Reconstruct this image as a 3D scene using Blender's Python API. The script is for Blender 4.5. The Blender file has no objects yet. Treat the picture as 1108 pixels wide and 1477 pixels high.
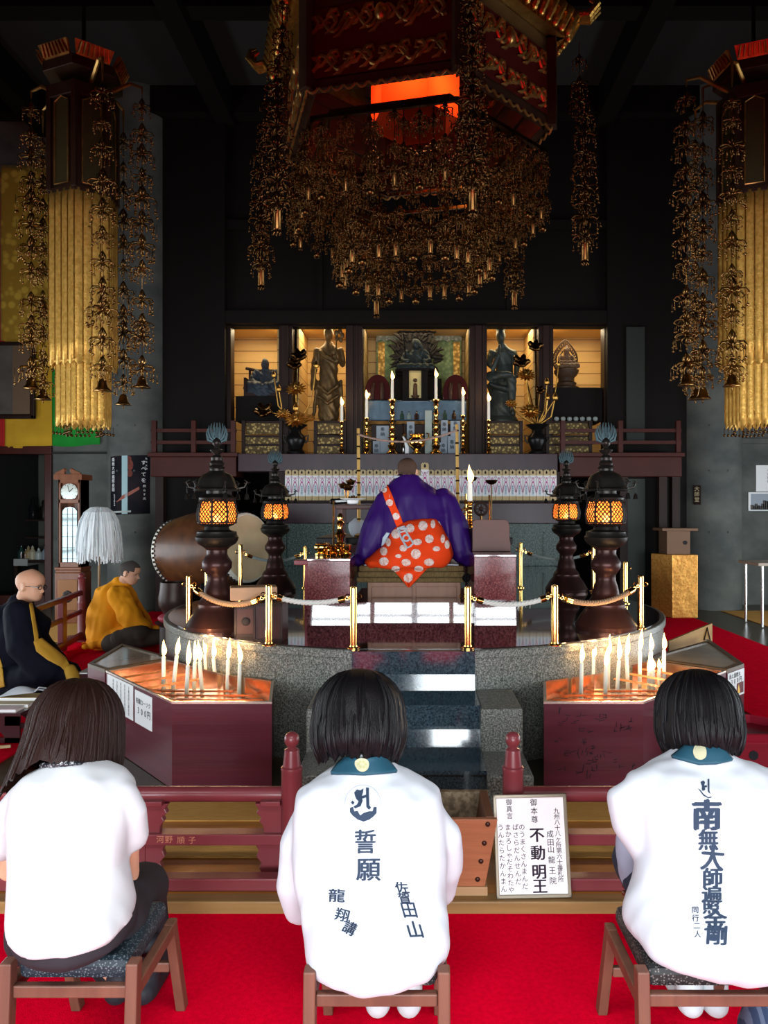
import bpy, bmesh, math, random
from math import sin, cos, pi, sqrt, atan2, radians as R
from mathutils import Vector as V, Matrix, Euler, noise
from mathutils.bvhtree import BVHTree
SC = bpy.context.scene
COL = SC.collection
rnd = random.Random(7)
F, CX, CY, CH = 1100.0, 598.0, 735.0, 1.6      # focal length, principal point (photo pixels), eye height

def P(px, py, d):
    return V(((px-CX)*d/F, d, CH-(py-CY)*d/F))
def PZ(px, d, z): return V(((px-CX)*d/F, d, z))
def lerp(a, b, t): return a+(b-a)*t
def nz(x, y=0, z=0): return noise.noise(V((x, y, z)))
def interp(tab, x):
    if x <= tab[0][0]: return tab[0][1]
    for (a, b), (c, d) in zip(tab, tab[1:]):
        if x <= c: return b+(d-b)*(x-a)/(c-a)
    return tab[-1][1]

# ------------------------------------------------------------------ materials
MATS = {}
def mat(name, col, rough=.5, metal=0., spec=.22, var=None, bump=None, coat=0., emit=None, sheen=0., sub=0., aniso=None, trans=0., alpha=1.):
    """var=(scale, colour2, lo, hi[, (sx,sy,sz)])  bump=(scale, strength[, (sx,sy,sz)])"""
    if name in MATS: return MATS[name]
    m = bpy.data.materials.new(name); m.use_nodes = True
    nt = m.node_tree; b = nt.nodes['Principled BSDF']
    c = tuple(col)+(1,)
    b.inputs['Base Color'].default_value = c
    b.inputs['Roughness'].default_value = rough
    b.inputs['Metallic'].default_value = metal
    b.inputs['Specular IOR Level'].default_value = spec
    b.inputs['Coat Weight'].default_value = coat
    b.inputs['Coat Roughness'].default_value = .08
    b.inputs['Sheen Weight'].default_value = sheen
    b.inputs['Transmission Weight'].default_value = trans
    b.inputs['Alpha'].default_value = alpha
    if sub: 
        b.inputs['Subsurface Weight'].default_value = sub
        b.inputs['Subsurface Radius'].default_value = (.02, .008, .004)
    if emit:
        b.inputs['Emission Color'].default_value = tuple(emit[0])+(1,)
        b.inputs['Emission Strength'].default_value = emit[1]
    tc = nt.nodes.new('ShaderNodeTexCoord')
    def src(sc):
        if sc is None: return tc.outputs['Object']
        mp = nt.nodes.new('ShaderNodeMapping'); mp.inputs['Scale'].default_value = sc
        nt.links.new(tc.outputs['Object'], mp.inputs['Vector']); return mp.outputs['Vector']
    if var:
        n = nt.nodes.new('ShaderNodeTexNoise'); n.inputs['Scale'].default_value = var[0]; n.inputs['Detail'].default_value = 5
        nt.links.new(src(var[4] if len(var) > 4 else None), n.inputs['Vector'])
        r = nt.nodes.new('ShaderNodeValToRGB')
        r.color_ramp.elements[0].position = var[2]; r.color_ramp.elements[0].color = c
        r.color_ramp.elements[1].position = var[3]; r.color_ramp.elements[1].color = tuple(var[1])+(1,)
        nt.links.new(n.outputs['Fac'], r.inputs['Fac']); nt.links.new(r.outputs['Color'], b.inputs['Base Color'])
    if bump:
        n = nt.nodes.new('ShaderNodeTexNoise'); n.inputs['Scale'].default_value = bump[0]; n.inputs['Detail'].default_value = 4
        nt.links.new(src(bump[2] if len(bump) > 2 else None), n.inputs['Vector'])
        bp = nt.nodes.new('ShaderNodeBump'); bp.inputs['Strength'].default_value = bump[1]; bp.inputs['Distance'].default_value = .02
        nt.links.new(n.outputs['Fac'], bp.inputs['Height']); nt.links.new(bp.outputs['Normal'], b.inputs['Normal'])
    MATS[name] = m
    return m

def add_nodes(m, fn):
    nt = m.node_tree; fn(nt, nt.nodes['Principled BSDF'], nt.nodes, nt.links); return m

# ------------------------------------------------------------------ mesh builder
class MB:
    def __init__(s): s.v = []; s.f = []
    def add(s, vs, fs):
        n = len(s.v); s.v += [V(a) for a in vs]; s.f += [tuple(i+n for i in f) for f in fs]; return s
    def box(s, c, size, rz=0, rx=0, ry=0):
        M = Matrix.Translation(V(c)) @ Euler((rx, ry, rz)).to_matrix().to_4x4()
        x, y, z = size[0]/2, size[1]/2, size[2]/2
        vs = [M @ V(p) for p in ((-x,-y,-z),(x,-y,-z),(x,y,-z),(-x,y,-z),(-x,-y,z),(x,-y,z),(x,y,z),(-x,y,z))]
        return s.add(vs, [(0,3,2,1),(4,5,6,7),(0,1,5,4),(1,2,6,5),(2,3,7,6),(3,0,4,7)])
    def bb(s, x0, x1, y0, y1, z0, z1): return s.box(((x0+x1)/2,(y0+y1)/2,(z0+z1)/2),(x1-x0,y1-y0,z1-z0))
    def prism(s, poly, z0, z1):
        n = len(poly); ar = sum(poly[i][0]*poly[(i+1)%n][1]-poly[(i+1)%n][0]*poly[i][1] for i in range(n))
        if ar < 0: poly = poly[::-1]
        vs = [(p[0],p[1],z0) for p in poly]+[(p[0],p[1],z1) for p in poly]
        fs = [tuple(range(n-1,-1,-1)), tuple(range(n,2*n))]+[(i,(i+1)%n,n+(i+1)%n,n+i) for i in range(n)]
        return s.add(vs, fs)
    def slab(s, poly, M, t):
        """flat polygon in local xy, thickness t along local z, placed by matrix M"""
        b = MB().prism(poly, -t/2, t/2)
        return s.add([M @ v for v in b.v], b.f)
    def loft(s, rings, cap=True, closed=True):
        n = len(rings[0]); vs = [p for r in rings for p in r]; fs = []
        for k in range(len(rings)-1):
            for i in range(n if closed else n-1):
                j = (i+1) % n; fs.append((k*n+i, k*n+j, (k+1)*n+j, (k+1)*n+i))
        if cap and closed:
            fs.append(tuple(range(n-1,-1,-1))); m = (len(rings)-1)*n; fs.append(tuple(range(m, m+n)))
        return s.add(vs, fs)
    def lathe(s, prof, c=(0,0,0), seg=24, M=None, squash=(1,1)):
        rings = []
        for r, z in prof:
            rings.append([V((r*cos(2*pi*i/seg)*squash[0], r*sin(2*pi*i/seg)*squash[1], z)) for i in range(seg)])
        if M: rings = [[M @ p for p in r] for r in rings]
        rings = [[p+V(c) for p in r] for r in rings]
        return s.loft(rings)
    def tube(s, pts, rad, seg=8, flat=1.0, up=None):
        """round (or flattened) tube through pts; rad a number, list, or list of (a,b)"""
        pts = [V(p) for p in pts]; n = len(pts)
        if not isinstance(rad, (list, tuple)): rad = [rad]*n
        rings = []; prev = None
        for i, p in enumerate(pts):
            t = (pts[min(i+1,n-1)]-pts[max(i-1,0)])
            if t.length < 1e-9: t = V((0,0,1))
            t.normalize()
            if prev is None:
                u = V(up) if up else (V((0,0,1)) if abs(t.z) < .9 else V((0,1,0)))
            else: u = prev
            u = u-t*u.dot(t)
            if u.length < 1e-6: u = t.orthogonal()
            u.normalize(); w = t.cross(u); prev = u
            a, b = rad[i] if isinstance(rad[i], (list, tuple)) else (rad[i]*flat, rad[i])
            rings.append([p+u*a*cos(2*pi*k/seg)+w*b*sin(2*pi*k/seg) for k in range(seg)])
        return s.loft(rings)
    def ball(s, c, r, seg=12, rings=8, M=None):
        if not isinstance(r, (list, tuple)): r = (r, r, r)
        rg = []
        for k in range(rings+1):
            a = pi*k/rings; q = max(sin(a), .02)
            rg.append([V((r[0]*q*cos(2*pi*i/seg), r[1]*q*sin(2*pi*i/seg), -r[2]*cos(a))) for i in range(seg)])
        if M: rg = [[M @ p for p in q] for q in rg]
        return s.loft([[p+V(c) for p in q] for q in rg])
    def limb(s, pts, rad, seg=12):
        """tube with rounded ends"""
        pts = [V(p) for p in pts]
        rr = [r if isinstance(r, (list, tuple)) else (r, r) for r in (rad if isinstance(rad, (list, tuple)) else [rad]*len(pts))]
        def cap(p, q, r):
            t = (p-q).normalized(); m = min(r)
            return [(p+t*m*sin(a), (r[0]*cos(a), r[1]*cos(a))) for a in (R(35), R(65), R(85))]
        a = cap(pts[0], pts[1], rr[0])[::-1]; b = cap(pts[-1], pts[-2], rr[-1])
        return s.tube([x[0] for x in a]+pts+[x[0] for x in b], [x[1] for x in a]+rr+[x[1] for x in b], seg)
    def grid(s, fn, nu, nv):
        vs = [fn(i/nu, j/nv) for j in range(nv+1) for i in range(nu+1)]
        return s.add(vs, [(j*(nu+1)+i, j*(nu+1)+i+1, (j+1)*(nu+1)+i+1, (j+1)*(nu+1)+i) for j in range(nv) for i in range(nu)])
    def mv(s, M):
        s.v = [M @ v for v in s.v]; return s
    def merge(s, o, M=None):
        return s.add([M @ v for v in o.v] if M else o.v, o.f)
    def mesh(s, name, fix=True):
        me = bpy.data.meshes.new(name); me.from_pydata([tuple(v) for v in s.v], [], s.f); 
        if fix:
            bm = bmesh.new(); bm.from_mesh(me); bmesh.ops.recalc_face_normals(bm, faces=bm.faces); bm.to_mesh(me); bm.free()
        me.update(); return me
    def build(s, name, m, parent=None, smooth=35, bevel=0, solid=0, sub=0, label=None, fix=True):
        me = s.mesh(name, fix); return link(name, me, m, parent, smooth, bevel, solid, sub, label)

def link(name, me, m, parent=None, smooth=35, bevel=0, solid=0, sub=0, label=None):
    o = bpy.data.objects.new(name, me); COL.objects.link(o)
    if m: me.materials.append(m)
    if smooth:
        me.polygons.foreach_set('use_smooth', [True]*len(me.polygons))
        if smooth < 180: me.set_sharp_from_angle(angle=R(smooth))
    if solid:
        md = o.modifiers.new('t', 'SOLIDIFY'); md.thickness = solid; md.offset = 0
    if bevel:
        md = o.modifiers.new('b', 'BEVEL'); md.width = bevel; md.segments = 2; md.limit_method = 'ANGLE'; md.angle_limit = R(40)
    if sub:
        md = o.modifiers.new('s', 'SUBSURF'); md.levels = sub; md.render_levels = sub
    if parent: put(o, parent)
    if label: o['label'] = label
    return o

def put(o, parent):
    o.parent = parent; o.matrix_parent_inverse = Matrix.Translation(-parent.location)
def tag(o, label, cat, group=None, kind=None):
    o['label'] = label; o['category'] = cat
    if group: o['group'] = group
    if kind: o['kind'] = kind
    return o
def struct(o): o['kind'] = 'structure'; return o
def thing(name, label, cat, loc=(0,0,0), group=None):
    o = bpy.data.objects.new(name, None); COL.objects.link(o); o.location = V(loc); o.empty_display_size = .1
    return tag(o, label, cat, group)
def dup(root, loc, rz=0, label=None, group=None, scale=None):
    def cp(o, par):
        c = o.copy(); COL.objects.link(c)
        if par: c.parent = par
        for ch in o.children: cp(ch, c)
        return c
    r = cp(root, None); r.location = V(loc); r.rotation_euler = (0,0,rz)
    if scale: r.scale = (scale,)*3 if not isinstance(scale, (tuple, list)) else scale
    if label: r['label'] = label
    if group: r['group'] = group
    return r

# fuse a builder's overlapping solids into one continuous surface
def fuse(mb, voxel, smooth=2, name='m'):
    me = mb.mesh(name); o = bpy.data.objects.new('tmp', me); COL.objects.link(o)
    md = o.modifiers.new('r', 'REMESH'); md.mode = 'VOXEL'; md.voxel_size = voxel
    if smooth:
        sm = o.modifiers.new('s', 'SMOOTH'); sm.factor = .5; sm.iterations = smooth
    dg = bpy.context.evaluated_depsgraph_get(); dg.update()
    out = bpy.data.meshes.new_from_object(o.evaluated_get(dg), depsgraph=dg)
    bpy.data.objects.remove(o); bpy.data.meshes.remove(me); out.name = name
    return out
def displace(me, fn):
    """fn(co, normal) -> new co"""
    me.update(); ns = [v.normal.copy() for v in me.vertices]
    for v, n in zip(me.vertices, ns): v.co = fn(v.co.copy(), n)
    me.update()
def bvh_of(me): 
    return BVHTree.FromPolygons([v.co for v in me.vertices], [tuple(p.vertices) for p in me.polygons])

# ------------------------------------------------------------------ writing
GL = {}
def glyph(ch, bold=0.0, shear=0.0):
    """one character as a flat triangle mesh centred on 0 in a unit cell"""
    k = (ch, bold, shear)
    if k in GL: return GL[k]
    cu = bpy.data.curves.new('g', 'FONT'); cu.body = ch; cu.align_x = 'CENTER'; cu.offset = bold; cu.resolution_u = 3; cu.shear = shear
    o = bpy.data.objects.new('g', cu); COL.objects.link(o)
    dg = bpy.context.evaluated_depsgraph_get(); dg.update()
    me = bpy.data.meshes.new_from_object(o.evaluated_get(dg), depsgraph=dg)
    vs = [(v.co.x, v.co.y-.35) for v in me.vertices]; fs = [tuple(p.vertices) for p in me.polygons]
    bpy.data.objects.remove(o); bpy.data.curves.remove(cu); bpy.data.meshes.remove(me)
    GL[k] = (vs, fs); return GL[k]
def refine(vs, fs, mx):
    """subdivide so that no edge is longer than mx (2-D)"""
    bm = bmesh.new(); bv = [bm.verts.new((x, y, 0)) for x, y in vs]
    for f in fs:
        try: bm.faces.new([bv[i] for i in f])
        except ValueError: pass
    bmesh.ops.triangulate(bm, faces=bm.faces)
    for _ in range(4):
        e = [e for e in bm.edges if e.calc_length() > mx]
        if not e: break
        bmesh.ops.subdivide_edges(bm, edges=e, cuts=1); bmesh.ops.triangulate(bm, faces=bm.faces)
    bm.verts.index_update()
    r = ([(v.co.x, v.co.y) for v in bm.verts], [tuple(v.index for v in f.verts) for f in bm.faces]); bm.free(); return r
def strokes(b): return [(0,0)] if not b else [(0,0),(b,0),(-b,0),(b*.5,b*.45),(-b*.5,-b*.45)]
def write_flat(mb, text, origin, ux, uy, size, step=None, bold=0., vertical=True, off=0.0015, sy=1.0):
    """characters on a plane: origin = centre of the first one, ux/uy unit axes"""
    ux, uy = V(ux).normalized(), V(uy).normalized(); n = ux.cross(uy); step = step or size*1.05; p = V(origin)
    for ch in text:
        if ch != ' ':
            vs, fs = glyph(ch)
            for bx, by in strokes(bold): mb.add([p+ux*(x+bx)*size+uy*(y+by)*size*sy+n*off for x, y in vs], fs)
        p = p-uy*step*sy if vertical else p+ux*step
    return mb
def on_surface(mb, vs2, fs, bvh, off=.002, fall=None):
    """photo-pixel polygon set laid on a surface along the sight lines"""
    o = V((0,0,CH)); out = []
    for x, y in vs2:
        d = V(((x-CX)/F, 1, -(y-CY)/F)).normalized()
        h, n, i, dist = bvh.ray_cast(o, d)
        if h is None:
            h, n, i, dist = bvh.find_nearest(o+d*(fall or 2.2))
        if n.dot(d) > 0: n = -n
        out.append(h+n*off)
    return mb.add(out, fs)
def write_on(mb, ch, cx, cy, w, h, bvh, bold=0., rot=0., skew=0., off=.002):
    vs, fs = refine(*glyph(ch), .12)
    c, s = cos(rot), sin(rot)
    for bx, by in strokes(bold):
        q = []
        for x, y in vs:
            x, y = x+bx, y+by; X, Y = (x+skew*y)*w, -y*h
            q.append((cx+X*c-Y*s, cy+X*s+Y*c))
        on_surface(mb, q, fs, bvh, off)
    return mb
def disc2(cx, cy, rx, ry, n=20, rings=2, wav=0, k=12):
    vs = [(cx, cy)]; fs = []
    for r in range(1, rings+1):
        for i in range(n):
            q = r/rings*(1+(wav*cos(k*2*pi*i/n) if r == rings else 0)); vs.append((cx+rx*q*cos(2*pi*i/n), cy+ry*q*sin(2*pi*i/n)))
    for i in range(n): fs.append((0, 1+i, 1+(i+1) % n))
    for r in range(1, rings):
        for i in range(n):
            a, b = 1+(r-1)*n+i, 1+(r-1)*n+(i+1) % n; fs.append((a, a+n, b+n, b))
    return vs, fs
def facing(c, right, up): 
    """matrix whose local x,y,z are right, up, right x up"""
    r, u = V(right).normalized(), V(up).normalized(); n = r.cross(u)
    return Matrix(((r.x,u.x,n.x,c[0]),(r.y,u.y,n.y,c[1]),(r.z,u.z,n.z,c[2]),(0,0,0,1)))
EXPO, DAY, ALC, BAT, LAN, SIDE, CPW, FILL = 0.15, 1180, 15, .13, 4, 320, 1.1, 32
# ------------------------------------------------------------------ material library
def lines(m, axis, period, width, dark, osc=1.0):
    """thin dark joints every `period` along an object axis"""
    def fn(nt, b, N, L):
        tc = N.new('ShaderNodeTexCoord'); sp = N.new('ShaderNodeSeparateXYZ'); L.new(tc.outputs['Object'], sp.inputs[0])
        d = N.new('ShaderNodeMath'); d.operation = 'DIVIDE'; L.new(sp.outputs[axis], d.inputs[0]); d.inputs[1].default_value = period
        f = N.new('ShaderNodeMath'); f.operation = 'FRACT'; L.new(d.outputs[0], f.inputs[0])
        g = N.new('ShaderNodeMath'); g.operation = 'LESS_THAN'; L.new(f.outputs[0], g.inputs[0]); g.inputs[1].default_value = width/period
        mx = N.new('ShaderNodeMix'); mx.data_type = 'RGBA'; L.new(g.outputs[0], mx.inputs['Factor'])
        bc = b.inputs['Base Color']
        if bc.is_linked: L.new(bc.links[0].from_socket, mx.inputs['A'])
        else: mx.inputs['A'].default_value = bc.default_value
        mx.inputs['B'].default_value = tuple(dark)+(1,)
        L.new(mx.outputs['Result'], bc)
    return add_nodes(m, fn)
def voro(m, scale, c2, lo, hi, feature='F1', bump=0):
    def fn(nt, b, N, L):
        tc = N.new('ShaderNodeTexCoord'); v = N.new('ShaderNodeTexVoronoi'); v.inputs['Scale'].default_value = scale; v.feature = feature
        L.new(tc.outputs['Object'], v.inputs['Vector'])
        r = N.new('ShaderNodeValToRGB'); L.new(v.outputs['Distance'], r.inputs['Fac'])
        r.color_ramp.elements[0].position = lo; r.color_ramp.elements[1].position = hi
        r.color_ramp.elements[0].color = b.inputs['Base Color'].default_value; r.color_ramp.elements[1].color = tuple(c2)+(1,)
        L.new(r.outputs['Color'], b.inputs['Base Color'])
        if bump:
            bp = N.new('ShaderNodeBump'); bp.inputs['Strength'].default_value = bump; bp.inputs['Distance'].default_value = .01
            L.new(v.outputs['Distance'], bp.inputs['Height']); L.new(bp.outputs['Normal'], b.inputs['Normal'])
    return add_nodes(m, fn)

carpet = mat('red carpet', (.78,.001,.024), 1., spec=.0, var=(55,(.66,.001,.02),.35,.65), bump=(260,.35))
carpet_in = mat('red runner', (.72,.006,.024), 1., spec=.0, var=(30,(.60,.004,.02),.35,.65), bump=(200,.3))
wood_floor = mat('varnished floor', (.50,.20,.04), .16, spec=.5, var=(3,(.36,.14,.026),.35,.7,(.6,6,1)), coat=.25)
hall_floor = mat('hall floor', (.075,.055,.028), .28, var=(2,(.05,.036,.02),.3,.7,(.7,3,1)), coat=.1)
mat_tan = mat('rush mat', (.66,.35,.09), .85, var=(90,(.52,.26,.06),.3,.7,(.15,2,1)), bump=(160,.3,(.2,3,1)))
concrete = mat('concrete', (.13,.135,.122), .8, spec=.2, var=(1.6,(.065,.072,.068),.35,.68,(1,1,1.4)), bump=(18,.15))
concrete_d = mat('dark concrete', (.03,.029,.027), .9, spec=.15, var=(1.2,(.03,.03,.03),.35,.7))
black_wood = mat('blackened wood', (.007,.0052,.0048), .7, spec=.12, var=(2,(.008,.006,.005),.3,.7,(6,6,.6)))
brown_wood = mat('dark brown wood', (.026,.010,.007), .5, var=(2,(.016,.007,.005),.3,.7,(8,8,.6)))
redbrown = mat('red brown lacquer', (.065,.014,.010), .4, var=(3,(.045,.011,.008),.3,.7))
maroon = mat('maroon lacquer', (.19,.034,.040), .34, spec=.4, var=(4,(.16,.028,.034),.3,.7), coat=.1)
maroon_box = mat('maroon box board', (.105,.013,.024), .30, var=(2,(.085,.011,.02),.3,.7,(.4,.4,14)), bump=(9,.04,(.3,.3,14)), coat=.15)
plank = lines(mat('alcove cedar', (.62,.42,.17), .6, var=(1.2,(.54,.35,.13),.3,.7,(1,1,8))), 2, .2, .012, (.12,.05,.015))
granite = mat('speckled granite', (.30,.29,.255), .30, spec=.5)
def gran(m, cs, sc, pos):
    def fn(nt, b, N, L):
        tc = N.new('ShaderNodeTexCoord'); n = N.new('ShaderNodeTexNoise'); n.inputs['Scale'].default_value = sc; n.inputs['Detail'].default_value = 3; n.inputs['Roughness'].default_value = .7
        L.new(tc.outputs['Object'], n.inputs['Vector']); r = N.new('ShaderNodeValToRGB'); L.new(n.outputs['Fac'], r.inputs['Fac'])
        e = r.color_ramp.elements; e[0].position = pos[0]; e[0].color = tuple(cs[0])+(1,); e[1].position = pos[-1]; e[1].color = tuple(cs[-1])+(1,)
        for p, c in zip(pos[1:-1], cs[1:-1]): k = e.new(p); k.color = tuple(c)+(1,)
        L.new(r.outputs['Color'], b.inputs['Base Color'])
    return add_nodes(m, fn)
gran(granite, [(.03,.032,.03),(.10,.11,.10),(.25,.25,.22),(.46,.45,.40)], 105, [.34,.46,.56,.74])
granite_g = gran(mat('green granite', (.1,.1,.1), .35), [(.018,.03,.027),(.07,.105,.095),(.2,.26,.24)], 48, [.34,.5,.7])
granite_r = gran(mat('red granite', (.1,.1,.1), .13), [(.05,.008,.012),(.15,.028,.034),(.34,.12,.11)], 75, [.36,.5,.72])
granite_p = gran(mat('polished red granite', (.1,.1,.1), .03, spec=1., coat=1.), [(.05,.01,.014),(.11,.025,.03),(.26,.1,.1)], 75, [.36,.5,.72])
granite_b = gran(mat('polished blue granite', (.1,.1,.1), .1, spec=.8, coat=.6), [(.012,.024,.036),(.03,.058,.078),(.085,.125,.15)], 90, [.36,.5,.72])
granite_f = mat('polished black stone', (.016,.010,.012), .03, spec=.9, var=(30,(.028,.017,.019),.35,.7), coat=1.)
granite_m = mat('polished mauve stone', (.052,.026,.034), .3, spec=.3, var=(2,(.036,.019,.026),.35,.7,(4,1,1)))
gold = mat('polished brass', (.86,.52,.16), .16, 1.)
gold_leaf = mat('gold leaf', (.72,.42,.10), .36, 1., var=(12,(.42,.20,.04),.3,.75), bump=(40,.3))
gold_dim = mat('tarnished gilt', (.19,.095,.028), .28, 1., var=(9,(.055,.025,.008),.3,.7))
copper = mat('copper lining', (.92,.60,.42), .18, 1., var=(4,(.8,.46,.30),.3,.7))
bronze = mat('dark bronze', (.036,.031,.028), .38, .7, var=(8,(.02,.018,.016),.3,.7), bump=(50,.08))
bronze_r = mat('brown bronze', (.055,.022,.020), .33, .5, var=(6,(.026,.013,.012),.3,.7))
bronze_g = mat('grey green bronze', (.06,.075,.07), .5, .4, var=(9,(.035,.046,.045),.3,.7), bump=(35,.2))
gilt_old = mat('aged gilt wood', (.20,.125,.05), .45, .45, var=(9,(.08,.052,.026),.3,.7), bump=(40,.25))
statue_w = mat('dark carved wood', (.10,.055,.03), .55, var=(9,(.05,.028,.017),.3,.7), bump=(40,.2))
brocade = voro(mat('gold brocade', (.72,.45,.12), .45, .55, bump=(90,.3)), 16, (.28,.15,.03), .25, .55)
brocade_y = voro(mat('yellow damask', (.62,.40,.05), .6, sheen=.2), 7, (.38,.22,.02), .3, .5, bump=.15)
brocade_dk = voro(mat('altar brocade', (.50,.36,.13), .5, .3), 22, (.10,.065,.025), .2, .5)
brocade_gn = voro(mat('green brocade', (.26,.34,.15), .6, .1), 14, (.14,.2,.09), .2, .6)
cl_yellow = mat('yellow cloth', (.62,.36,.025), .85, var=(3,(.52,.28,.018),.3,.7), bump=(12,.2,(1,1,4)))
cl_green = mat('green cloth', (.015,.30,.035), .85, var=(3,(.012,.22,.026),.3,.7), bump=(12,.2,(1,1,4)))
cl_red = mat('red cloth', (.45,.02,.02), .85)
cl_white = mat('white cloth', (.47,.49,.53), .95, spec=.05, bump=(700,.12))
cl_white2 = mat('white jersey', (.48,.49,.51), .95, spec=.05, bump=(900,.1))
ink = mat('dark blue ink', (.018,.032,.06), .7)
ink_k = mat('black ink', (.02,.017,.02), .7)
white_paper = mat('white paper', (.88,.88,.88), .8)
cream = mat('cream wood', (.62,.48,.27), .6, var=(20,(.55,.40,.2),.3,.7,(1,1,.1)))
wax = mat('white wax with glow', (.85,.82,.74), .5, sub=.3, emit=((1.,.72,.42), .12))  # faint warm emission paints candle glow into the wax
flame = mat('candle flame', (1,.6,.2), .5, emit=((1.,.52,.16), 7))
steel = mat('brushed steel', (.6,.6,.6), .25, 1.)
black_lac = mat('black lacquer', (.008,.008,.009), .15, coat=.5)
glassm = mat('clear acrylic', (1,1,1), .02, trans=1.)
skin = mat('skin', (.62,.34,.22), .5, sub=.12, var=(6,(.56,.29,.18),.3,.7))
hair_bk = mat('black hair', (.003,.0026,.0034), .40, spec=.14, bump=(60,.25,(6,6,.35)))
hair_br = mat('brown hair', (.013,.0042,.0026), .45, spec=.14, var=(14,(.013,.005,.004),.3,.7,(6,6,.3)), bump=(60,.25,(6,6,.35)))

# ------------------------------------------------------------------ setting
X0, X1, Y0, Y1, ZT = -7.2, 7.2, -3.4, 15.0, 8.2
struct(MB().bb(X0, X1, Y0, 3.05, -.1, 0).build('floor', carpet, smooth=0))
struct(MB().bb(X0, X1, 3.05, Y1, -.1, .04).build('floor', hall_floor, smooth=0))
struct(MB().bb(X0, X1, 3.02, 3.09, -.02, .047).build('trim_1', mat('step edge wood', (.30,.17,.06), .4, var=(5,(.2,.11,.04),.3,.7,(.3,4,4))), smooth=0, bevel=.006))
struct(MB().bb(X0, X1, 3.09, 4.25, .03, .044).build('trim_2', wood_floor, smooth=0))
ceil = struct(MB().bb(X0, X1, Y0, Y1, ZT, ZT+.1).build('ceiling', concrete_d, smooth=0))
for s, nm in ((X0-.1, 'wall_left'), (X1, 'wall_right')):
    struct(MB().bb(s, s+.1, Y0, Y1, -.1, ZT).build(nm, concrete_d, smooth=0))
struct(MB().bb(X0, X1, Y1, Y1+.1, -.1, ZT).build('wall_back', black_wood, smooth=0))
# glazed wall behind the worshippers: daylight comes in below an added soffit
WY, WX, WZ = Y0, 4.6, 2.5
w = MB().bb(X0, -WX, WY-.1, WY, -.1, ZT).bb(WX, X1, WY-.1, WY, -.1, ZT).bb(-WX, WX, WY-.1, WY, WZ, ZT)
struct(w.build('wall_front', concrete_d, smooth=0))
for k in range(4):
    a, b = -WX+k*2*WX/4, -WX+(k+1)*2*WX/4
    f = MB()
    for x in (a+.03, (a+b)/2, b-.03): f.bb(x-.035, x+.035, WY-.08, WY-.02, 0, WZ)
    for z in (.04, .9, 1.9, WZ-.04): f.bb(a, b, WY-.08, WY-.02, z-.03, z+.03)
    o = struct(f.build('window_%d' % (k+1), black_wood, smooth=0))

struct(MB().bb(X0, X1, WY, 1.45, 2.6, 2.75).build('ceiling', concrete_d, smooth=0))  # low soffit added out of view to keep daylight off the upper hall
for nm, x, s_ in (('window_5', X0, 1), ('window_6', X1, -1)):
    f = MB()
    for k in range(7): f.box((x+s_*.09, 3.2+k*1.2, 1.0), (.05,.06,2.0))
    for z in (.04, .75, 1.4, 2.0): f.box((x+s_*.09, 6.8, z), (.05,7.2,.05))
    struct(f.build(nm, black_wood, smooth=0))

cl = []  # invented fill lamps out of view, added to brighten the front carpet
for x in (-2.2, 0, 2.2):
    o = MB().bb(x-.62, x+.62, .78, 1.08, 2.575, 2.6).build('added_fill_housing', mat('fill lamp housing', (.6,.6,.6), .5), smooth=0)
    tag(o, 'flat fill lamp housing added out of view above the worshippers', 'added light', 'added fill lamps above the worshippers')

# beams and panelling of the dark hall above the altar
b = MB()
for x in (-6, -3, 0, 3, 6): b.bb(x-.14, x+.14, 1.5, Y1, ZT-.5, ZT)
for y in (3.5, 6.5, 9.5, 12): b.bb(X0, X1, y-.14, y+.14, ZT-.42, ZT)
struct(b.build('trim_3', black_wood, smooth=0))
AX = [(-2.94,-2.17), (-1.96,-1.10), (-.83,.88), (1.16,1.985), (2.22,3.04)]; AT, AS, AY = 4.53, 2.44, 12.2
up = MB().bb(-4.05, 4.15, AY, AY+.2, AT, ZT)
up.bb(-4.05, 4.15, AY-.14, AY, AT+.02, AT+.22).bb(-4.05, 4.15, AY-.10, AY, 6.05, 6.2)
for x in (-3.1, -1.5, 0, 1.5, 3.1): up.bb(x-.03, x+.03, AY-.05, AY, AT+.2, 6.05)
struct(up.build('wall_back', black_wood, smooth=0))
ps = MB(); edges = [-4.05]+[e for a in AX for e in a]+[4.15]
for i in range(0, len(edges), 2): ps.bb(edges[i], edges[i+1], AY, AY+.25, .7, AT)
for x in (-2.07, -1.03, 1.02, 2.1): ps.bb(x-.05, x+.05, AY-.06, AY, AS, AT)
for x in (-2.02, -.92, 1.10, 2.17): ps.bb(x-.012, x+.012, AY-.075, AY-.05, AS, AT)
struct(ps.build('wall_back', brown_wood, smooth=0))
for i, (a, c) in enumerate(AX):
    y1 = 13.5; q = MB()
    ww = .0 if i == 2 else 0
    q.bb(a-.25, c+.25, y1, y1+.03, AS, AT+.1)
    q.bb(a-.28, a-.25, AY+.25, y1, AS, AT+.1).bb(c+.25, c+.28, AY+.25, y1, AS, AT+.1)
    q.bb(a-.28, c+.28, AY+.25, y1, AT+.1, AT+.13)
    struct(q.build('wall_back', plank, smooth=0))
    struct(MB().bb(a-.28, c+.28, AY+.25, y1, AS-.1, AS).build('floor', brown_wood, smooth=0))

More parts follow.
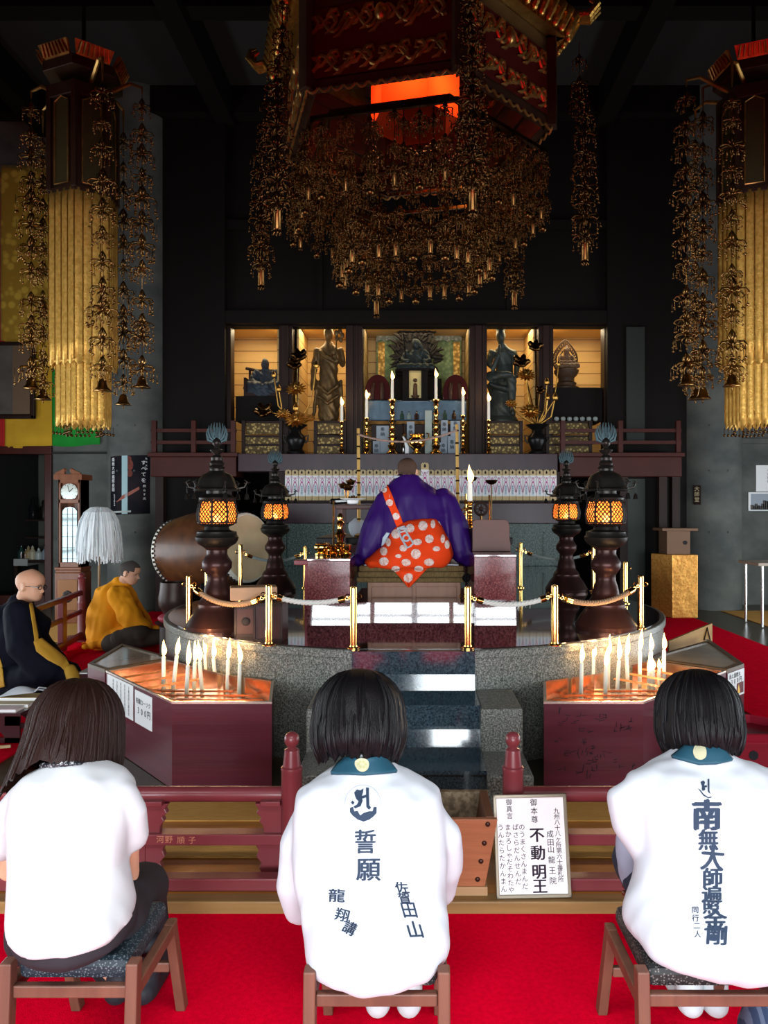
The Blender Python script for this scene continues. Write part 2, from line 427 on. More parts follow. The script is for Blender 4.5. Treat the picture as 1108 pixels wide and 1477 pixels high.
# frontal walls left and right of the altar, at the concrete pillars
WD = 12.5
def xw(px, d=WD): return (px-CX)*d/F
def zw(py, d=WD): return CH-(py-CY)*d/F
dx0, dx1, dzt = X0, xw(66), zw(655)
wl = MB().bb(X0, xw(74), WD, WD+.15, dzt+.12, ZT).bb(xw(74), -3.9, WD, WD+.15, 0, ZT)
struct(wl.build('wall_left', concrete, smooth=0))
struct(MB().bb(X0, xw(76), WD-.05, WD+.2, dzt, dzt+.13).bb(xw(66), xw(76), WD-.05, WD+.2, .04, dzt).bb(X0, xw(66), WD-.05, WD+.2, .04, .2)
       .build('door_1', redbrown, smooth=0, bevel=.01))
struct(MB().bb(xw(76), -4.6, WD-.03, WD, zw(655), zw(652)).build('trim_4', concrete_d, smooth=0))
rm = MB().bb(X0-.3, -4.2, 14.6, 14.7, 0, 4).bb(-4.25, -4.2, WD+.2, 14.6, 0, 4).bb(X0, -4.2, WD+.2, 14.6, 3.2, 3.3)
struct(rm.build('wall_left', mat('back room wall', (.10,.105,.085), .8), smooth=0))
struct(MB().bb(4.6, X1, WD, WD+.15, 0, ZT).build('wall_right', concrete, smooth=0))
struct(MB().bb(4.9, X1, WD-.06, WD, zw(640), zw(633)).bb(4.9, X1, WD-.04, WD, zw(741), zw(737)).build('trim_5', concrete, smooth=0))
# recesses between pillars and altar wall: dark timber doors
lp = MB().bb(-4.05, -3.0, 12.05, 12.2, .04, ZT)
struct(lp.build('wall_left', black_wood, smooth=0))
rp = MB().bb(3.05, 4.3, 12.05, 12.2, .04, ZT); struct(rp.build('wall_right', black_wood, smooth=0))
struct(MB().bb(xw(905,11.95), xw(932,11.95), 11.98, 12.04, .04, zw(690,11.95)).build('door_2', mat('green grey door', (.05,.06,.052), .5), smooth=0, bevel=.01))
struct(MB().bb(xw(905,11.95), xw(932,11.95), 12.0, 12.04, zw(640,11.95), zw(470,11.95)).build('trim_6', mat('green grey panel', (.03,.034,.03), .6), smooth=0, bevel=.01))

# two concrete pillars
def pillar(x, label):
    m = MB().lathe([(.47,.04),(.47,ZT)], (x,11.8+.42,0), 48)
    for zz in (1.25, 2.2, 2.9, 3.6):
        for a in (-112, -78): m.ball((x+.47*cos(R(a)), 12.22+.47*sin(R(a)), zz), .018, 8, 5)
    o = m.build('concrete_pillar', concrete); tag(o, label, 'pillar'); o['kind'] = 'structure'
pillar(-4.42, 'grey round concrete pillar with the dark poster on it')
pillar(4.74, 'bare grey round concrete pillar with form tie holes beside the steel legged table')

# rush mats on the varnished floor behind the railing
for y0, y1 in ((3.40, 3.585), (3.80, 4.10)):
    for s in (-1, 1):
        o = MB().bb(min(s*.36, s*5), max(s*.36, s*5), y0, y1, .044, .052).build('rush_mat', mat_tan, smooth=0, bevel=.003)
        tag(o, ('narrow tan rush mat strip just behind the railing, ' if y0 < 3.5 else 'tan rush mat strip nearer the candle box, ')+('under the carved names' if s < 0 else 'beside the framed sign'), 'mat', 'rush mats behind the railing')
for s in (-1, 1):
    o = MB().bb(min(s*2.55, s*4.0), max(s*2.55, s*4.0), 3.7, 11.6, .04, .05).build('carpet_runner', carpet_in, smooth=0)
    tag(o, 'red carpet runner under the seated monks' if s < 0 else 'red carpet runner passing the gold cloth pedestal', 'carpet')
tag(MB().bb(4.7, 6.6, 10.0, 11.7, .04, .05).build('floor_mat', mat_tan, smooth=0), 'tan mat on the grey floor under the steel legged table', 'mat')
tag(MB().bb(-5.6, -4.05, 9.0, 10.6, .04, .05).build('floor_mat', mat_tan, smooth=0), 'tan mat on the floor behind the low maroon rail by the clock', 'mat')

# ------------------------------------------------------------------ round stone dais with steps
DC, DR, DT = (0, 6.7), 2.08, .745
DF = 4.64
dais = thing('stone_dais', 'round speckled granite dais with polished dark top', 'dais', (0,6.7,.04))
poly = []
N = 120
for i in range(N):
    a = 2*pi*i/N; poly.append((DR*cos(a), max(DC[1]+DR*sin(a), DF)))
top = [(x*1.0, y) for x, y in poly]
MB().prism(poly, .04, DT-.045).build('wall', granite, dais, smooth=40)
MB().prism([(x*1.008, DC[1]+(y-DC[1])*1.008) for x, y in poly], DT-.055, DT).build('edge_slab', granite, dais, smooth=40, bevel=.008)
MB().prism([(x*.99, DC[1]+(y-DC[1])*.99) for x, y in poly], DT-.02, DT+.004).build('floor_slab', granite_f, dais, smooth=40)
MB().bb(-2.1, 2.1, 7.6, 11.5, .04, DT+.003).build('rear_slab', granite_f, dais, smooth=0)
st = thing('stone_steps', 'dark blue polished stone steps rising between granite cheek blocks', 'steps', (0,4.2,.04))
SX0, SX1 = -.378, .365
for k, (y0, z1) in enumerate(((3.87,.275), (4.25,.51), (4.588,DT+.002))):
    m = MB()
    zb = .04 if k == 0 else (.275, .51)[k-1]
    # slightly battered riser face under a nosing
    y1 = 4.60 if k < 2 else 4.66
    zm = zb+.40*(z1-zb); bt = .2*(zm-zb)
    prof = [(y0, zb), (y0+bt, zm), (y0+bt, z1-.022), (y0-.004, z1-.02), (y0-.004, z1), (y1, z1), (y1, zb)]
    m.loft([[V((x, a, c)) for a, c in prof] for x in (SX0, SX1)])
    m.build('step', granite_b, st, smooth=0)
for s, a, c in ((-1, -.60, SX0), (1, SX1, .60)):
    for y0, z1 in ((3.83,.265), (4.21,.50)):
        MB().bb(a, c, y0, 4.68, .04, z1).build('cheek_block', granite, st, smooth=0, bevel=.012)
# ------------------------------------------------------------------ stone altar with tablets
al = thing('stone_altar', 'wide stone altar with a polished mauve counter and green granite base', 'altar', (0,11.8,.745))
m = MB().bb(-2.2, 2.2, 11.5, 12.15, .745, 1.39); m.build('base', granite_g, al, smooth=0, bevel=.01)
for s in (-1, 1):
    q = MB(); x0, x1, z0, z1 = (.95, 1.95, .85, 1.24)
    for a in ((x0,x1,z0,z0+.025),(x0,x1,z1,z1+.025)): q.bb(min(s*a[0],s*a[1]), max(s*a[0],s*a[1]), 11.485, 11.5, a[2], a[3])
    for a in (x0, x1): q.bb(s*a-.013, s*a+.013, 11.485, 11.5, z0, z1+.025)
    q.build('panel_frame', granite_g, al, smooth=0)
MB().bb(-2.2, 2.2, 11.47, 12.15, 1.39, 1.70).build('band', granite_m, al, smooth=0, bevel=.01)
MB().bb(-2.2, 2.2, 11.36, 12.15, 1.70, 1.735).build('shelf', brown_wood, al, smooth=0, bevel=.006)
MB().bb(-2.2, 2.2, 11.55, 12.15, 1.735, 2.17).build('back_panel', brown_wood, al, smooth=0)
MB().bb(-2.65, 2.15, 11.45, 12.19, 2.17, 2.44).build('counter_slab', granite_m, al, smooth=0, bevel=.01)

def tablet(h=.46):
    t = thing('prayer_tablet', 'x', 'tablet', (0,0,0), 'prayer tablets standing along the altar shelf')
    w = .047
    pr = [(-w,0),(w,0),(w,h-.02),(w*.55,h),(w*.2,h-.008),(0,h+.008),(-w*.2,h-.008),(-w*.55,h),(-w,h-.02)]
    q = MB(); q.slab(pr, facing((0,0,0),(1,0,0),(0,0,1)), .022); q.build('board', cream, t, smooth=0)
    MB().bb(-w-.001, w+.001, -.0135, .0135, .065, h-.085).build('wrapper', white_paper, t, smooth=0)
    MB().bb(-.018, .018, -.0165, -.0135, .075, .23).build('name_slip', mat('pale blue paper', (.62,.74,.82), .8), t, smooth=0)
    c = MB()
    for s in (-1, 1):
        c.tube([(s*w*.95,-.017,.12),(s*.030,-.017,.21),(s*.012,-.018,.265),(0,-.018,.28)], .0035, 5)
        c.tube([(s*.04,-.017,h-.10),(s*.028,-.017,h-.13),(0,-.017,h-.115),(s*.02,-.017,.29)], .003, 5)
    c.ball((0,-.017,.275), (.014,.006,.012), 8, 5)
    c.build('cord', mat('magenta cord', (.52,.04,.28), .6), t)
    d = MB().lathe([(.004,0),(.014,.012),(.011,.028),(.002,.05)], (0,-.013,h-.062), 8); d.build('crest', ink_k, t)
    p = MB()
    for k, ch in enumerate('家内安全'): 
        vs, fs = glyph(ch); p.add([(x*.026, -.0172, .205-k*.031+y*.028) for x, y in vs], fs)
    p.build('writing', ink_k, t, smooth=0)
    return t
t0 = None
n = 40
for i in range(n):
    px = 416+i*9.8; 
    loc = ((px-CX)*11.42/F, 11.42, 1.736)
    lab = 'white wrapped wooden prayer tablet with magenta cord in the altar shelf row'
    if t0 is None: t0 = tablet(); t0.location = loc; t0['label'] = lab
    else: dup(t0, loc, label=lab)
tt = dup(t0, ((613-CX)*11.33/F, 11.33, 1.736), label='taller prayer tablet standing out above the row beside the purple monk', scale=(1.25,1,1.22)); del tt['group']

# ------------------------------------------------------------------ candlesticks, candles and things on the counter
FL = [(.25,0),(.62,.08),(.9,.20),(1.,.33),(.93,.46),(.74,.60),(.50,.74),(.26,.88),(.03,1.)]
def add_flame(parent, base, h, r, lean=0., power=None):
    mb = MB(); rings = []
    for a, t in FL:
        q = max(a, .03)*r; cx = lean*t*t*h + .25*r*sin(t*5); rings.append([V((base[0]+cx+q*cos(2*pi*i/8), base[1]+q*sin(2*pi*i/8), base[2]+t*h)) for i in range(8)])
    mb.loft(rings); o = mb.build('flame', flame, parent, smooth=180)
    if power:
        l = bpy.data.lights.new('flame_light', 'POINT'); l.energy = power; l.color = (1,.62,.30); l.shadow_soft_size = .015
        lo = bpy.data.objects.new('flame_light', l); COL.objects.link(lo); lo.location = (base[0]+lean*h*.4, base[1]-.0, base[2]+h*1.12)
    return o
def candle(px, ptop, pbot, d, r, label, group, fh, lean=0., tilt=0., power=None):
    b, t = P(px, pbot, d), P(px+tilt, ptop, d)
    c = thing('candle', label, 'candle', b, group)
    mb = MB(); mb.tube([b, b*.5+t*.5, t, t+V((0,0,.003))], [r, r*.97, r*.93, r*.6], 12); mb.build('stick', wax, c)
    MB().tube([t, t+V((0,0,.012))], .0015, 5).build('wick', ink_k, c)
    add_flame(c, t+V((0,0,.004)), fh*1.4, r*1.25, lean, power); return c
def stick_profile(h, r):
    p = [(r*1.0,0),(r*1.0,.02*h),(r*.8,.05*h),(r*.45,.09*h)]
    z = .09
    for k, q in enumerate((.75,.5,.85,.45,.62,.38,.66,.36,.5,.3,.46)):
        z += .072; p.append((r*q, z*h))
        p.append((r*.32, (z+.03)*h))
    return p+[(r*.3,.91*h),(r*.62,.95*h),(r*.66,.985*h),(r*.2,1.*h)]
cs = [(493,577,607,660,.055,'shorter candlestick at the far end, by the standing statue'),(529,567,602,660,.065,'middling candlestick nearest the left-leaning cane pole'),(566,540,575,660,.10,'tall candlestick left'),
      (629,537,575,658,.10,'tall'),(668,563,598,658,.065,''),(705,571,605,657,.055,'')]
CL = ['outermost slim brass candlestick below the tall standing statue','medium brass candlestick just inside the slim one below the standing statue','tallest brass candlestick on the standing statue side of the small shrine',
      'tallest brass candlestick on the pensive statue side of the small shrine','medium brass candlestick just inside the slim one below the pensive statue','outermost slim brass candlestick below the pensive statue']
for (px, ft, ct, bt, r, _), lab in zip(cs, CL):
    d = 11.72 if r < .08 else 11.66
    b = PZ(px, d, 2.441); ztop = P(px, ct, d).z; h = ztop-2.441
    o = MB().lathe(stick_profile(h, r), (b.x, b.y, b.z), 20).build('candlestick', gold, smooth=50); tag(o, lab, 'candlestick', 'brass candlesticks on the altar counter')
    candle(px, ft+8, ct+.5, d, .023, 'lit candle on the '+lab.replace(' brass','').replace(' just inside the slim one',' inboard of the slim one'), 'lit candles on the altar', .095, power=2.0)

def box_thing(name, lab, cat, x0, x1, y0, y1, z0, z1, m, bev=.004, group=None):
    o = MB().bb(x0, x1, y0, y1, z0, z1).build(name, m, smooth=0, bevel=bev); return tag(o, lab, cat, group)
def pxbox(name, lab, cat, a, b, top, bot, d, dep, m, bev=.004, group=None, zb=None):
    p, q = P(a, bot, d), P(b, top, d); return box_thing(name, lab, cat, p.x, q.x, d, d+dep, zb if zb is not None else p.z, q.z, m, bev, group)
blue_satin = mat('blue satin', (.035,.10,.17), .3, spec=.7, var=(5,(.02,.06,.11),.3,.7,(1,1,3)), bump=(5,.3,(3,3,.6)))
pale_box = mat('pale blue carton', (.34,.40,.47), .7)
tb = thing('offering_table', 'stepped offering table draped in blue satin behind the tall candlesticks', 'table', P(602,607,12.0))
q = P(531,607,12.02); q2 = P(673,577,12.02)
MB().bb(q.x, q2.x, 12.02, 12.19, q.z, q2.z).build('cloth_front', blue_satin, tb, smooth=0, bevel=.02)
MB().bb(q.x, q2.x, 11.98, 12.19, q.z-.06, q.z).build('gilt_shelf', gold_dim, tb, smooth=0, bevel=.005)
MB().bb(q.x+.05, q2.x-.05, 12.05, 12.19, 2.441, q.z-.06).build('stand', brown_wood, tb, smooth=0)
pk = lambda *a, **k: pxbox(*a, **k)
for (a, b, t, bo, lab) in ((538,548,636,660,'small pale blue carton at the foot of the tall candlestick'),(587,598,608,634,'pale blue carton behind the brass pot'),(636,646,606,628,'pale carton with a dark crest by the tall candlestick'),
        (646,658,629,656,'pale carton with black brush writing near the slender candlestick'),(634,645,638,657,'narrow pale carton between two candlesticks'),(650,664,607,624,'pale carton on the upper step near the medium candlestick'),(543,561,614,634,'blue grey carton on the step near the medium candlestick')):
    k = pxbox('offering_carton', lab, 'carton', a, b, t, bo, 11.86 if bo > 640 else 11.93, .1, pale_box, group=None, zb=2.441)
    c = P((a+b)/2, (t+bo)/2, 11.86 if bo > 640 else 11.93)
    w = MB(); write_flat(w, '奉納', (c.x, c.y-.002, c.z+.05), (1,0,0), (0,0,1), .07, bold=.01); o = w.build('writing', ink, k, smooth=0)
    put(o, k); o.matrix_parent_inverse = Matrix()
tall = pxbox('plaque', 'tall pale standing plaque with a white top beside the tall candlestick', 'plaque', 613,623,592,657,11.80,.03, mat('pale plaque', (.42,.47,.42), .6), zb=2.441)
def bottle(px, top, d, z0, r, m, lab):
    zt = P(px, top, d).z; h = zt-z0; x = (px-CX)*d/F
    t = thing('bottle', lab, 'bottle', (x,d,z0))
    MB().lathe([(r*.9,0),(r,.03*h),(r,.55*h),(r*.4,.75*h),(r*.35,.95*h)], (x,d,z0), 14).build('body', m, t)
    MB().lathe([(r*.42,0),(r*.42,.07*h)], (x,d,z0+.93*h), 12).build('cap', black_lac, t); return t
gl_g = mat('green bottle glass', (.02,.06,.05), .08, spec=.8, coat=1.)
gl_b = mat('brown bottle glass', (.03,.014,.01), .08, spec=.8, coat=1.)
zs = P(602,606,11.99).z+.006
for px, tp, m, lab in ((580,593,gl_g,'dark bottle on the gilt shelf by the tall candlestick'),(590,594,mat('pale bottle glass',(.2,.28,.28),.1,coat=1.),'pale glass bottle on the gilt shelf below the shrine'),(601,593,gl_b,'brown bottle on the gilt shelf below the shrine'),
        (642,592,gl_g,'dark bottle on the gilt shelf by the candlestick on the pensive statue side'),(655,592,gl_b,'brown bottle beneath the blue satin corner')):
    bottle(px, tp, 11.99, zs, .035, m, lab)
bottle(582, 611, 11.80, 2.441, .05, gl_b, 'stout dark bottle behind the brass pot')
pot = thing('incense_pot', 'round brass incense pot with a lotus foot at the centre of the counter', 'pot', PZ(601,11.62,2.441))
MB().lathe([(.07,0),(.075,.02),(.04,.05),(.06,.08),(.125,.14),(.135,.20),(.11,.25),(.085,.27),(.115,.30),(.11,.305),(.08,.27)], pot.location, 28).build('bowl', gold, pot, smooth=50)
for s in (-1, 1):
    c = pot.location+V((s*.13,0,.22)); MB().tube([c, c+V((s*.05,0,.02)), c+V((s*.055,0,.09)), c+V((s*.02,0,.1))], .014, 8).build('handle', gold, pot)
sp = thing('ladle', 'white porcelain spout ornament beside the brass pot', 'ladle', PZ(587,11.60,2.441))
c = V(sp.location); MB().tube([c, c+V((.0,0,.12)), c+V((-.03,0,.22)), c+V((-.06,0,.27))], [.035,.03,.018,.012], 10).build('body', white_paper, sp)

# black shrine with gilt inside
sx0, sx1 = P(581,577,11.98).x, P(617,577,11.98).x; szb, szt = P(0,576,12.0).z, P(0,535,12.0).z
sh = thing('miniature_shrine', 'small black shrine box with gilded interior and tiny statue above the blue satin', 'shrine', ((sx0+sx1)/2,12.1,szb))
q = MB().bb(sx0, sx0+.10, 12.0, 12.17, szb, szt).bb(sx1-.10, sx1, 12.0, 12.17, szb, szt).bb(sx0, sx1, 12.15, 12.18, szb, szt).bb(sx0-.02, sx1+.02, 11.98, 12.18, szt, szt+.04).bb(sx0-.01, sx1+.01, 11.98, 12.18, szb-.03, szb+.02)
q.build('case', black_lac, sh, smooth=0, bevel=.005)
MB().bb(sx0+.10, sx1-.10, 12.14, 12.15, szb+.02, szt).build('gilt_back', mat('pale gold paper', (.75,.6,.25), .5, .3), sh, smooth=0)
f = MB().limb([((sx0+sx1)/2,12.08,szb+.05),((sx0+sx1)/2,12.08,szb+.24)], [(.05,.04),(.035,.03)], 10).ball(((sx0+sx1)/2,12.07,szb+.31), .032, 10, 8).lathe([(.075,0),(.05,.03),(.07,.06)], ((sx0+sx1)/2,12.08,szb+.01), 14)
f.build('figure', statue_w, sh)
for px, lab in ((545,'maroon round topped lacquer screen on the standing statue side of the shrine'),(657,'maroon round topped lacquer screen on the pensive statue side of the shrine')):
    c = P(px,577,12.04); r = .20
    pr = [(-r,0),(r,0)]+[(r*cos(R(a)), .13+ .27*sin(R(a))) for a in range(0,181,15)]
    o = thing('round_screen', lab, 'screen', c, 'maroon lacquer screens')
    MB().slab(pr, facing(c,(1,0,0),(0,0,1)), .05).build('panel', mat('maroon mirror lacquer', (.028,.006,.008), .15, coat=.4), o, smooth=30, bevel=.01)
    q = MB()
    for s in (-.08, .07): q.limb([(c.x+s,c.y-.035,c.z+.02),(c.x+s,c.y-.035,c.z+.15),(c.x+s*.8,c.y-.035,c.z+.25)], [.03,.035,.03], 8)
    q.build('relief', brown_wood, o)

# centre hanging: green brocade with valance
c0, c1 = P(543,580,13.35), P(666,478,13.35)
hg = thing('brocade_hanging', 'green gold brocade hanging behind the central flame halo statue', 'hanging', ((c0.x+c1.x)/2,13.35,c0.z))
MB().grid(lambda u, v: V((lerp(c0.x,c1.x,u), 13.35+.012*sin(u*50), lerp(c0.z,c1.z,v))), 60, 6).build('panel', brocade_gn, hg, smooth=180, solid=.01)
zv = P(0,493,13.3).z
MB().grid(lambda u, v: V((lerp(c0.x,c1.x,u), 13.31+.012*sin(u*90), lerp(zv+.03*abs(sin(u*30)),c1.z,v))), 90, 4).build('valance', voro(mat('pale brocade',(.5,.5,.38),.5), 26, (.25,.28,.2), .2, .6), hg, smooth=180, solid=.008)
for a, b in ((.02,.10),(.90,.98)): MB().bb(lerp(c0.x,c1.x,a), lerp(c0.x,c1.x,b), 13.32, 13.34, c0.z, zv).build('border', brocade, hg, smooth=0)

# ------------------------------------------------------------------ statues
def statue_mesh(mb, vox, name): return fuse(mb, vox, 2, name)
def base_box(name, lab, x0, x1, z0, z1, y0=12.3, y1=12.95, m=black_wood):
    return box_thing(name, lab, 'plinth', x0, x1, y0, y1, z0, z1, m, .01)
def folds(amp, fx, fz):
    def fn(co, n): return co+n*amp*sin(co.x*fx+sin(co.z*fz*.4)*2.+co.z*fz)
    return fn
# seated elder on a high chair
zb = P(0,575,12.6).z; cx = P(383,575,12.6).x
base_box('black_plinth', 'plain black plinth under the seated elder statue', P(343,0,12.45).x, P(409,0,12.45).x, 3.02, zb-.001)
s = thing('seated_statue', 'dark bluish statue of a seated elder on a high backed chair', 'statue', (cx,12.6,zb))
m = MB(); k = .0115
m.limb([(cx,12.62,zb+.16),(cx,12.64,zb+.36),(cx,12.62,zb+.45)], [(.12,.15),(.10,.15),(.07,.08)], 14).ball((cx,12.58,zb+.565), (.072,.08,.095), 14, 10)
for q in (-1, 1):
    m.limb([(cx+q*.15,12.6,zb+.42),(cx+q*.22,12.55,zb+.28),(cx+q*.10,12.46,zb+.22)], [.065,.06,.05], 10)
    m.limb([(cx+q*.05,12.58,zb+.17),(cx+q*.24,12.45,zb+.17),(cx+q*.06,12.38,zb+.16)], [.10,.10,.08], 10)
m.limb([(cx-.22,12.42,zb+.10),(cx,12.38,zb+.06),(cx+.22,12.42,zb+.10)], [(.10,.05)]*3, 10)
me = statue_mesh(m, .012, 'figure'); displace(me, folds(.006,60,45)); link('figure', me, mat('blue black statue',(.035,.045,.06),.5,bump=(40,.2)), s, 180)
q = MB().bb(cx-.30, cx+.30, 12.36, 12.80, zb, zb+.06)
for a in (-.29, .29):
    q.bb(cx+a-.018, cx+a+.018, 12.74, 12.78, zb, zb+.5).bb(cx+a-.018, cx+a+.018, 12.37, 12.41, zb, zb+.30).bb(cx+a-.018, cx+a+.018, 12.37, 12.78, zb+.28, zb+.31)
q.tube([(cx-.36,12.76,zb+.53),(cx-.15,12.76,zb+.49),(cx+.15,12.76,zb+.49),(cx+.36,12.76,zb+.53)], .025, 8)
q.tube([(cx-.22,12.76,zb+.5),(cx-.25,12.76,zb+.42),(cx-.2,12.76,zb+.36),(cx-.25,12.76,zb+.28)], .02, 6)
q.build('chair', brown_wood, s, smooth=30)
# standing bodhisattva
zb = P(0,606,12.55).z; cx = P(474,606,12.55).x; zb -= .06; u = .0114
s = thing('standing_statue', 'tall gilt wood standing statue with beaded sash and lowered arm', 'statue', (cx,12.55,zb-.35))
m = MB()
m.limb([(cx,12.56,zb+.08),(cx+.0,12.56,zb+.5),(cx,12.56,zb+.78),(cx+.0,12.57,zb+1.0),(cx,12.57,zb+1.2),(cx,12.57,zb+1.3)], [(.13,.17),(.12,.18),(.11,.15),(.11,.16),(.10,.19),(.07,.09)], 16)
m.limb([(cx,12.57,zb+1.28),(cx,12.56,zb+1.40)], .055, 10).ball((cx,12.54,zb+1.47), (.082,.09,.115), 14, 10).limb([(cx,12.55,zb+1.55),(cx,12.55,zb+1.68)], [.06,.045], 10)
m.limb([(cx-.19,12.57,zb+1.2),(cx-.24,12.56,zb+.92),(cx-.25,12.50,zb+.66),(cx-.25,12.48,zb+.56)], [.062,.055,.045,.035], 10)
m.limb([(cx+.19,12.57,zb+1.2),(cx+.23,12.55,zb+.97),(cx+.17,12.44,zb+1.08),(cx+.14,12.40,zb+1.2)], [.062,.055,.045,.03], 10)
for q in (-1, 1):
    m.limb([(cx+q*.08,12.54,zb+.1),(cx+q*.08,12.46,zb+.03)], [.05,.04], 8)
    m.limb([(cx+q*.2,12.55,zb+.7),(cx+q*.22,12.55,zb+.35),(cx+q*.25,12.56,zb+.1)], [(.05,.03),(.04,.03),(.05,.03)], 8)
m.tube([(cx-.17,12.46,zb+.62),(cx,12.42,zb+.48),(cx+.17,12.46,zb+.62)], .03, 8).tube([(cx-.17,12.46,zb+.45),(cx,12.42,zb+.32),(cx+.17,12.46,zb+.45)], .025, 8)
m.tube([(cx-.15,12.48,zb+1.18),(cx,12.44,zb+1.06),(cx+.16,12.47,zb+1.0)], .03, 8)
me = statue_mesh(m, .012, 'figure'); displace(me, folds(.006,55,20)); link('figure', me, gilt_old, s, 180)
q = MB()
for a in range(7): q.ball((cx-.12+a*.04,12.445+abs(a-3)*.008,zb+1.13-.03*(3-abs(a-3))*.5), .018, 8, 6)
q.build('necklace', gold_dim, s)
q = MB().tube([(cx+.14,12.38,zb+1.05),(cx+.15,12.38,zb+1.4),(cx+.2,12.4,zb+1.55)], .012, 6)
for a in range(5): q.ball((cx+.19+.05*cos(a*1.3),12.40+.03*sin(a*2),zb+1.42+.07*sin(a*1.3)), (.035,.012,.05), 8, 5)
q.build('lotus_stem', gilt_old, s)
MB().lathe([(.24,0),(.26,.05),(.20,.12),(.22,.18),(.19,.24),(.24,.33),(.20,.35)], (cx,12.55,zb-.35), 24).build('lotus_base', statue_w, s)
# flame halo statue in the centre
zb = P(0,540,12.75).z; cx = P(600,540,12.75).x
base_box('rock_plinth', 'tall dark plinth under the flame halo statue', cx-.42, cx+.42, 3.0, zb-.12, 12.45, 13.1)
s = thing('flame_halo_statue', 'dark seated guardian statue before a carved flame halo', 'statue', (cx,12.75,zb-.12))
m = MB()
m.limb([(cx,12.74,zb+.14),(cx,12.76,zb+.36),(cx,12.74,zb+.46)], [(.12,.16),(.11,.18),(.07,.08)], 14).ball((cx,12.70,zb+.57), (.09,.10,.115), 14, 10)
m.limb([(cx+.06,12.70,zb+.62),(cx+.11,12.68,zb+.5),(cx+.12,12.68,zb+.36)], .025, 8)
for q in (-1, 1):
    m.limb([(cx+q*.18,12.74,zb+.42),(cx+q*.25,12.68,zb+.25),(cx+q*.16,12.56,zb+.22)], [.065,.06,.045], 10)
    m.limb([(cx+q*.05,12.7,zb+.10),(cx+q*.30,12.56,zb+.09),(cx+q*.04,12.48,zb+.10)], [.10,.095,.07], 10)
    m.limb([(cx+q*.25,12.6,zb+.05),(cx+q*.37,12.6,zb+.02)], [.06,.03], 8)
m.mv(Matrix.Translation((cx,12.7,zb)) @ Matrix.Scale(.86,4) @ Matrix.Translation((-cx,-12.7,-zb))); me = statue_mesh(m, .011, 'figure'); displace(me, folds(.006,55,45)); link('figure', me, mat('dark green bronze',(.03,.042,.045),.42,.4,bump=(40,.2)), s, 180)
q = MB().tube([(cx-.17,12.52,zb+.22),(cx-.2,12.50,zb+.62)], [.015,.012], 6).build('sword', bronze, s)
h = MB(); rr = random.Random(3)
for k in range(130):
    a = R(-35+250*k/129+rr.uniform(-2,2)); rad = rr.uniform(.24,.46); zc = zb+.40
    p0 = V((cx+rad*.78*cos(a), 12.95+rr.uniform(-.04,.04), zc+rad*.95*sin(a)))
    dr = V((cos(a)*.8, 0, sin(a)+.35)).normalized(); L = rr.uniform(.09,.17)
    sd = V((-dr.z,0,dr.x))*rr.choice((-1,1))*.05
    h.tube([p0, p0+dr*L*.5+sd*.5, p0+dr*L+sd*1.2], [.03,.024,.004], 6)
ring = [V((cx+.27*cos(R(t)), 12.97, zb+.38+.42*sin(R(t)))) for t in range(-40,221,10)]
h.slab([(p.x-cx, p.z-zb) for p in ring], facing((cx,12.98,zb),(1,0,0),(0,0,1)), .03)
h.build('flame_halo', mat('dark halo', (.028,.024,.022), .5, .3, bump=(30,.2)), s)
q = MB()
for z0, w in ((-.12,.36),(-.06,.30),(.0,.34)): q.bb(cx-w, cx+w, 12.5, 13.0, zb+z0, zb+z0+.055)
q.build('rock_seat', black_wood, s, smooth=0, bevel=.02)
# pensive bodhisattva, one leg crossed
zb = P(0,597,12.55).z; cx = P(726,597,12.55).x; zb -= .05
s = thing('pensive_statue', 'greenish bronze statue seated with one leg crossed and hand to cheek', 'statue', (cx,12.6,zb-.12))
m = MB()
m.limb([(cx+.03,12.64,zb+.66),(cx+.03,12.64,zb+.88),(cx,12.60,zb+1.08),(cx-.01,12.58,zb+1.16)], [(.12,.15),(.10,.14),(.10,.19),(.06,.08)], 16)
m.limb([(cx-.02,12.57,zb+1.14),(cx-.04,12.54,zb+1.24)], .055, 10).ball((cx-.045,12.52,zb+1.32), (.085,.095,.115), 14, 10)
m.lathe([(.07,0),(.085,.06),(.095,.10),(.04,.13)], (cx-.045,12.54,zb+1.40), 16)
m.limb([(cx+.18,12.60,zb+1.06),(cx+.24,12.58,zb+.84),(cx+.20,12.50,zb+.66),(cx+.10,12.44,zb+.60)], [.06,.052,.045,.035], 10)
m.limb([(cx-.19,12.58,zb+1.06),(cx-.24,12.50,zb+.86),(cx-.20,12.44,zb+.74),(cx-.09,12.42,zb+1.0),(cx-.07,12.43,zb+1.16)], [.06,.052,.048,.036,.02], 10)
m.limb([(cx+.08,12.62,zb+.60),(cx+.12,12.42,zb+.60),(cx+.13,12.42,zb+.30),(cx+.13,12.40,zb+.06),(cx+.13,12.32,zb+.03)], [.10,.085,.065,.05,.04], 12)
m.limb([(cx-.06,12.62,zb+.60),(cx-.22,12.46,zb+.65),(cx-.02,12.38,zb+.67),(cx+.10,12.36,zb+.66)], [.10,.09,.065,.045], 12)
m.lathe([(.25,0),(.24,.2),(.19,.42),(.24,.52),(.22,.56)], (cx-.03,12.66,zb), 20).limb([(cx-.20,12.5,zb+.52),(cx+.02,12.44,zb+.44)], [(.05,.10),(.05,.10)], 10)
me = statue_mesh(m, .012, 'figure'); displace(me, folds(.004,40,30)); link('figure', me, bronze_g, s, 180)
MB().lathe([(.27,0),(.28,.05),(.24,.12)], (cx-.02,12.6,zb-.12), 24).build('round_base', bronze_g, s)
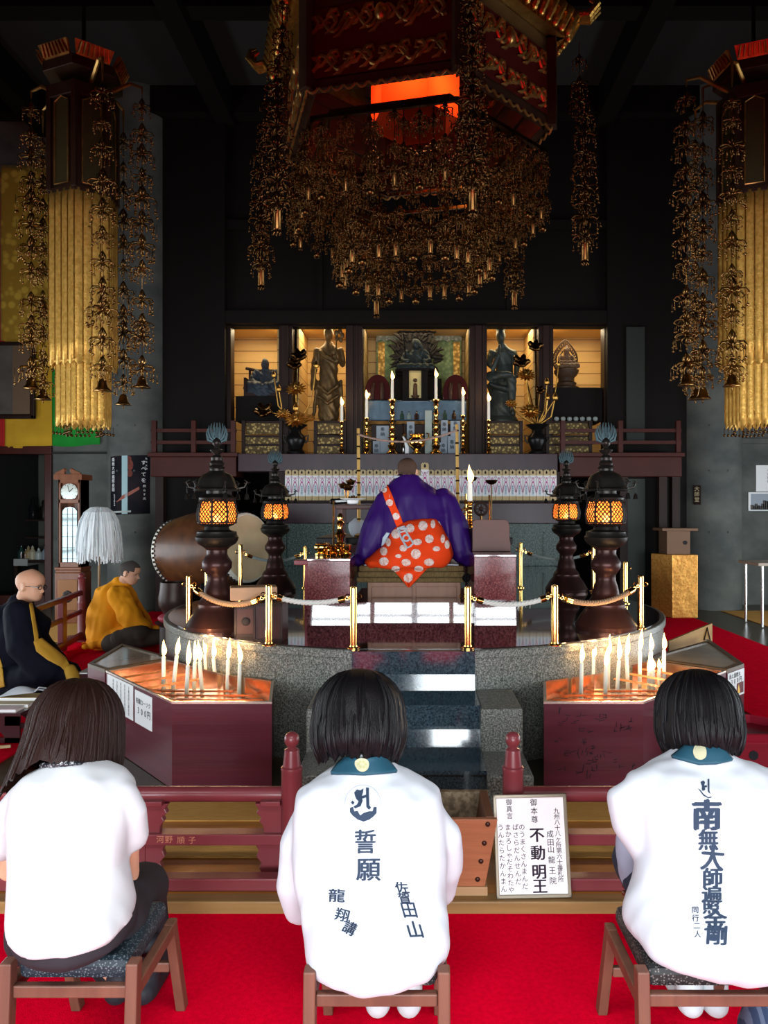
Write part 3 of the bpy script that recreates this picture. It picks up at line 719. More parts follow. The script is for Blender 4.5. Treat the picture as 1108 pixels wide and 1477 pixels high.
# seated buddha with openwork halo
zb = P(0,563,12.6).z; cx = P(817,563,12.6).x
base_box('black_plinth', 'plain black plinth under the small haloed statue', P(795,0,12.45).x, P(866,0,12.45).x, 3.02, zb-.001)
s = thing('haloed_statue', 'small seated statue with openwork leaf shaped halo on a tiered lotus seat', 'statue', (cx,12.6,zb))
m = MB(); z1 = zb+.36
m.limb([(cx,12.6,z1+.05),(cx,12.62,z1+.16),(cx,12.6,z1+.22)], [(.07,.09),(.065,.10),(.05,.05)], 12).ball((cx,12.58,z1+.285), (.052,.055,.065), 12, 8).ball((cx,12.585,z1+.35), .025, 8, 6)
for q in (-1, 1):
    m.limb([(cx+q*.10,12.6,z1+.19),(cx+q*.13,12.56,z1+.10),(cx+q*.02,12.50,z1+.09)], [.036,.034,.026], 8)
    m.limb([(cx+q*.03,12.58,z1+.03),(cx+q*.17,12.5,z1+.03),(cx+q*.02,12.46,z1+.03)], [.05,.05,.035], 8)
me = statue_mesh(m, .009, 'figure'); displace(me, folds(.003,80,60)); link('figure', me, mat('pale carved wood',(.17,.10,.055),.5,bump=(60,.2)), s, 180)
MB().lathe([(.21,0),(.21,.04),(.15,.07),(.17,.11),(.13,.14),(.13,.20),(.17,.24),(.20,.29),(.205,.325),(.16,.345)], (cx,12.6,zb), 24).build('lotus_seat', statue_w, s, smooth=30)
def leafpt(t, k): 
    a = R(-60+300*t); return V((cx+k*.205*cos(a)*(1-.12*max(0,sin(a))**2), 12.70, z1+.17+k*(.25*sin(a)+.07*max(0,sin(a))**8)))
q = MB()
for k in (1., .72, .5): q.tube([leafpt(i/40, k) for i in range(41)], .011, 6)
for i in range(26):
    t = i/25; a, b = leafpt(t, .72), leafpt(min(1,t+.03), 1.); q.tube([a, (a+b)/2+V((0,0,.02)), b], .008, 5)
    c = leafpt(t, .86); q.tube([c+V((.022*cos(j),0,.022*sin(j))) for j in [x*.9 for x in range(8)]], .006, 5)
q.build('halo', statue_w, s)

# ------------------------------------------------------------------ brocade steps, rails and vases in front of the alcoves
for (a, b, lab) in ((351,405,'below the seated elder statue'),(455,497,'below the standing statue'),(703,752,'below the pensive statue'),(790,852,'below the small haloed statue')):
    st_ = thing('brocade_step', 'dark stepped stand faced with gold brocade '+lab, 'stand', PZ((a+b)/2, 12.0, 2.441), 'brocade faced steps')
    xa, xb = (a-CX)*12.0/F, (b-CX)*12.0/F
    for z0, z1, y in ((2.45,2.60,12.02),(2.64,2.74,12.06),(2.80,2.97,12.10)):
        MB().bb(xa+.02, xb-.02, y, 12.19, z0, z1).build('brocade_panel', brocade_dk, st_, smooth=0)
        MB().bb(xa, xb, y-.015, 12.19, z1, z1+.035).build('shelf', brown_wood, st_, smooth=0, bevel=.004)
    for x in (xa, xb): MB().bb(x-.025, x+.025, 11.99, 12.05, 2.441, 3.0).build('post', brown_wood, st_, smooth=0)
for a, b, z, lab in ((846,0,0,''),):
    pass
rr = random.Random(5)
for i in range(7):
    px = 803+i*9.3; c = P(px, 606.5, 12.12)
    o = MB().lathe([(.012,0),(.033,.01),(.042,.035),(.035,.06),(.01,.07)], (c.x,c.y,3.006), 12).build('porcelain_jar', mat('grey porcelain',(.3,.34,.33),.3), smooth=60)
    tag(o, 'small grey white porcelain jar in the row below the haloed statue', 'jar', 'porcelain jars in a row')
def lotus_flower(mb, c, r, n=14, ax=(0,-.75,.66)):
    A = V(ax).normalized(); X = V((1,0,0)); Y = A.cross(X)
    for ring, (k, up) in enumerate(((n, .12), (n, .5), (n//2, 1.0))):
        for i in range(k):
            a = 2*pi*(i+.5*ring)/k; dr = X*cos(a)+Y*sin(a); L = r*(1-.22*ring)
            p = [c, c+dr*L*.5+A*(L*.45*up), c+dr*L*.95+A*(L*up*.6+.01)]
            mb.tube(p, [(.010,.018),(.010,r*.15),(.003,.005)], 6, up=A)
    mb.ball(c+A*(r*.15), r*.24, 10, 6)
def bud(mb, c, r, M=None): mb.lathe([(.005,-r*.9),(r*.6,-r*.5),(r*.72,0),(r*.45,r*.6),(.004,r*1.25)], c, 10)
def vase(cpx, lab, fl, buds, leaves):
    d = 11.72; c = PZ(cpx, d, 2.441)
    t = thing('lotus_vase', lab, 'vase', c, 'vases of gilt lotus on the altar')
    MB().lathe([(.13,0),(.14,.04),(.09,.08),(.11,.13),(.15,.22),(.14,.28),(.08,.34),(.075,.38),(.17,.45),(.18,.46),(.06,.39)], c, 24).build('vase', mat('black bronze', (.015,.014,.014), .3, .6), t, smooth=40)
    for s in (-1, 1): MB().tube([c+V((s*.13,0,.28)), c+V((s*.19,0,.30)), c+V((s*.18,0,.22)), c+V((s*.14,0,.18))], .014, 6).build('handle', bronze, t)
    rim = c+V((0,0,.44))
    for px, py, r, y in fl:
        p = P(px, py, d+y); mid = (p+rim)/2+V(((p.x-rim.x)*.25,0,.02))
        MB().tube([rim, mid, p], .013, 6).build('stem', gold_leaf, t)
        q = MB(); lotus_flower(q, p, r); q.build('flower', gold_leaf, t)
    for px, py, r, y in buds:
        p = P(px, py, d+y); mid = (p+rim)/2+V(((p.x-rim.x)*.3,0,-.08))
        MB().tube([rim, (rim+mid)/2, mid, p], .010, 6).build('stem', gold_leaf, t)
        q = MB(); bud(q, p, r); q.build('bud', gold_leaf, t)
    for px, py, r, y in leaves:
        p = P(px, py, d+y); 
        MB().tube([rim, (p+rim)/2+V((0,0,.05)), p], .010, 6).build('stem', gold_dim, t)
        q = MB(); T_ = Matrix.Translation(p) @ Matrix.Rotation(R(55),4,'X') @ Matrix.Rotation(px*.7,4,'Z')
        rings = []
        for rr_, z_ in ((.03,.02),(.45,.0),(.8,.03),(1.,-.01)): rings.append([T_ @ V((rr_*r*.8*(1+.22*cos(5*a_))*cos(a_), rr_*r*.8*(1+.22*cos(5*a_))*sin(a_), z_+rr_*r*.18*cos(5*a_))) for a_ in [2*pi*i_/40 for i_ in range(40)]])
        q.loft(rings, cap=False); q.build('leaf', gold_dim, t, smooth=180, solid=.008)
vase(427, 'black bronze vase of gilt lotus flowers by the standing statue', [(427,562,.17,-.05),(427,607,.19,-.12),(408,598,.12,-.15),(447,604,.09,-.1)],
     [(402,561,.06,-.1),(395,541,.055,0),(456,527,.06,.05),(427,588,.07,-.1)], [(425,525,.13,.1),(432,512,.14,.15),(380,592,.16,-.1)])
vase(775, 'black bronze vase of gilt lotus flowers by the pensive statue', [(759,542,.16,-.05),(765,595,.18,-.12),(738,583,.10,-.1)],
     [(789,551,.06,-.1),(801,573,.065,-.12),(790,573,.05,-.1),(806,525,.05,0)], [(752,521,.15,.1),(772,499,.13,.1),(779,563,.08,-.1)])

# side platforms with red brown rails
for s, xa, xb, lab in ((-1,-4.0,-2.7,'red brown wooden side platform with a low rail next to the drum'),(1,2.2,4.05,'red brown wooden side platform with a low rail next to the gold cloth pedestal')):
    t = thing('side_platform', lab, 'platform', ((xa+xb)/2,11.8,.04))
    MB().bb(xa, xb, 11.55, 12.04, 2.10, 2.40).build('beam', redbrown, t, smooth=0, bevel=.01)
    MB().bb(xa-.03, xb+.03, 11.5, 12.04, 2.40, 2.46).build('deck', redbrown, t, smooth=0, bevel=.006)
    for x in ([xa+.1, xb-.15] if s < 0 else [xb-.25, xb-.05, xa+1.0]): MB().bb(x-.06, x+.06, 11.65, 11.8, .04, 2.1).build('leg', brown_wood, t, smooth=0)
    for z in (2.62, 2.80): MB().bb(xa, xb, 11.56, 11.60, z-.025, z+.025).build('rail', redbrown, t, smooth=0)
    for x in (xa+.05, (xa+xb)/2, xb-.05): MB().bb(x-.035, x+.035, 11.54, 11.62, 2.46, 2.95).build('post', redbrown, t, smooth=0, bevel=.006)
# ------------------------------------------------------------------ raiban seat, side pedestals and ritual things
rb = thing('prayer_platform', 'wooden prayer platform with a woven mat cushion under the purple robed monk', 'platform', (0,6.4,DT))
pan = mat('platform wood', (.26,.125,.075), .4, var=(3,(.2,.09,.055),.3,.7,(6,1,1)))
MB().bb(-.375, .37, 6.06, 6.78, DT+.115, 1.025).build('body', pan, rb, smooth=0, bevel=.006)
q = MB()
for z0, z1 in ((.87,.905),(.985,1.022)): q.bb(-.37, .365, 6.048, 6.06, z0, z1)
for x in (-.355, -.003, .35): q.bb(x-.016, x+.016, 6.046, 6.06, .87, 1.022)
q.build('front_frame', pan, rb, smooth=0, bevel=.004)
b_ = .035
q = MB().loft([[V((x, 6.03, DT+.004)), V((x, 6.03+b_*.3, 1.6-137*6.03/F+.006)), V((x, 6.78, 1.6-137*6.03/F+.006)), V((x, 6.78, DT+.004))] for x in (-.48, .475)])
q.v = [V((v.x, v.y+(b_ if v.z > DT+.05 and v.y < 6.2 else 0), v.z)) for v in q.v]
plinth_z = 1.6-137*6.03/F
q = MB()
q.loft([[V((x, 5.72, DT+.004)), V((x, 5.72+BAT*.15, DT+.155)), V((x, 6.8, DT+.155)), V((x, 6.8, DT+.004))] for x in (-.472, .437)])
q.build('plinth', granite_p, rb, smooth=0)
mw = mat('woven mat', (.20,.135,.055), .75, var=(120,(.10,.065,.025),.35,.65,(1,1,.25)), bump=(220,.5,(.3,1,2)))
for k, (z0, z1, e) in enumerate(((1.025,1.065,.0),(1.065,1.11,.012),(1.11,1.155,.02))):
    MB().bb(-.46+e, .41-e, 6.0+e, 6.85, z0, z1).build('mat_cushion', mw, rb, smooth=0, bevel=.014)
MB().grid(lambda u, v: V((-.40+.75*u, 6.05+.7*v, 1.158+.012*nz(u*6,v*6))), 30, 20).build('white_sheet', cl_white, rb, smooth=180, solid=.006)
MB().tube([(.41+.035*cos(t*.5)*(1-t*.035), 5.99, 1.06+.035*sin(t*.5)*(1-t*.035)) for t in range(24)], .010, 6).build('scroll', black_lac, rb)

def pedestal(s, lab, top):
    x0, x1 = (-.79, -.475) if s < 0 else (.44, .75)
    t = thing('stone_pedestal', lab, 'pedestal', ((x0+x1)/2, 6.0, DT), 'red granite pedestals')
    MB().bb(x0, x1, 5.625, 6.30, DT+.19, top-.02).build('shaft', granite_r, t, smooth=0, bevel=.003)
    MB().bb(x0-.004, x1+.004, 5.62, 6.31, top-.02, top).build('top_slab', granite_p, t, smooth=0, bevel=.004)
    q = MB().loft([[V((x, 5.60, DT+.004)), V((x, 5.60+BAT*.19, DT+.19)), V((x, 6.30, DT+.19)), V((x, 6.30, DT+.004))] for x in (x0-.0, x1+.0)])
    q.build('foot', granite_p, t, smooth=0); return t
pedestal(-1, 'red granite pedestal carrying brass ritual vessels', 1.24)
pedestal(1, 'red granite pedestal carrying the upright brown board', 1.27)
# upright board on the far pedestal
t = thing('upright_board', 'plain brown upright board with notched corners on the red granite pedestal', 'board', (.61,6.02,1.27))
z0, z1 = 1.271, 1.52
pr = [(-.15,0),(.15,0),(.15,.06),(.142,.09),(.142,.20),(.13,.235),(.11,.25),(-.125,.25),(-.15,.235)]
MB().slab(pr, facing((.605,6.0,1.271),(1,0,0),(0,0,1)), .03).build('panel', mat('pinkish brown board', (.13,.065,.055), .5, var=(3,(.10,.05,.042),.3,.7)), t, smooth=0, bevel=.004)
MB().bb(.46, .75, 6.02, 6.24, 1.272, 1.30).bb(.46,.49,6.02,6.24,1.3,1.45).bb(.72,.75,6.02,6.24,1.3,1.45).build('stand', brown_wood, t, smooth=0)
# brass vessels on the near pedestal
def vessel(prof, c, lab, name='brass_vessel', m=gold, seg=22, sq=1):
    o = MB().lathe([(r*sq, z) for r, z in prof], c, seg).build(name, m, smooth=50); return tag(o, lab, 'vessel')
zt = 1.241
vessel([(.05,0),(.052,.02),(.03,.03),(.055,.05),(.06,.075),(.05,.09),(.055,.095),(.045,.09)], P(462,0,5.92)*V((1,1,0)).length*0+V(((464-CX)*5.92/F,5.92,zt)), 'small lidded brass cup at the outer corner of the pedestal')
def at(px, d, z): return V(((px-CX)*d/F, d, z))
vessel([(.075,0),(.08,.015),(.05,.025),(.07,.04),(.085,.07),(.08,.075),(.06,.05)], at(480,6.0,zt), 'broad brass offering bowl in the middle of the pedestal')
vessel([(.045,0),(.05,.02),(.03,.03),(.045,.05),(.05,.08),(.025,.10),(.03,.13),(.05,.16),(.03,.18),(.02,.22),(.035,.25),(.02,.27),(.028,.30),(.01,.33)], at(491,6.12,zt), 'tall tiered brass ritual bell with prong handle')
vessel([(.04,0),(.045,.02),(.025,.03),(.04,.05),(.045,.085),(.035,.09)], at(499,5.93,zt), 'small brass cup at the inner corner of the pedestal')
vessel([(.035,0),(.04,.015),(.022,.025),(.035,.05),(.04,.07),(.02,.09)], at(471,6.2,zt), 'small brass jar behind the broad bowl')
for i, (px, d) in enumerate(((474,5.88),(488,5.88),(500,6.05))):
    vessel([(.02,0),(.022,.01),(.010,.02),(.010,.05),(.024,.06),(.020,.066)], at(px,d,zt), ('tiny brass thimble cup at the front edge','tiny brass thimble cup before the ritual bell','tiny brass thimble cup beside the inner cup')[i]+' of the pedestal')
# ritual altar in front of the monk with corner poles and a cord
ga = thing('ritual_altar', 'low lacquered ritual altar in front of the purple robed monk', 'table', (0,7.5,DT))
MB().bb(-.95, .95, 7.36, 8.5, 1.26, 1.33).build('top', mat('dull black lacquer',(.012,.01,.01),.45,spec=.2), ga, smooth=0, bevel=.01)
for x in (-.85, .85):
    for y in (7.45, 8.4): MB().bb(x-.05, x+.05, y-.05, y+.05, DT+.004, 1.26).build('leg', redbrown, ga, smooth=0)
MB().bb(-.9, .9, 7.40, 7.42, .95, 1.26).build('front_panel', redbrown, ga, smooth=0)
PL = [((518,618,7.43),'tall gilt cane pole nearer the brass vessels, tied to the cord'),((661,612,7.43),'tall gilt cane pole nearer the upright board, tied to the cord')]
tops = []
for (px, py, d), lab in PL:
    b = at(px, d, 1.331); tp = P(px-1 if px < 600 else px-2, py, d); tops.append(tp)
    t = thing('cane_pole', lab, 'pole', b, 'cane poles of the ritual altar')
    MB().tube([b, tp], .016, 10).build('shaft', mat('gilt cane', (.50,.30,.09), .4, .5), t)
    q = MB()
    for k in range(9): c = lerp(b, tp, (k+.5)/9); q.lathe([(.017,-.008),(.021,0),(.017,.008)], c, 10)
    q.build('node', gold_dim, t)
    MB().lathe([(.045,0),(.05,.02),(.022,.04)], b, 14).build('foot', gold, t)
n_ = 24; cp = [lerp(tops[0], tops[1], i/n_)+V((0,-.02,-.06-.12*4*(i/n_)*(1-i/n_)*(.75))) for i in range(n_+1)]
q = MB()
for ph in (0, pi): q.tube([p+V((0,.006*cos(i*2.2+ph),.006*sin(i*2.2+ph))) for i, p in enumerate(cp)], .007, 6)
tag(q.build('sacred_cord', mat('five colour cord', (.30,.20,.16), .8)), 'thin twisted cord sagging between the two cane poles', 'cord')
def pole_cup(px, pt, pb, d, lab):
    b, tp = P(px, pb, d), P(px, pt, d); t = thing('stand_rod', lab, 'rod', b)
    MB().tube([b, tp], .008, 8).build('rod', gold, t); MB().lathe([(.03,0),(.03,.01),(.01,.03)], b, 12).build('foot', gold, t)
pole_cup(481, 722, 795, 6.25, 'thin straight brass rod rising behind the brass vessels')
pole_cup(706, 714, 789, 6.12, 'thin straight brass rod rising behind the upright board')
def small_table(px0, px1, pyt, d, lab):
    x0, x1 = (px0-CX)*d/F, (px1-CX)*d/F; z = P(0,pyt,d).z
    t = thing('side_table', lab, 'table', ((x0+x1)/2, d+.2, DT))
    MB().bb(x0, x1, d, d+.4, z-.04, z).build('top', redbrown, t, smooth=0, bevel=.006)
    for x in (x0+.04, x1-.04):
        for y in (d+.04, d+.36): MB().bb(x-.022, x+.022, y-.022, y+.022, DT+.004, z-.04).build('leg', redbrown, t, smooth=0)
    return z
zt_ = small_table(484, 545, 728, 6.9, 'small red brown side table behind the brass vessels')
zu_ = small_table(672, 705, 762, 6.55, 'small dark side table behind the upright board')
vessel([(.03,0),(.05,.01),(.055,.04),(.11,.05),(.12,.058),(.03,.05)], at(509,7.0,zt_+.001), 'flat white dish on the small red brown side table', 'dish', white_paper)
def lotus_thing(px, py, d, zb, lab, r):
    c = P(px, py, d); t = thing('metal_lotus', lab, 'ornament', V((c.x,d,zb)))
    MB().tube([V((c.x,d,zb)), (V((c.x,d,zb))+c)/2+V((.02,0,0)), c], .007, 6).build('stem', gold_dim, t)
    q = MB(); lotus_flower(q, c, r, 8); q.build('flower', gold, t)
lotus_thing(509, 722, 7.02, zt_+.055, 'bright brass lotus standing on the white dish', .06)
t = thing('metal_leaves', 'dark curled metal lotus leaves rising from the small side table', 'ornament', at(500,7.15,zt_))
q = MB(); 
for px, py, r in ((502,703,.05),(496,700,.05),(506,695,.045)): 
    c = P(px,py,7.15); q.lathe([(.004,.03),(r,.0),(r*1.1,.015),(r*.6,-.03),(.004,-.03)], c, 14); q.tube([at(500,7.15,zt_), c], .006, 5)
q.build('leaf', gold_dim, t)
t = thing('folded_hat', 'low black folded cap lying beside the white dish', 'hat', at(491,7.05,zt_+.001)); c = V(t.location)
MB().limb([c+V((-.07,0,.03)), c+V((.07,0,.035))], [(.03,.05),(.025,.045)], 10).build('body', black_lac, t)
t = thing('white_bundle', 'crumpled white cloth bundle by the foot of the cane pole', 'bundle', at(516,7.46,1.331)); c = V(t.location)
q = MB().ball(c+V((0,0,.09)), (.085,.06,.10), 20, 14); q.v = [v+V((.02*nz(v.x*20,v.y*20,v.z*20),0,.02*nz(v.z*25,v.x*9))) for v in q.v]
q.build('cloth', cl_white, t, smooth=180)
# objects on the far side: candle, wheel, brass lotus cups, gilt ornaments
b = at(678, 6.62, zu_+.001)
t = thing('candlestick', 'short ornate brass candlestick on the small dark side table', 'candlestick', b); h = P(678,723,6.62).z-b.z
MB().lathe(stick_profile(h, .05), b, 18).build('body', gold, t, smooth=50)
candle(678, 697, 722.5, 6.62, .022, 'lit white candle on the short candlestick beside the purple monk', 'lit candles on the altar', .11, power=1.5)
t = thing('wheel_ornament', 'dark brown lacquer wheel ornament with brass spokes', 'ornament', at(694,6.75,zu_+.001)); c = P(694,734,6.75)
q = MB().tube([c+V((.055*cos(a*.35),0,.055*sin(a*.35))) for a in range(19)], .012, 8)
for a in range(4): q.tube([c+V((.055*cos(a*.785),0,.055*sin(a*.785))), c-V((.055*cos(a*.785),0,.055*sin(a*.785)))], .006, 6)
q.ball(c, .02); q.build('wheel', brown_wood, t); MB().tube([c-V((0,0,.06)), V(t.location)], .012, 6).lathe([(.04,0),(.035,.015)], t.location, 12).build('stand', gold_dim, t)
for px, py, lab in ((680,690,'small brass cup on a thin stem nearer the monk'),(709,694,'small brass cup on a thin stem above the brass rod')):
    c = P(px, py, 7.45); t = thing('lotus_cup', lab, 'ornament', at(px,7.45,1.331))
    MB().lathe([(.01,-.035),(.045,-.02),(.062,.01),(.058,.012),(.03,0)], c, 18).build('cup', gold_dim, t, smooth=50)
    MB().tube([V(t.location), c-V((0,0,.03))], .006, 6).build('stem', gold_dim, t)
t = thing('gilt_ornament', 'cluster of brass filigree drops beside the short candlestick', 'ornament', at(672,6.7,zu_+.001)); c = V(t.location)
q = MB(); rr = random.Random(2)
for k in range(14): q.ball(c+V((rr.uniform(-.04,.05),rr.uniform(-.03,.03),rr.uniform(.03,.3))), rr.uniform(.010,.02), 8, 6)
q.tube([c, c+V((0,0,.3))], .010, 6); q.build('drops', gold, t)

# ------------------------------------------------------------------ bronze lanterns
paper = bpy.data.materials.new('orange lantern glass'); paper.use_nodes = True
nt = paper.node_tree; nt.nodes.clear(); o_ = nt.nodes.new('ShaderNodeOutputMaterial'); tl = nt.nodes.new('ShaderNodeBsdfTranslucent'); gl_ = nt.nodes.new('ShaderNodeBsdfGlossy'); mx = nt.nodes.new('ShaderNodeMixShader')
tl.inputs[0].default_value = (1.,.30,.08,1); gl_.inputs[0].default_value = (.5,.3,.2,1); gl_.inputs[1].default_value = .3; mx.inputs[0].default_value = .06
tr_ = nt.nodes.new('ShaderNodeBsdfTransparent'); tr_.inputs[0].default_value = (1.,.55,.25,1); m2_ = nt.nodes.new('ShaderNodeMixShader'); m2_.inputs[0].default_value = .14
nt.links.new(tl.outputs[0], mx.inputs[1]); nt.links.new(gl_.outputs[0], mx.inputs[2]); nt.links.new(mx.outputs[0], m2_.inputs[1]); nt.links.new(tr_.outputs[0], m2_.inputs[2]); nt.links.new(m2_.outputs[0], o_.inputs[0])
bulb_m = mat('lamp bulb', (1,.7,.4), .5, emit=((1.,.66,.34), 45))
def lantern():
    t = thing('bronze_lantern', 'x', 'lantern', (0,0,0), 'standing bronze lanterns on the dais')
    s = 5.44/F
    Y = lambda y: (908-y)*s
    pr = lambda tab: [(r*s, Y(y)) for r, y in tab]
    MB().lathe(pr([(43,908),(44,902),(41,897),(36,888),(30,880),(27,876),(27,872)]), seg=40).build('base', bronze_r, t, smooth=40)
    MB().lathe(pr([(27,872),(25,868),(20,862),(19,856),(17,846),(14,838),(14,830),(17,826),(21,820),(21.5,812),(17,805),(14.5,800),(15,794),(19,790)]), seg=32).build('shaft', bronze_r, t, smooth=40)
    MB().lathe(pr([(19,790),(27,785),(30,780),(31,776),(28.5,773),(28,768),(18,765),(17,761),(24,758),(27,756)]), seg=32).build('bowl', bronze, t, smooth=40)
    MB().lathe(pr([(25,722),(26,719),(22,716),(15,713),(15,709),(30,708),(33.5,709),(33,706.5),(29,704),(26.5,698),(25,692),(21,686),(13,682),(10,680),(10,677),(12,675),(9,672),(10.5,669),(8,665),(8.5,661),(5,657)]), seg=36).build('roof', bronze, t, smooth=35)
    MB().lathe(pr([(4,657),(5,655),(9,652),(10,650),(4,648),(3,645),(6,642),(6.5,638),(4,634),(1,631)]), seg=20).build('finial', bronze, t, smooth=40)
    q = MB()
    for sd in (-1, 1):
        for k in range(6):
            a = R(20+k*22); c = V((sd*.008, .0, Y(640))); p1 = c+V((sd*cos(a)*.055, .0, sin(a)*.065))
            q.tube([c+V((sd*cos(a)*.025,0,sin(a)*.03)), p1, p1+V((sd*.012,0,.045)), p1+V((sd*.006,0,.085))], [.009,.012,.008,.002], 6)
    q.build('flame_finial', mat('verdigris', (.05,.085,.095), .5, .4), t)
    n = 8; r0, r1, rt = 27*s, 29*s, 25*s; zb, zm, zt = Y(756), Y(742), Y(722)
    f = MB()
    for k in range(n):
        a0, a1 = 2*pi*(k-.5)/n+R(90)+.39, 2*pi*(k+.5)/n+R(90)+.39
        pt = lambda a, r, z: V((r*cos(a), r*sin(a), z))
        f.tube([pt(a0,r0,zb), pt(a0,r1,zm), pt(a0,rt,zt)], .008, 6)
        g = MB().add([pt(a0,r0,zb),pt(a1,r0,zb),pt(a1,r1,zm),pt(a0,r1,zm),pt(a1,rt,zt),pt(a0,rt,zt)], [(0,1,2,3),(3,2,4,5)])
        pan_ = g.build('glass_panel', paper, t, smooth=0, fix=False)
        la = MB()
        def on(u, v):
            r = lerp(r0,r1,min(v/.41,1)) if v < .41 else lerp(r1,rt,(v-.41)/.59); p, q_ = pt(a0,r,lerp(zb,zt,v)), pt(a1,r,lerp(zb,zt,v)); c = lerp(p,q_,u); return c*1.0+V((c.x,c.y,0)).normalized()*.004
        m_ = 4
        for i in range(-m_, m_+1):
            for sg in (1, -1):
                pts = []
                for j in range(13):
                    v = j/12; u = (i/m_+v*1.25) if sg > 0 else (1-i/m_-v*1.25)
                    if 0 <= u <= 1: pts.append(on(u, v))
                if len(pts) > 1: la.tube(pts, .0036, 4)
        for v in (.04, .96): la.tube([on(0,v), on(1,v)], .006, 5)
        for sd in (-1, 1): la.tube([on(.5,.93), on(.5+sd*.22,1.0), on(.5+sd*.35,.93), on(.5+sd*.5,.86)], .006, 4)
        o = la.build('lattice', bronze, t); put(o, pan_); o.matrix_parent_inverse = Matrix()
    f.build('frame', bronze, t)
    MB().lathe([(.02,0),(.026,.02),(.024,.05),(.01,.075)], (0,0,zb-.01), 12).build('bulb', bulb_m, t)
    for k in range(6):
        a = R(60*k); q = MB(); p = V((33*s*cos(a), 33*s*sin(a), Y(706))); dr = V((cos(a), sin(a), 0))
        q.tube([p-dr*.02, p+dr*.035+V((0,0,.012)), p+dr*.055+V((0,0,.05)), p+dr*.03+V((0,0,.065))], [.009,.008,.007,.003], 6)
        q.tube([p+dr*.03+V((0,0,.04)), p+dr*.075+V((0,0,.045))], [.006,.003], 5)
        q.tube([p+dr*.05+V((0,0,.02)), p+dr*.05+V((0,0,-.03))], .002, 4)
        q.lathe([(.02,-.075),(.018,-.07),(.012,-.04),(.003,-.03)], p+dr*.05, 10); q.build('hook_bell', bronze, t)
    return t
lp_ = []
LN = [((313,5.46),'bronze lantern with orange lit cells standing before the big drum'),((874,5.46),'bronze lantern with orange lit cells standing nearest the gold cloth pedestal'),
      ((397,7.95),'smaller looking rear bronze lantern on the drum side of the altar'),((817,7.95),'smaller looking rear bronze lantern on the gold pedestal side of the altar')]
lan = None
for (px, d), lab in LN:
    loc = ((px-CX)*d/F, d, DT+.004)
    if lan is None: lan = lantern(); lan.location = loc; lan['label'] = lab
    else: dup(lan, loc, label=lab, rz=.0)
    l = bpy.data.lights.new('lantern_light', 'POINT'); l.energy = LAN; l.color = (1,.55,.22); l.shadow_soft_size = .03
    lo = bpy.data.objects.new('lantern_light', l); COL.objects.link(lo); lo.location = (loc[0], loc[1], loc[2]+(908-744)*5.44/F)
# ------------------------------------------------------------------ brass posts and ropes
post_p = None; PO = {}
def bpost(key, px, d, lab, h=.385):
    global post_p
    loc = V(((px-CX)*d/F, d, DT+.004))
    if post_p is None:
        post_p = thing('brass_post', lab, 'post', (0,0,0), 'brass rope posts round the dais')
        MB().lathe([(.022,0),(.022,.365),(.020,.376),(.008,.38)], seg=20).build('tube', gold, post_p, smooth=40)
        MB().lathe([(.042,0),(.042,.006),(.026,.012),(.024,.022)], seg=20).build('flange', gold, post_p, smooth=40)
        q = MB()
        for s in (-1, 1): q.tube([V((s*(.022+.014-.014*cos(a*.6)), 0, .318+.014*sin(a*.6))) for a in range(11)], .0035, 6)
        q.build('eyelet', gold, post_p); post_p.location = loc; o = post_p
    else: o = dup(post_p, loc, label=lab)
    if h != .385: o.scale = (1,1,h/.385)
    PO[key] = loc+V((0,0,.318*h/.385)); return o
bpost('a', 388, 4.78, 'brass rope post at the front edge by the dark candle box with price papers')
bpost('b', 510, 4.68, 'brass rope post beside the steps, on the side of the brass vessels')
bpost('c', 675, 4.68, 'brass rope post beside the steps, on the side of the upright board')
bpost('d', 800, 4.78, 'brass rope post at the front edge by the pattern flecked candle box')
bpost('e', 273, 5.45, 'brass rope post outside the lantern by the drum')
bpost('f', 924, 5.45, 'brass rope post outside the lantern by the gold cloth pedestal')
bpost('g', 299, 6.7, 'brass rope post behind the drum side lantern')
bpost('h', 902, 6.9, 'brass rope post behind the gold pedestal side lantern')
bpost('i', 347, 7.9, 'rear brass rope post before the drumhead', .50)
bpost('j', 856, 7.9, 'rear brass rope post between the two gold pedestal side lanterns', .50)
bpost('k', 440, 8.3, 'rear brass rope post behind the brass vessels', .46)
bpost('l', 751, 8.3, 'rear brass rope post behind the upright board', .50)
rope_w = mat('white rope', (.62,.60,.55), .9); rope_b = mat('brown rope', (.34,.21,.12), .9); rope_g = mat('grey rope', (.30,.34,.33), .9)
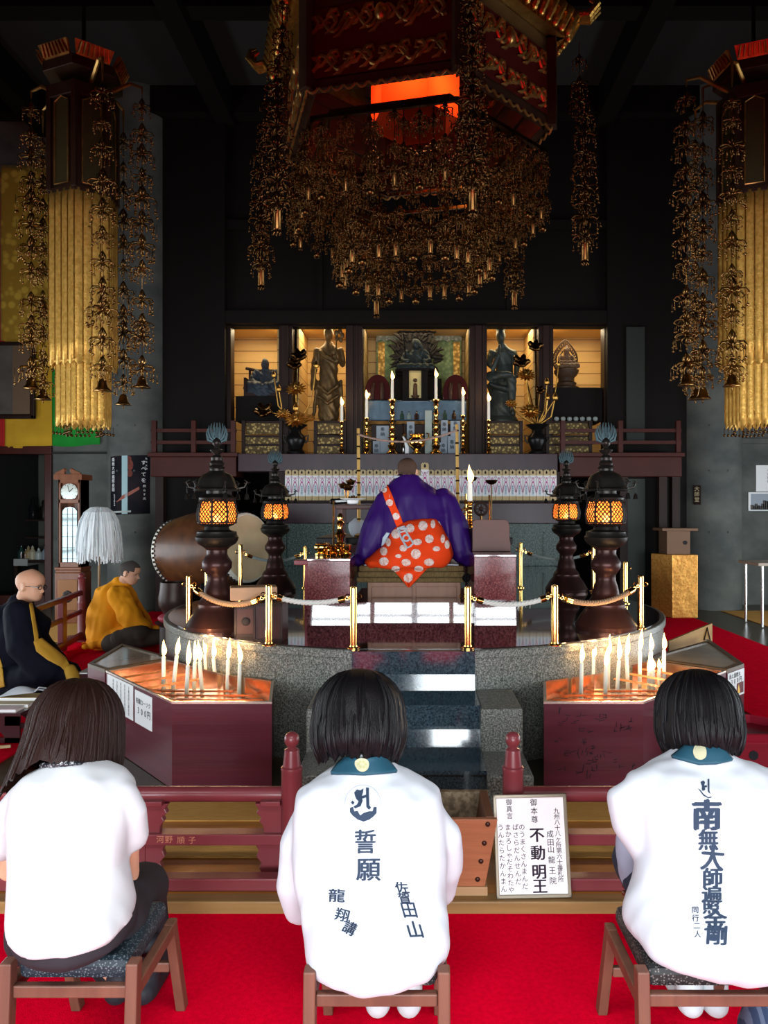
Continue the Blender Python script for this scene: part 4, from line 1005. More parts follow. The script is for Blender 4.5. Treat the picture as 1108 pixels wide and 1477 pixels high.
def rope(a, b, sag, r, m, lab, caps=True, f0=.16, frays=False):
    A, B = PO[a], PO[b]; L = (B-A).length
    cv = lambda t: lerp(A, B, t)+V((0,0,-sag*4*t*(1-t)))
    t_ = thing('barrier_rope', lab, 'rope', cv(.5))
    q = MB(); N_ = 60; ts = [lerp(f0, 1-f0, i/N_) for i in range(N_+1)]
    w = L*(1-2*f0)/(r*5.0)*2*pi/N_
    dr = (B-A).normalized(); sd = dr.cross(V((0,0,1))).normalized()
    for k in range(3):
        q.tube([cv(t)+(sd*cos(i*w+k*2.094)+V((0,0,1))*sin(i*w+k*2.094))*r*.55 for i, t in enumerate(ts)], r*.62, 7)
    if frays:
        rr = random.Random(9)
        for i in range(26):
            c = cv(lerp(.4,.85,rr.random())); q.tube([c, c+V((rr.uniform(-.02,.02),rr.uniform(-.02,.01),rr.uniform(-.05,.02)))], .0012, 4)
    q.build('twisted_cord', m, t_)
    if caps:
        for t0_, t1_ in ((f0*.35,f0*1.05),(1-f0*.35,1-f0*1.05)):
            MB().tube([cv(lerp(t0_,t1_,.45)), cv(t1_)], r*1.45, 12).build('brass_cap', gold, t_)
            h = MB()
            e = 0 if t0_ < .5 else 1
            for k in range(5): c = cv(lerp(e, lerp(t0_,t1_,.5), (k+.5)/5)); h.tube([c+V((.010*cos(x*.7)*(k%2),.010*cos(x*.7)*(1-k%2),.010*sin(x*.7))) for x in range(10)], .003, 5)
            h.build('hook', gold, t_)
rope('a','b',.045,.015,rope_w,'white twisted rope slung across the front beneath the brass vessels')
rope('c','d',.055,.015,rope_w,'frayed white twisted rope slung across the front beneath the upright board', frays=True)
rope('e','a',.10,.017,rope_b,'brown twisted rope around the lantern by the drum')
rope('d','f',.09,.017,rope_b,'brown twisted rope around the lantern by the gold cloth pedestal')
rope('i','k',.09,.014,rope_g,'grey twisted rope behind the rear lantern on the drum side')
rope('l','j',.09,.014,rope_g,'grey twisted rope behind the rear lantern on the gold pedestal side')
# ------------------------------------------------------------------ wooden block, small chests, drum, bowl drum
x0, x1 = -1.30, -1.0
t = thing('wood_block', 'pale wooden offering block laid across two small chests', 'block', (-1.12,4.98,1.02))
c = P(363,856,5.0)
MB().box((c.x+.0, 5.06, c.z), (.30,.16,.085), rz=R(14)).build('block', mat('pale wood block', (.52,.30,.17), .55, var=(3,(.43,.24,.13),.3,.7,(1,6,6))), t, smooth=0, bevel=.006)
def chest(px, py0, py1, w, d, lab, rz):
    b = P(px, py1, d); z0 = DT+.004; z1 = P(px, py0, d).z
    t = thing('small_chest', lab, 'chest', (b.x,d,z0), 'small chests before the lantern')
    M = Matrix.Translation((b.x,d,0)) @ Matrix.Rotation(rz,4,'Z')
    q = MB().bb(-w/2,w/2,-.08,.08,z0,z1).mv(M); q.build('case', mat('chest wood', (.06,.022,.02), .5, var=(4,(.042,.016,.015),.3,.7)), t, smooth=0, bevel=.004)
    h = (z0+z1)/2; q = MB()
    for a, b_, c_, d_ in ((-w/2,w/2,z0,z0+.02),(-w/2,w/2,z1-.02,z1),(-w/2,-w/2+.015,z0,z1),(w/2-.015,w/2,z0,z1)): q.bb(a,b_,-.088,-.08,c_,d_)
    q.mv(M); q.build('frame', brown_wood, t, smooth=0)
    q = MB().ball((0,-.085,h), (.03,.008,.028), 14, 6); q.mv(M); q.build('handle', ink_k, t)
chest(356, 872, 911, .15, 5.17, 'small square chest nearer the lantern, under the wood block', R(8))
chest(391, 868, 924, .19, 4.98, 'small square chest nearer the brass post, under the wood block', R(-4))
# big barrel drum lying on a stand
dr = thing('barrel_drum', 'large brown barrel drum with studded pale hide heads', 'drum', (-2.25,8.6,.04))
cA, cB = P(257,796,8.9), P(357,790,8.3)
ax = (cB-cA); L = ax.length; axn = ax.normalized(); up = V((0,0,1)); sdv = axn.cross(up).normalized(); up2 = sdv.cross(axn)
def drum_ring(t, r): 
    c = lerp(cA, cB, t); return [c+(sdv*cos(2*pi*i/40)+up2*sin(2*pi*i/40))*r for i in range(40)]
hr = .37
MB().loft([drum_ring(t, hr*(1+.20*(1-(2*t-1)**2))) for t in [i/12 for i in range(13)]]).build('barrel', mat('drum barrel', (.12,.04,.012), .42, var=(7,(.05,.018,.008),.3,.7,(1,1,1)), coat=.05), dr, smooth=50)
hide = mat('drum hide', (.66,.50,.30), .6, var=(5,(.58,.42,.24),.3,.7)); rimw = mat('pale hide rim', (.72,.68,.58), .6)
for t, s in ((0,-1),(1,1)):
    o = axn*s
    MB().loft([[p+o*k for p in drum_ring(t, r)] for r, k in ((hr*1.02,-.10),(hr*1.03,.0),(hr*.98,.02))]).build('hide_rim', rimw, dr, smooth=40)
    MB().loft([[p+o*k for p in drum_ring(t, r)] for r, k in ((hr*.97,.012),(hr*.95,.026),(hr*.1,.03))]).build('drumhead', hide, dr, smooth=40)
    q = MB()
    for row, kk in ((0,-.028),(1,-.068)):
        for i in range(48): 
            a = 2*pi*(i+.5*row)/48; q.ball(lerp(cA,cB,t)+(sdv*cos(a)+up2*sin(a))*hr*1.035+o*kk, .014, 6, 4)
    q.build('stud', ink_k, dr)
q = MB().lathe([(.06,0),(.05,.02),(.02,.03)], (0,0,0), 16); 
M_ = Matrix.Translation(lerp(cA,cB,.55)-sdv*0+V((.12,-.44,-.02))) @ Matrix.Rotation(R(90),4,'X'); q.mv(M_)
q.tube([lerp(cA,cB,.55)+V((.12+.055*cos(x*.7),-.46,-.05+.055*sin(x*.7))) for x in range(10)], .009, 6); q.build('ring_plate', bronze, dr)
q = MB(); cc = lerp(cA,cB,.5)
for s in (-1, 1):
    b = cc+axn*(-.32 if s < 0 else .02); q.box((b.x, b.y, .42), (.10,.7,.76)); 
q.box((cc.x,cc.y,.40),(.6,.10,.1)); q.build('stand', black_wood, dr, smooth=0, bevel=.02)
bw = thing('bowl_gong', 'dark round bowl gong resting on a red cushion by the golden robed monk', 'gong', at(254,7.6,.04))
c = P(253,862,7.6)
MB().lathe([(.03,-.165),(.11,-.155),(.158,-.08),(.165,0),(.15,.08),(.145,.155),(.135,.155),(.14,.05)], c, 36).build('bowl', mat('gong bronze', (.032,.016,.013), .4, .2), bw, smooth=60)
MB().ball(c+V((0,0,-.2)), (.17,.17,.06), 24, 10).build('cushion', mat('red silk', (.30,.03,.05), .5), bw, smooth=180)
MB().lathe([(.22,.04),(.22,.1),(.15,.14),(.15,c.z-.28),(.2,c.z-.24)], (c.x,c.y,0), 24).build('stand', brown_wood, bw, smooth=30)
# pedestal wrapped in gold cloth with a collecting box
dp = 10.9; x0, x1 = (950-CX)*dp/F, (1007-CX)*dp/F; zt = P(0,800,dp).z
gp = thing('cloth_pedestal', 'pedestal wrapped in gleaming gold brocade cloth in front of the bare pillar', 'pedestal', ((x0+x1)/2,dp+.25,.05))
xm = x0+.20
MB().add([(xm,dp,.05),(x1,dp,.05),(x1,dp+.5,.05),(x0,dp+.35,.05),(xm,dp,zt),(x1,dp,zt),(x1,dp+.5,zt),(x0,dp+.35,zt)],[(0,3,2,1),(4,5,6,7),(0,1,5,4),(1,2,6,5),(2,3,7,6),(3,0,4,7)]).build('cloth_wrap', voro(mat('gold satin', (.62,.25,.05), .3, .5, bump=(6,.7)), 34, (.74,.36,.08), .3, .6), gp, smooth=0, bevel=.01)
gb = thing('collection_box', 'small wooden collection box with round hole on the gold cloth pedestal', 'box', ((x0+x1)/2+.06,dp+.25,zt))
zb_ = P(0,766,dp).z
MB().bb(x0+.14, x1-.09, dp+.06, dp+.42, zt+.001, zb_).build('case', mat('plain brown wood', (.20,.11,.065), .5), gb, smooth=0, bevel=.005)
MB().bb(x0+.06, x1+.01, dp+.02, dp+.46, zb_, zb_+.04).build('lid', mat('plain brown wood', (.2,.1,.06)), gb, smooth=0, bevel=.006)
MB().lathe([(.03,0),(.03,.006)], (0,0,0), 18, M=Matrix.Translation(((x0+x1)/2+.12,dp+.058,(zt+zb_)/2)) @ Matrix.Rotation(R(90),4,'X')).build('hole', ink_k, gb)
# table with steel legs at the frame's edge
td = 10.0; zt = P(0,812,td).z
tb2 = thing('steel_leg_table', 'pale topped table with thin steel legs by the papered wall', 'table', (5.2,td+.3,.05))
MB().bb(4.50, 6.0, td-.02, td+.6, zt-.04, zt).build('top', mat('pale table top', (.45,.36,.28), .4), tb2, smooth=0, bevel=.006)
for x in (4.58, 5.9):
    for y in (td+.04, td+.54): MB().tube([(x,y,.052),(x,y,zt-.04)], .018, 12).build('leg', steel, tb2)
# ------------------------------------------------------------------ hanging ornament strings (shared pieces)
def plaque_piece(mb, c, s, a=0., th=.004):
    """pierced filigree plate: scrolls either side of a boss, hanging in the plane turned by a"""
    r = V((cos(a), sin(a), 0)); u = V((0,0,1)); p = lambda x, z: c+r*x*s+u*z*s
    for sd in (-1, 1):
        mb.tube([p(0,.0), p(sd*.35,.18), p(sd*.75,.12), p(sd*.95,-.12), p(sd*.7,-.28), p(sd*.5,-.12)], [.05*s,.07*s,.06*s,.05*s,.04*s,.02*s], 5)
        mb.tube([p(0,.1), p(sd*.25,.45), p(sd*.12,.75), p(0,.95)], [.06*s,.07*s,.05*s,.02*s], 5)
        mb.tube([p(sd*.1,-.05), p(sd*.4,-.3), p(sd*.3,-.6)], [.05*s,.05*s,.02*s], 5)
        mb.tube([p(sd*.85,-.2), p(sd*.85,-.75)], .02*s, 4); mb.ball(p(sd*.85,-.85), .10*s, 6, 5)
    mb.ball(p(0,.1), .16*s, 8, 5); mb.tube([p(0,-.1), p(0,-1.)], .02*s, 4); mb.ball(p(0,-.6), .08*s, 6, 4)
def bell(mb, c, s): mb.lathe([(.95*s,-1.2*s),(.90*s,-1.15*s),(.55*s,-.8*s),(.45*s,-.3*s),(.3*s,0),(.06*s,.08*s),(.05*s,.3*s)], c, 12); mb.tube([c+V((0,0,-1.2*s)), c+V((0,0,-1.6*s))], .08*s, 5)
def tassel(mb, c, s):
    mb.lathe([(.30*s,-1.9*s),(.42*s,-1.75*s),(.36*s,0),(.42*s,.05*s),(.12*s,.15*s)], c, 10)
    for i in range(6): a = i*pi/3; mb.tube([c+V((.3*s*cos(a),.3*s*sin(a),-1.85*s)), c+V((.34*s*cos(a),.34*s*sin(a),-2.25*s))], .10*s, 4)
def jingle(mb, c, s): mb.lathe([(.1*s,-.9*s),(.5*s,-.7*s),(.62*s,-.35*s),(.55*s,-.05*s),(.2*s,.1*s),(.06*s,.3*s)], c, 10)
def string_mesh(n, L, s, end, rseed=1, spread=1.0):
    """a string of n filigree tiers over length L hanging from the origin"""
    rr = random.Random(rseed); mb = MB(); mb.tube([(0,0,0),(0,0,-L)], .003, 4)
    for k in range(n):
        z = -L*(k+.6+rr.uniform(-.22,.22))/n; sc = s*(.75+.25*(k+1)/n)*rr.uniform(.78,1.18)
        for j in range(3): plaque_piece(mb, V((0,0,z)), sc, j*pi/3+rr.uniform(-.2,.2)+k*.4)
        for j in range(7):
            a = rr.uniform(0, 2*pi); q = V((cos(a), sin(a), 0))*sc*spread*rr.uniform(.5,1.)
            z2 = z-sc*rr.uniform(.4,1.1); mb.tube([q+V((0,0,z+.1*sc)), q+V((0,0,z2))], .0025, 4); mb.ball(q+V((0,0,z2)), .10*sc, 6, 4)
    e = V((0,0,-L))
    if end == 'bell': bell(mb, e, s*.62)
    if end == 'tassel': tassel(mb, e, s*.62)
    return mb
def hang_part(name, me, par, loc, rz=0, sc=1.0, m=None):
    o = bpy.data.objects.new(name, me); COL.objects.link(o)
    if m and not me.materials: me.materials.append(m)
    o.parent = par; o.location = V(loc)-par.location; o.rotation_euler = (0,0,rz); o.scale = (sc,)*3; return o
def shared(mb, name, m):
    me = mb.mesh(name); me.polygons.foreach_set('use_smooth', [True]*len(me.polygons)); me.materials.append(m); return me

# ------------------------------------------------------------------ great hexagonal canopy over the dais
cn = thing('hanging_canopy', 'great hexagonal gilt canopy with bead strings and red lamp above the dais', 'canopy', (0,6.7,4.82))
C0 = V((0,6.7,0)); HR = 1.18; A0 = -74
hexa = lambda k, r, z: C0+V((r*cos(R(A0+60*k)), r*sin(R(A0+60*k)), z))
frame_m = mat('canopy lacquer', (.045,.024,.013), .45, .2, var=(6,(.03,.014,.01),.3,.7))
def hexring(mb, r, z0, z1, t=.04):
    for k in range(6):
        a, b = hexa(k, r, 0), hexa(k+1, r, 0); n = ((a+b)/2-C0).normalized(); a2, b2 = a-n*t, b-n*t
        mb.add([V((p.x,p.y,z)) for z in (z0,z1) for p in (a,b,b2,a2)], [(0,3,2,1),(4,5,6,7),(0,1,5,4),(1,2,6,5),(2,3,7,6),(3,0,4,7)])
q = MB()
for z0, z1 in ((4.82,4.89),(5.10,5.17),(5.42,5.55)): hexring(q, HR, z0, z1, .07)
hexring(q, HR*.985, 4.85, 5.5, .02)
for k in range(6):
    p = hexa(k, HR, 0); q.box((p.x,p.y,5.18), (.10,.10,.74), rz=R(A0+60*k))
q.build('frame', frame_m, cn, smooth=0, bevel=.006)
carv = mat('gilt carving', (.62,.36,.11), .36, .85, var=(8,(.28,.15,.045),.3,.7)); redbk = mat('red ground', (.06,.006,.004), .8, spec=.1)
for k in range(6):
    a, b = hexa(k, HR+.012, 0), hexa(k+1, HR+.012, 0); n = ((a+b)/2-C0).normalized(); t = (b-a).normalized(); L = (b-a).length
    for z, h, sd in ((5.0,.085,1),(5.30,.10,2)):
        rr = random.Random(k*10+sd); q = MB()
        pt = lambda x, zz: a+t*(L*x)+V((0,0,z+zz))
        q.tube([pt(.08+.84*i/40, h*.7*sin(i*.55+sd)) for i in range(41)], .016, 6)
        for i in range(15):
            x = .09+.82*i/14; c = pt(x, h*.4*sin(i*1.6)); sg = 1 if i % 2 else -1
            q.tube([c, c+t*.03*sg+V((0,0,h*.5)), c+t*.075*sg+V((0,0,h*.55)), c+t*.085*sg+V((0,0,h*.1)), c+t*.05*sg], [.022,.020,.016,.012,.006], 6)
            q.tube([c, c-t*.05+V((0,0,-h*.6)), c-t*.10+V((0,0,-h*.75))], [.018,.018,.004], 5)
        if sd == 2: q.ball(pt(.5,.02), (.05,.05,.07), 10, 8)
        q.build('carved_panel', carv, cn)
    MB().add([a-n*.008+t*.06+V((0,0,4.9)), b-n*.008-t*.06+V((0,0,4.9)), b-n*.008-t*.06+V((0,0,5.42)), a-n*.008+t*.06+V((0,0,5.42))], [(0,1,2,3)]).build('panel_ground', redbk if k in (0,5) else frame_m, cn, smooth=0, solid=.006)
    q = MB()
    for i in range(12):
        x = (i+.5)/12; c = a+t*(L*x)+V((0,0,4.815)); q.tube([c-t*.045, c-t*.02+V((0,0,-.025)), c+V((0,0,-.032)), c+t*.02+V((0,0,-.025)), c+t*.045], .010, 5)
    q.build('scallop_edge', carv, cn)
# crown over the frame: bracketed cornice with upturned corner leaves
q = MB()
hexring(q, HR*1.10, 5.55, 5.62, .16); hexring(q, HR*1.2, 5.66, 5.74, .2)
for k in range(6):
    a, b = hexa(k, HR*1.14, 0), hexa(k+1, HR*1.14, 0)
    for i in range(14): p = lerp(a, b, (i+.5)/14); q.limb([p+V((0,0,5.56)), p+(p-C0)*.06+V((0,0,5.69))], .032, 7)
    p = hexa(k, HR*1.2, 5.7); o = (p-C0-V((0,0,5.7))).normalized()
    for w in (-.03, 0, .03):
        s_ = V((-o.y, o.x, 0))*w; q.tube([p+s_, p+o*.08+s_*1.5+V((0,0,-.01)), p+o*.15+s_*2+V((0,0,.06)), p+o*.13+s_*1.6+V((0,0,.13)), p+o*.08+s_+V((0,0,.15))], [.035,.034,.028,.018,.005], 8)
q.build('crown', gold_leaf, cn, smooth=40)
MB().lathe([(1.1,5.74),(.9,5.95),(.4,6.15),(.06,6.25)], (0,6.7,0), 6).build('roof', frame_m, cn, smooth=0)
MB().tube([(0,6.7,6.2),(0,6.7,ZT-.42)], .03, 8).build('chain', bronze, cn)
# red lamp box inside
red_cl = mat('red silk lamp', (.75,.07,.015), .7)
lam = bpy.data.materials.new('red lamp silk'); lam.use_nodes = True; nt = lam.node_tree; nt.nodes.clear()
o_ = nt.nodes.new('ShaderNodeOutputMaterial'); tl = nt.nodes.new('ShaderNodeBsdfTranslucent'); tl.inputs[0].default_value = (1.,.07,.015,1); nt.links.new(tl.outputs[0], o_.inputs[0])
MB().loft([[V((.40*cos(R(A0+60*k)), 6.7+.40*sin(R(A0+60*k)), z)) for k in range(6)] for z in (4.98,5.5)], cap=False).build('red_lamp', lam, cn, smooth=0, fix=False)
l = bpy.data.lights.new('canopy_lamp', 'POINT'); l.energy = 14; l.color = (1,.42,.15); l.shadow_soft_size = .08
lo = bpy.data.objects.new('canopy_lamp', l); COL.objects.link(lo); lo.location = (.05, 6.6, 5.2)
# inner lattice rings carrying the curtains of beads
q = MB()
for r, z in ((HR*.82,4.72),(HR*.60,4.30),(HR*.98,4.60)): hexring(q, r, z, z+.03, .03)
q.build('string_rail', gold_dim, cn, smooth=0)
S_small = [shared(string_mesh(4, .52, .075, 'tassel' if e else None, 10+e), 's', gold_dim) for e in (0, 1)]
m0 = string_mesh(4, .50, .072, None, 20); jingle(m0, V((0,0,-.54)), .05); S_j = shared(m0, 's', gold_dim)
m0 = string_mesh(3, .46, .070, 'tassel', 21); S_t = shared(m0, 's', gold_dim)
m0 = string_mesh(3, .50, .078, None, 22); S_p = shared(m0, 's', gold_dim)
def curtain(r, z, per, meshes, sc=1.0):
    for k in range(6):
        a, b = hexa(k, r, z), hexa(k+1, r, z)
        for i in range(per):
            hang_part('bead_string', meshes[i % len(meshes)], cn, lerp(a, b, (i+.5)/per), rz=k*1.05+i, sc=sc)
curtain(HR*.98, 4.62, 6, [S_j, S_t], 1.12)
curtain(HR*.80, 4.74, 4, [S_p], 1.3)
curtain(HR*.60, 4.30, 5, [S_j, S_t, S_t], 1.25)
big = shared(string_mesh(8, 1.14, .125, 'tassel', 30, 1.1), 's', gold_dim)
for k in range(6): hang_part('corner_string', big, cn, hexa(k, HR*1.24, 4.95), rz=k, sc=1.0)
for k in range(6): hang_part('corner_string', S_p, cn, hexa(k, HR*1.2, 5.5), rz=k*2, sc=1.2)

# ------------------------------------------------------------------ two tall gold banners in front of the pillars
pleat = mat('banner gold cloth', (.78,.47,.11), .42, .45, var=(26,(.58,.32,.06),.35,.65), bump=(60,.25))
def banner(px, d, lab):
    cx = (px-CX)*d/F; t = thing('gold_banner', lab, 'banner', (cx,d,2.47), 'tall pleated gold banners before the pillars')
    Z = lambda py: CH-(py-CY)*d/F
    hx = lambda r, k, z: V((cx+r*cos(R(-90+60*k+8)), d+r*sin(R(-90+60*k+8)), z))
    def sleeve(r, z0, z1, name, fl):
        rings = []; n = 120
        for j in range(9):
            z = lerp(z1, z0, j/8); ring = []
            for i in range(n):
                u = i/n*6; k = int(u); f = u-k; p = lerp(hx(r,k,0), hx(r,k+1,0), f); o = (p-V((cx,d,0))); o.z = 0; o.normalize()
                w = abs(sin(pi*i/5)); zz = z-(fl*(1-abs(((i/5) % 1)-.5)*2) if j == 8 else 0)
                ring.append(V((p.x, p.y, zz))+o*(.012*w))
            rings.append(ring)
        q = MB().loft(rings, cap=False); q.build(name, pleat, t, smooth=30, solid=.006)
        q = MB()
        for i in range(24):
            u = (i*5)/n*6; k = int(u); f = u-k; p = lerp(hx(r*1.02,k,0), hx(r*1.02,k+1,0), f); q.tube([(p.x,p.y,z1),(p.x,p.y,z0+.01)], .007, 5)
        q.build('gilt_cord', gold_leaf, t)
    sleeve(.335, Z(528), Z(288), 'upper_cloth', .045); sleeve(.27, Z(612), Z(520), 'lower_cloth', .05)
    q = MB()
    for z0, z1, r in ((Z(158),Z(140),.36),(Z(292),Z(284),.35),(Z(122),Z(108),.40)):
        q.loft([[hx(r,k,z) for k in range(6)] for z in (z0,z1)])
    q.loft([[hx(.325,k,z) for k in range(6)] for z in (Z(288),Z(140))])
    for k in range(6): p = hx(.335,k,0); q.bb(p.x-.025,p.x+.025,p.y-.025,p.y+.025,Z(288),Z(140))
    q.build('frame', frame_m, t, smooth=0, bevel=.006)
    for k in range(6):
        a, b = hx(.300,k,0), hx(.300,k+1,0); o = ((a+b)/2-V((cx,d,0))); o.z = 0; o = o.normalized()*.03
        pn = [lerp(a,b,.2)+o+V((0,0,Z(280))), lerp(a,b,.8)+o+V((0,0,Z(280))), lerp(a,b,.8)+o+V((0,0,Z(165))), lerp(a,b,.5)+o+V((0,0,Z(158))), lerp(a,b,.2)+o+V((0,0,Z(165)))]
        MB().add(pn, [(0,1,2,3,4)]).build('panel', mat('dark gilt panel', (.06,.05,.02), .5, .3), t, smooth=0, solid=.004)
        q = MB(); q.tube([p+o*.2 for p in pn]+[pn[0]+o*.2], .010, 5); q.build('panel_border', carv, t)
        c = lerp(hx(.40,k,0),hx(.40,k+1,0),.5); q = MB(); tt_ = (hx(1,k+1,0)-hx(1,k,0)).normalized(); oo = o.normalized()
        q.loft([[c-tt_*.16+V((0,0,Z(108))), c+tt_*.16+V((0,0,Z(108))), c+tt_*.16+V((0,0,Z(108)))-oo*.03, c-tt_*.16+V((0,0,Z(108)))-oo*.03],
                [c-tt_*.19+oo*.07+V((0,0,Z(92))), c+tt_*.19+oo*.07+V((0,0,Z(92))), c+tt_*.19+oo*.04+V((0,0,Z(92))), c-tt_*.19+oo*.04+V((0,0,Z(92)))]])
        for i in range(7): q.tube([c+tt_*(-.15+.05*i)+oo*.02+V((0,0,Z(107))), c+tt_*(-.13+.043*i)+oo*.075+V((0,0,Z(94)))], .012, 5)
        q.build('crown_leaf', mat('red gold crown', (.55,.26,.07), .4, .8, var=(12,(.25,.10,.03),.3,.7)), t)
    MB().tube([(cx,d,Z(110)),(cx,d,ZT)], .02, 6).build('hanger', bronze, t)
    # corner arms with long filigree strings
    return t, hx, Z, cx, d
longs = {}
for n_, L_, sd_ in ((12,2.98,41),(12,2.86,42),(11,2.92,43)):
    longs[sd_] = shared(string_mesh(n_, L_, .155, 'bell', sd_, 1.1), 's', mat('string gilt', (.42,.24,.08), .28, 1., var=(9,(.16,.08,.025),.3,.7)))
pend = MB()
for i in range(6): pend.tube([(-.11+.044*i,0,0),(-.11+.044*i,0,-.06)], .004, 4); pend.ball((-.11+.044*i,0,-.08), .016, 6, 4)
pend = shared(pend, 's', gold_dim)
for px, lab, arms in ((121,'pleated gold banner hanging before the poster pillar and green cloth',((45,41.5,.12),(148,43,-.5),(205,41.5,.05),(178,43,.5),(62,42,.5))),
                      (1087,'pleated gold banner hanging before the bare pillar',((990,41,-.1),(1014,43,.05),(1056,42,-.42),(1003,42,.5),(1130,41,.0),(1160,43,.3)))):
    t, hx, Z, cx, d = banner(px, 8.0, lab)
    for (ax_, key, dy) in arms:
        x = (ax_-CX)*(d+dy)/F; key = int(key); me = longs[key]
        top = V((x, d+dy, 5.98 if key == 41 else 5.8))
        hang_part('filigree_string', me, t, top, rz=ax_, sc=1.0)
        q = MB(); c = V((cx,d,5.95)); q.tube([lerp(c,V((x,d+dy,6.0)),.4), lerp(c,V((x,d+dy,6.0)),.8)+V((0,0,.1)), V((x,d+dy,6.05)), top], [.025,.02,.016,.006], 6); q.build('arm', carv, t)
    q = MB()
    for k in range(6):
        p = lerp(hx(.25,k,0), hx(.25,k+1,0), .5); hang_part('pendant_row', pend, t, V((p.x,p.y,Z(615))), rz=R(60*k+8))

# ------------------------------------------------------------------ cloths and pictures on the end walls
def wallcloth(name, lab, cat, parts, wy, amp=.02, group=None):
    t = thing(name, lab, cat, P((parts[0][0]+parts[-1][1])/2, parts[0][3], wy))
    for a, b, y0, y1, m, nm in parts:
        p, q = P(a, y1, wy), P(b, y0, wy)
        MB().grid(lambda u, v: V((lerp(p.x,q.x,u), wy-.03-amp*(.5+.5*sin(u*7+v*1.3))-.006*nz(u*9,v*9), lerp(p.z,q.z,v)-.02*sin(u*5)*(1-v))), 24, 24).build(nm, m, t, smooth=180, solid=.006)
    return t
wallcloth('colour_banner', 'wall banner of red, yellow and green cloth strips with gold damask above', 'banner',
    [(-40,9,250,647,cl_red,'red_strip'),(9,77,250,645,cl_yellow,'yellow_strip'),(77,146,250,643,cl_green,'green_strip')], WD)
dam = wallcloth('damask_hanging', 'gold damask cloth hanging behind the framed picture', 'hanging', [(3,80,240,492,brocade_y,'cloth')], WD-.06)
t = thing('framed_picture', 'large framed grey picture hanging on the yellow cloth', 'picture', P(8,605,WD-.14))
p, q_ = P(-60,604,WD-.16), P(50,493,WD-.16)
MB().bb(p.x, q_.x, WD-.15, WD-.12, p.z, q_.z).build('print', mat('grey brown print', (.13,.115,.10), .4, var=(3,(.08,.07,.062),.3,.7)), t, smooth=0)
f = MB()
for a, b, c, e in ((p.x,q_.x,p.z,p.z+.06),(p.x,q_.x,q_.z-.06,q_.z),(p.x,p.x+.06,p.z,q_.z),(q_.x-.06,q_.x,p.z,q_.z)): f.bb(a,b,WD-.18,WD-.12,c,e)
f.build('frame', brown_wood, t, smooth=0, bevel=.01)
MB().bb(q_.x-.36,q_.x-.06,WD-.155,WD-.15,p.z+.06,q_.z-.06).build('mount', mat('brown mount', (.16,.10,.06), .6), t, smooth=0)
f = MB()
for a, b, c, e in ((p.x+.06,q_.x-.06,p.z+.06,p.z+.075),(q_.x-.075,q_.x-.06,p.z+.06,q_.z-.06)): f.bb(a,b,WD-.165,WD-.15,c,e)
f.build('gilt_fillet', gold_dim, t, smooth=0)
pc = wallcloth('purple_curtain', 'strip of purple curtain with white crest behind the gold banner', 'curtain', [(1077,1200,540,617,mat('purple cloth', (.035,.012,.11), .8),'cloth')], WD-.02)
c = P(1100,604,WD-.10); q = MB()
for k in range(5): a = 2*pi*k/5+1.57; q.ball(c+V((.07*cos(a),0,.07*sin(a))), (.045,.004,.055), 10, 6)
q.build('crest', mat('cream print', (.6,.5,.3), .7), pc)
for a, b, y0, y1, m, lab in ((1091,1135,671,709,white_paper,'white notice sheet pinned on the concrete wall by the edge'),(1080,1135,710,737,white_paper,'landscape photograph print pinned below the white notice sheet')):
    p, q_ = P(a,y1,WD-.02), P(b,y0,WD-.02)
    t = thing('wall_sheet', lab, 'notice', ((p.x+q_.x)/2,WD-.02,p.z))
    MB().bb(p.x,q_.x,WD-.015,WD-.01,p.z,q_.z).build('sheet', m, t, smooth=0)
    if y0 > 700:
        x0, x1 = lerp(p.x,q_.x,.06), lerp(p.x,q_.x,.94); h = q_.z-p.z
        MB().bb(x0,x1,WD-.017,WD-.015,p.z+.06*h,p.z+.92*h).build('sky_area', mat('print sky', (.32,.36,.42), .5), t, smooth=0)
        q = MB(); rr = random.Random(4)
        for k in range(16): 
            x = lerp(x0+.02,x1-.02,k/15); hh = rr.uniform(.25,.6)*h; q.bb(x-.025,x+.025,WD-.019,WD-.017,p.z+.07*h,p.z+hh)
        q.build('building_area', mat('print buildings', (.05,.045,.05), .5, var=(30,(.12,.10,.09),.4,.6)), t, smooth=0)
    else:
        q = MB()
        for k, tx in enumerate(('納経所','受付時間')): q = write_flat(MB(), tx, (lerp(p.x,q_.x,.72-.3*k), WD-.016, q_.z-.09), (1,0,0), (0,0,1), .055); q.build('writing', ink_k, t, smooth=0)
# small plate at the pillar's side
sg = thing('name_plate', 'narrow dark wooden name plate beside the bare pillar', 'plate', P(1005,728,11.72))
p, q_ = P(1001,728,11.86), P(1009,700,11.86)
M_ = facing(((p.x+q_.x)/2,11.84,(p.z+q_.z)/2),(1,-.75,0),(0,0,1))
MB().box((0,0,0),(.11,.30,.015)).mv(M_).build('board', brown_wood, sg, smooth=0)
q = MB(); write_flat(q, '大師堂', (0,.095,.009), (1,0,0), (0,1,0), .08); q.mv(M_); q.build('writing', mat('cream print', (.6,.5,.3)), sg, smooth=0)
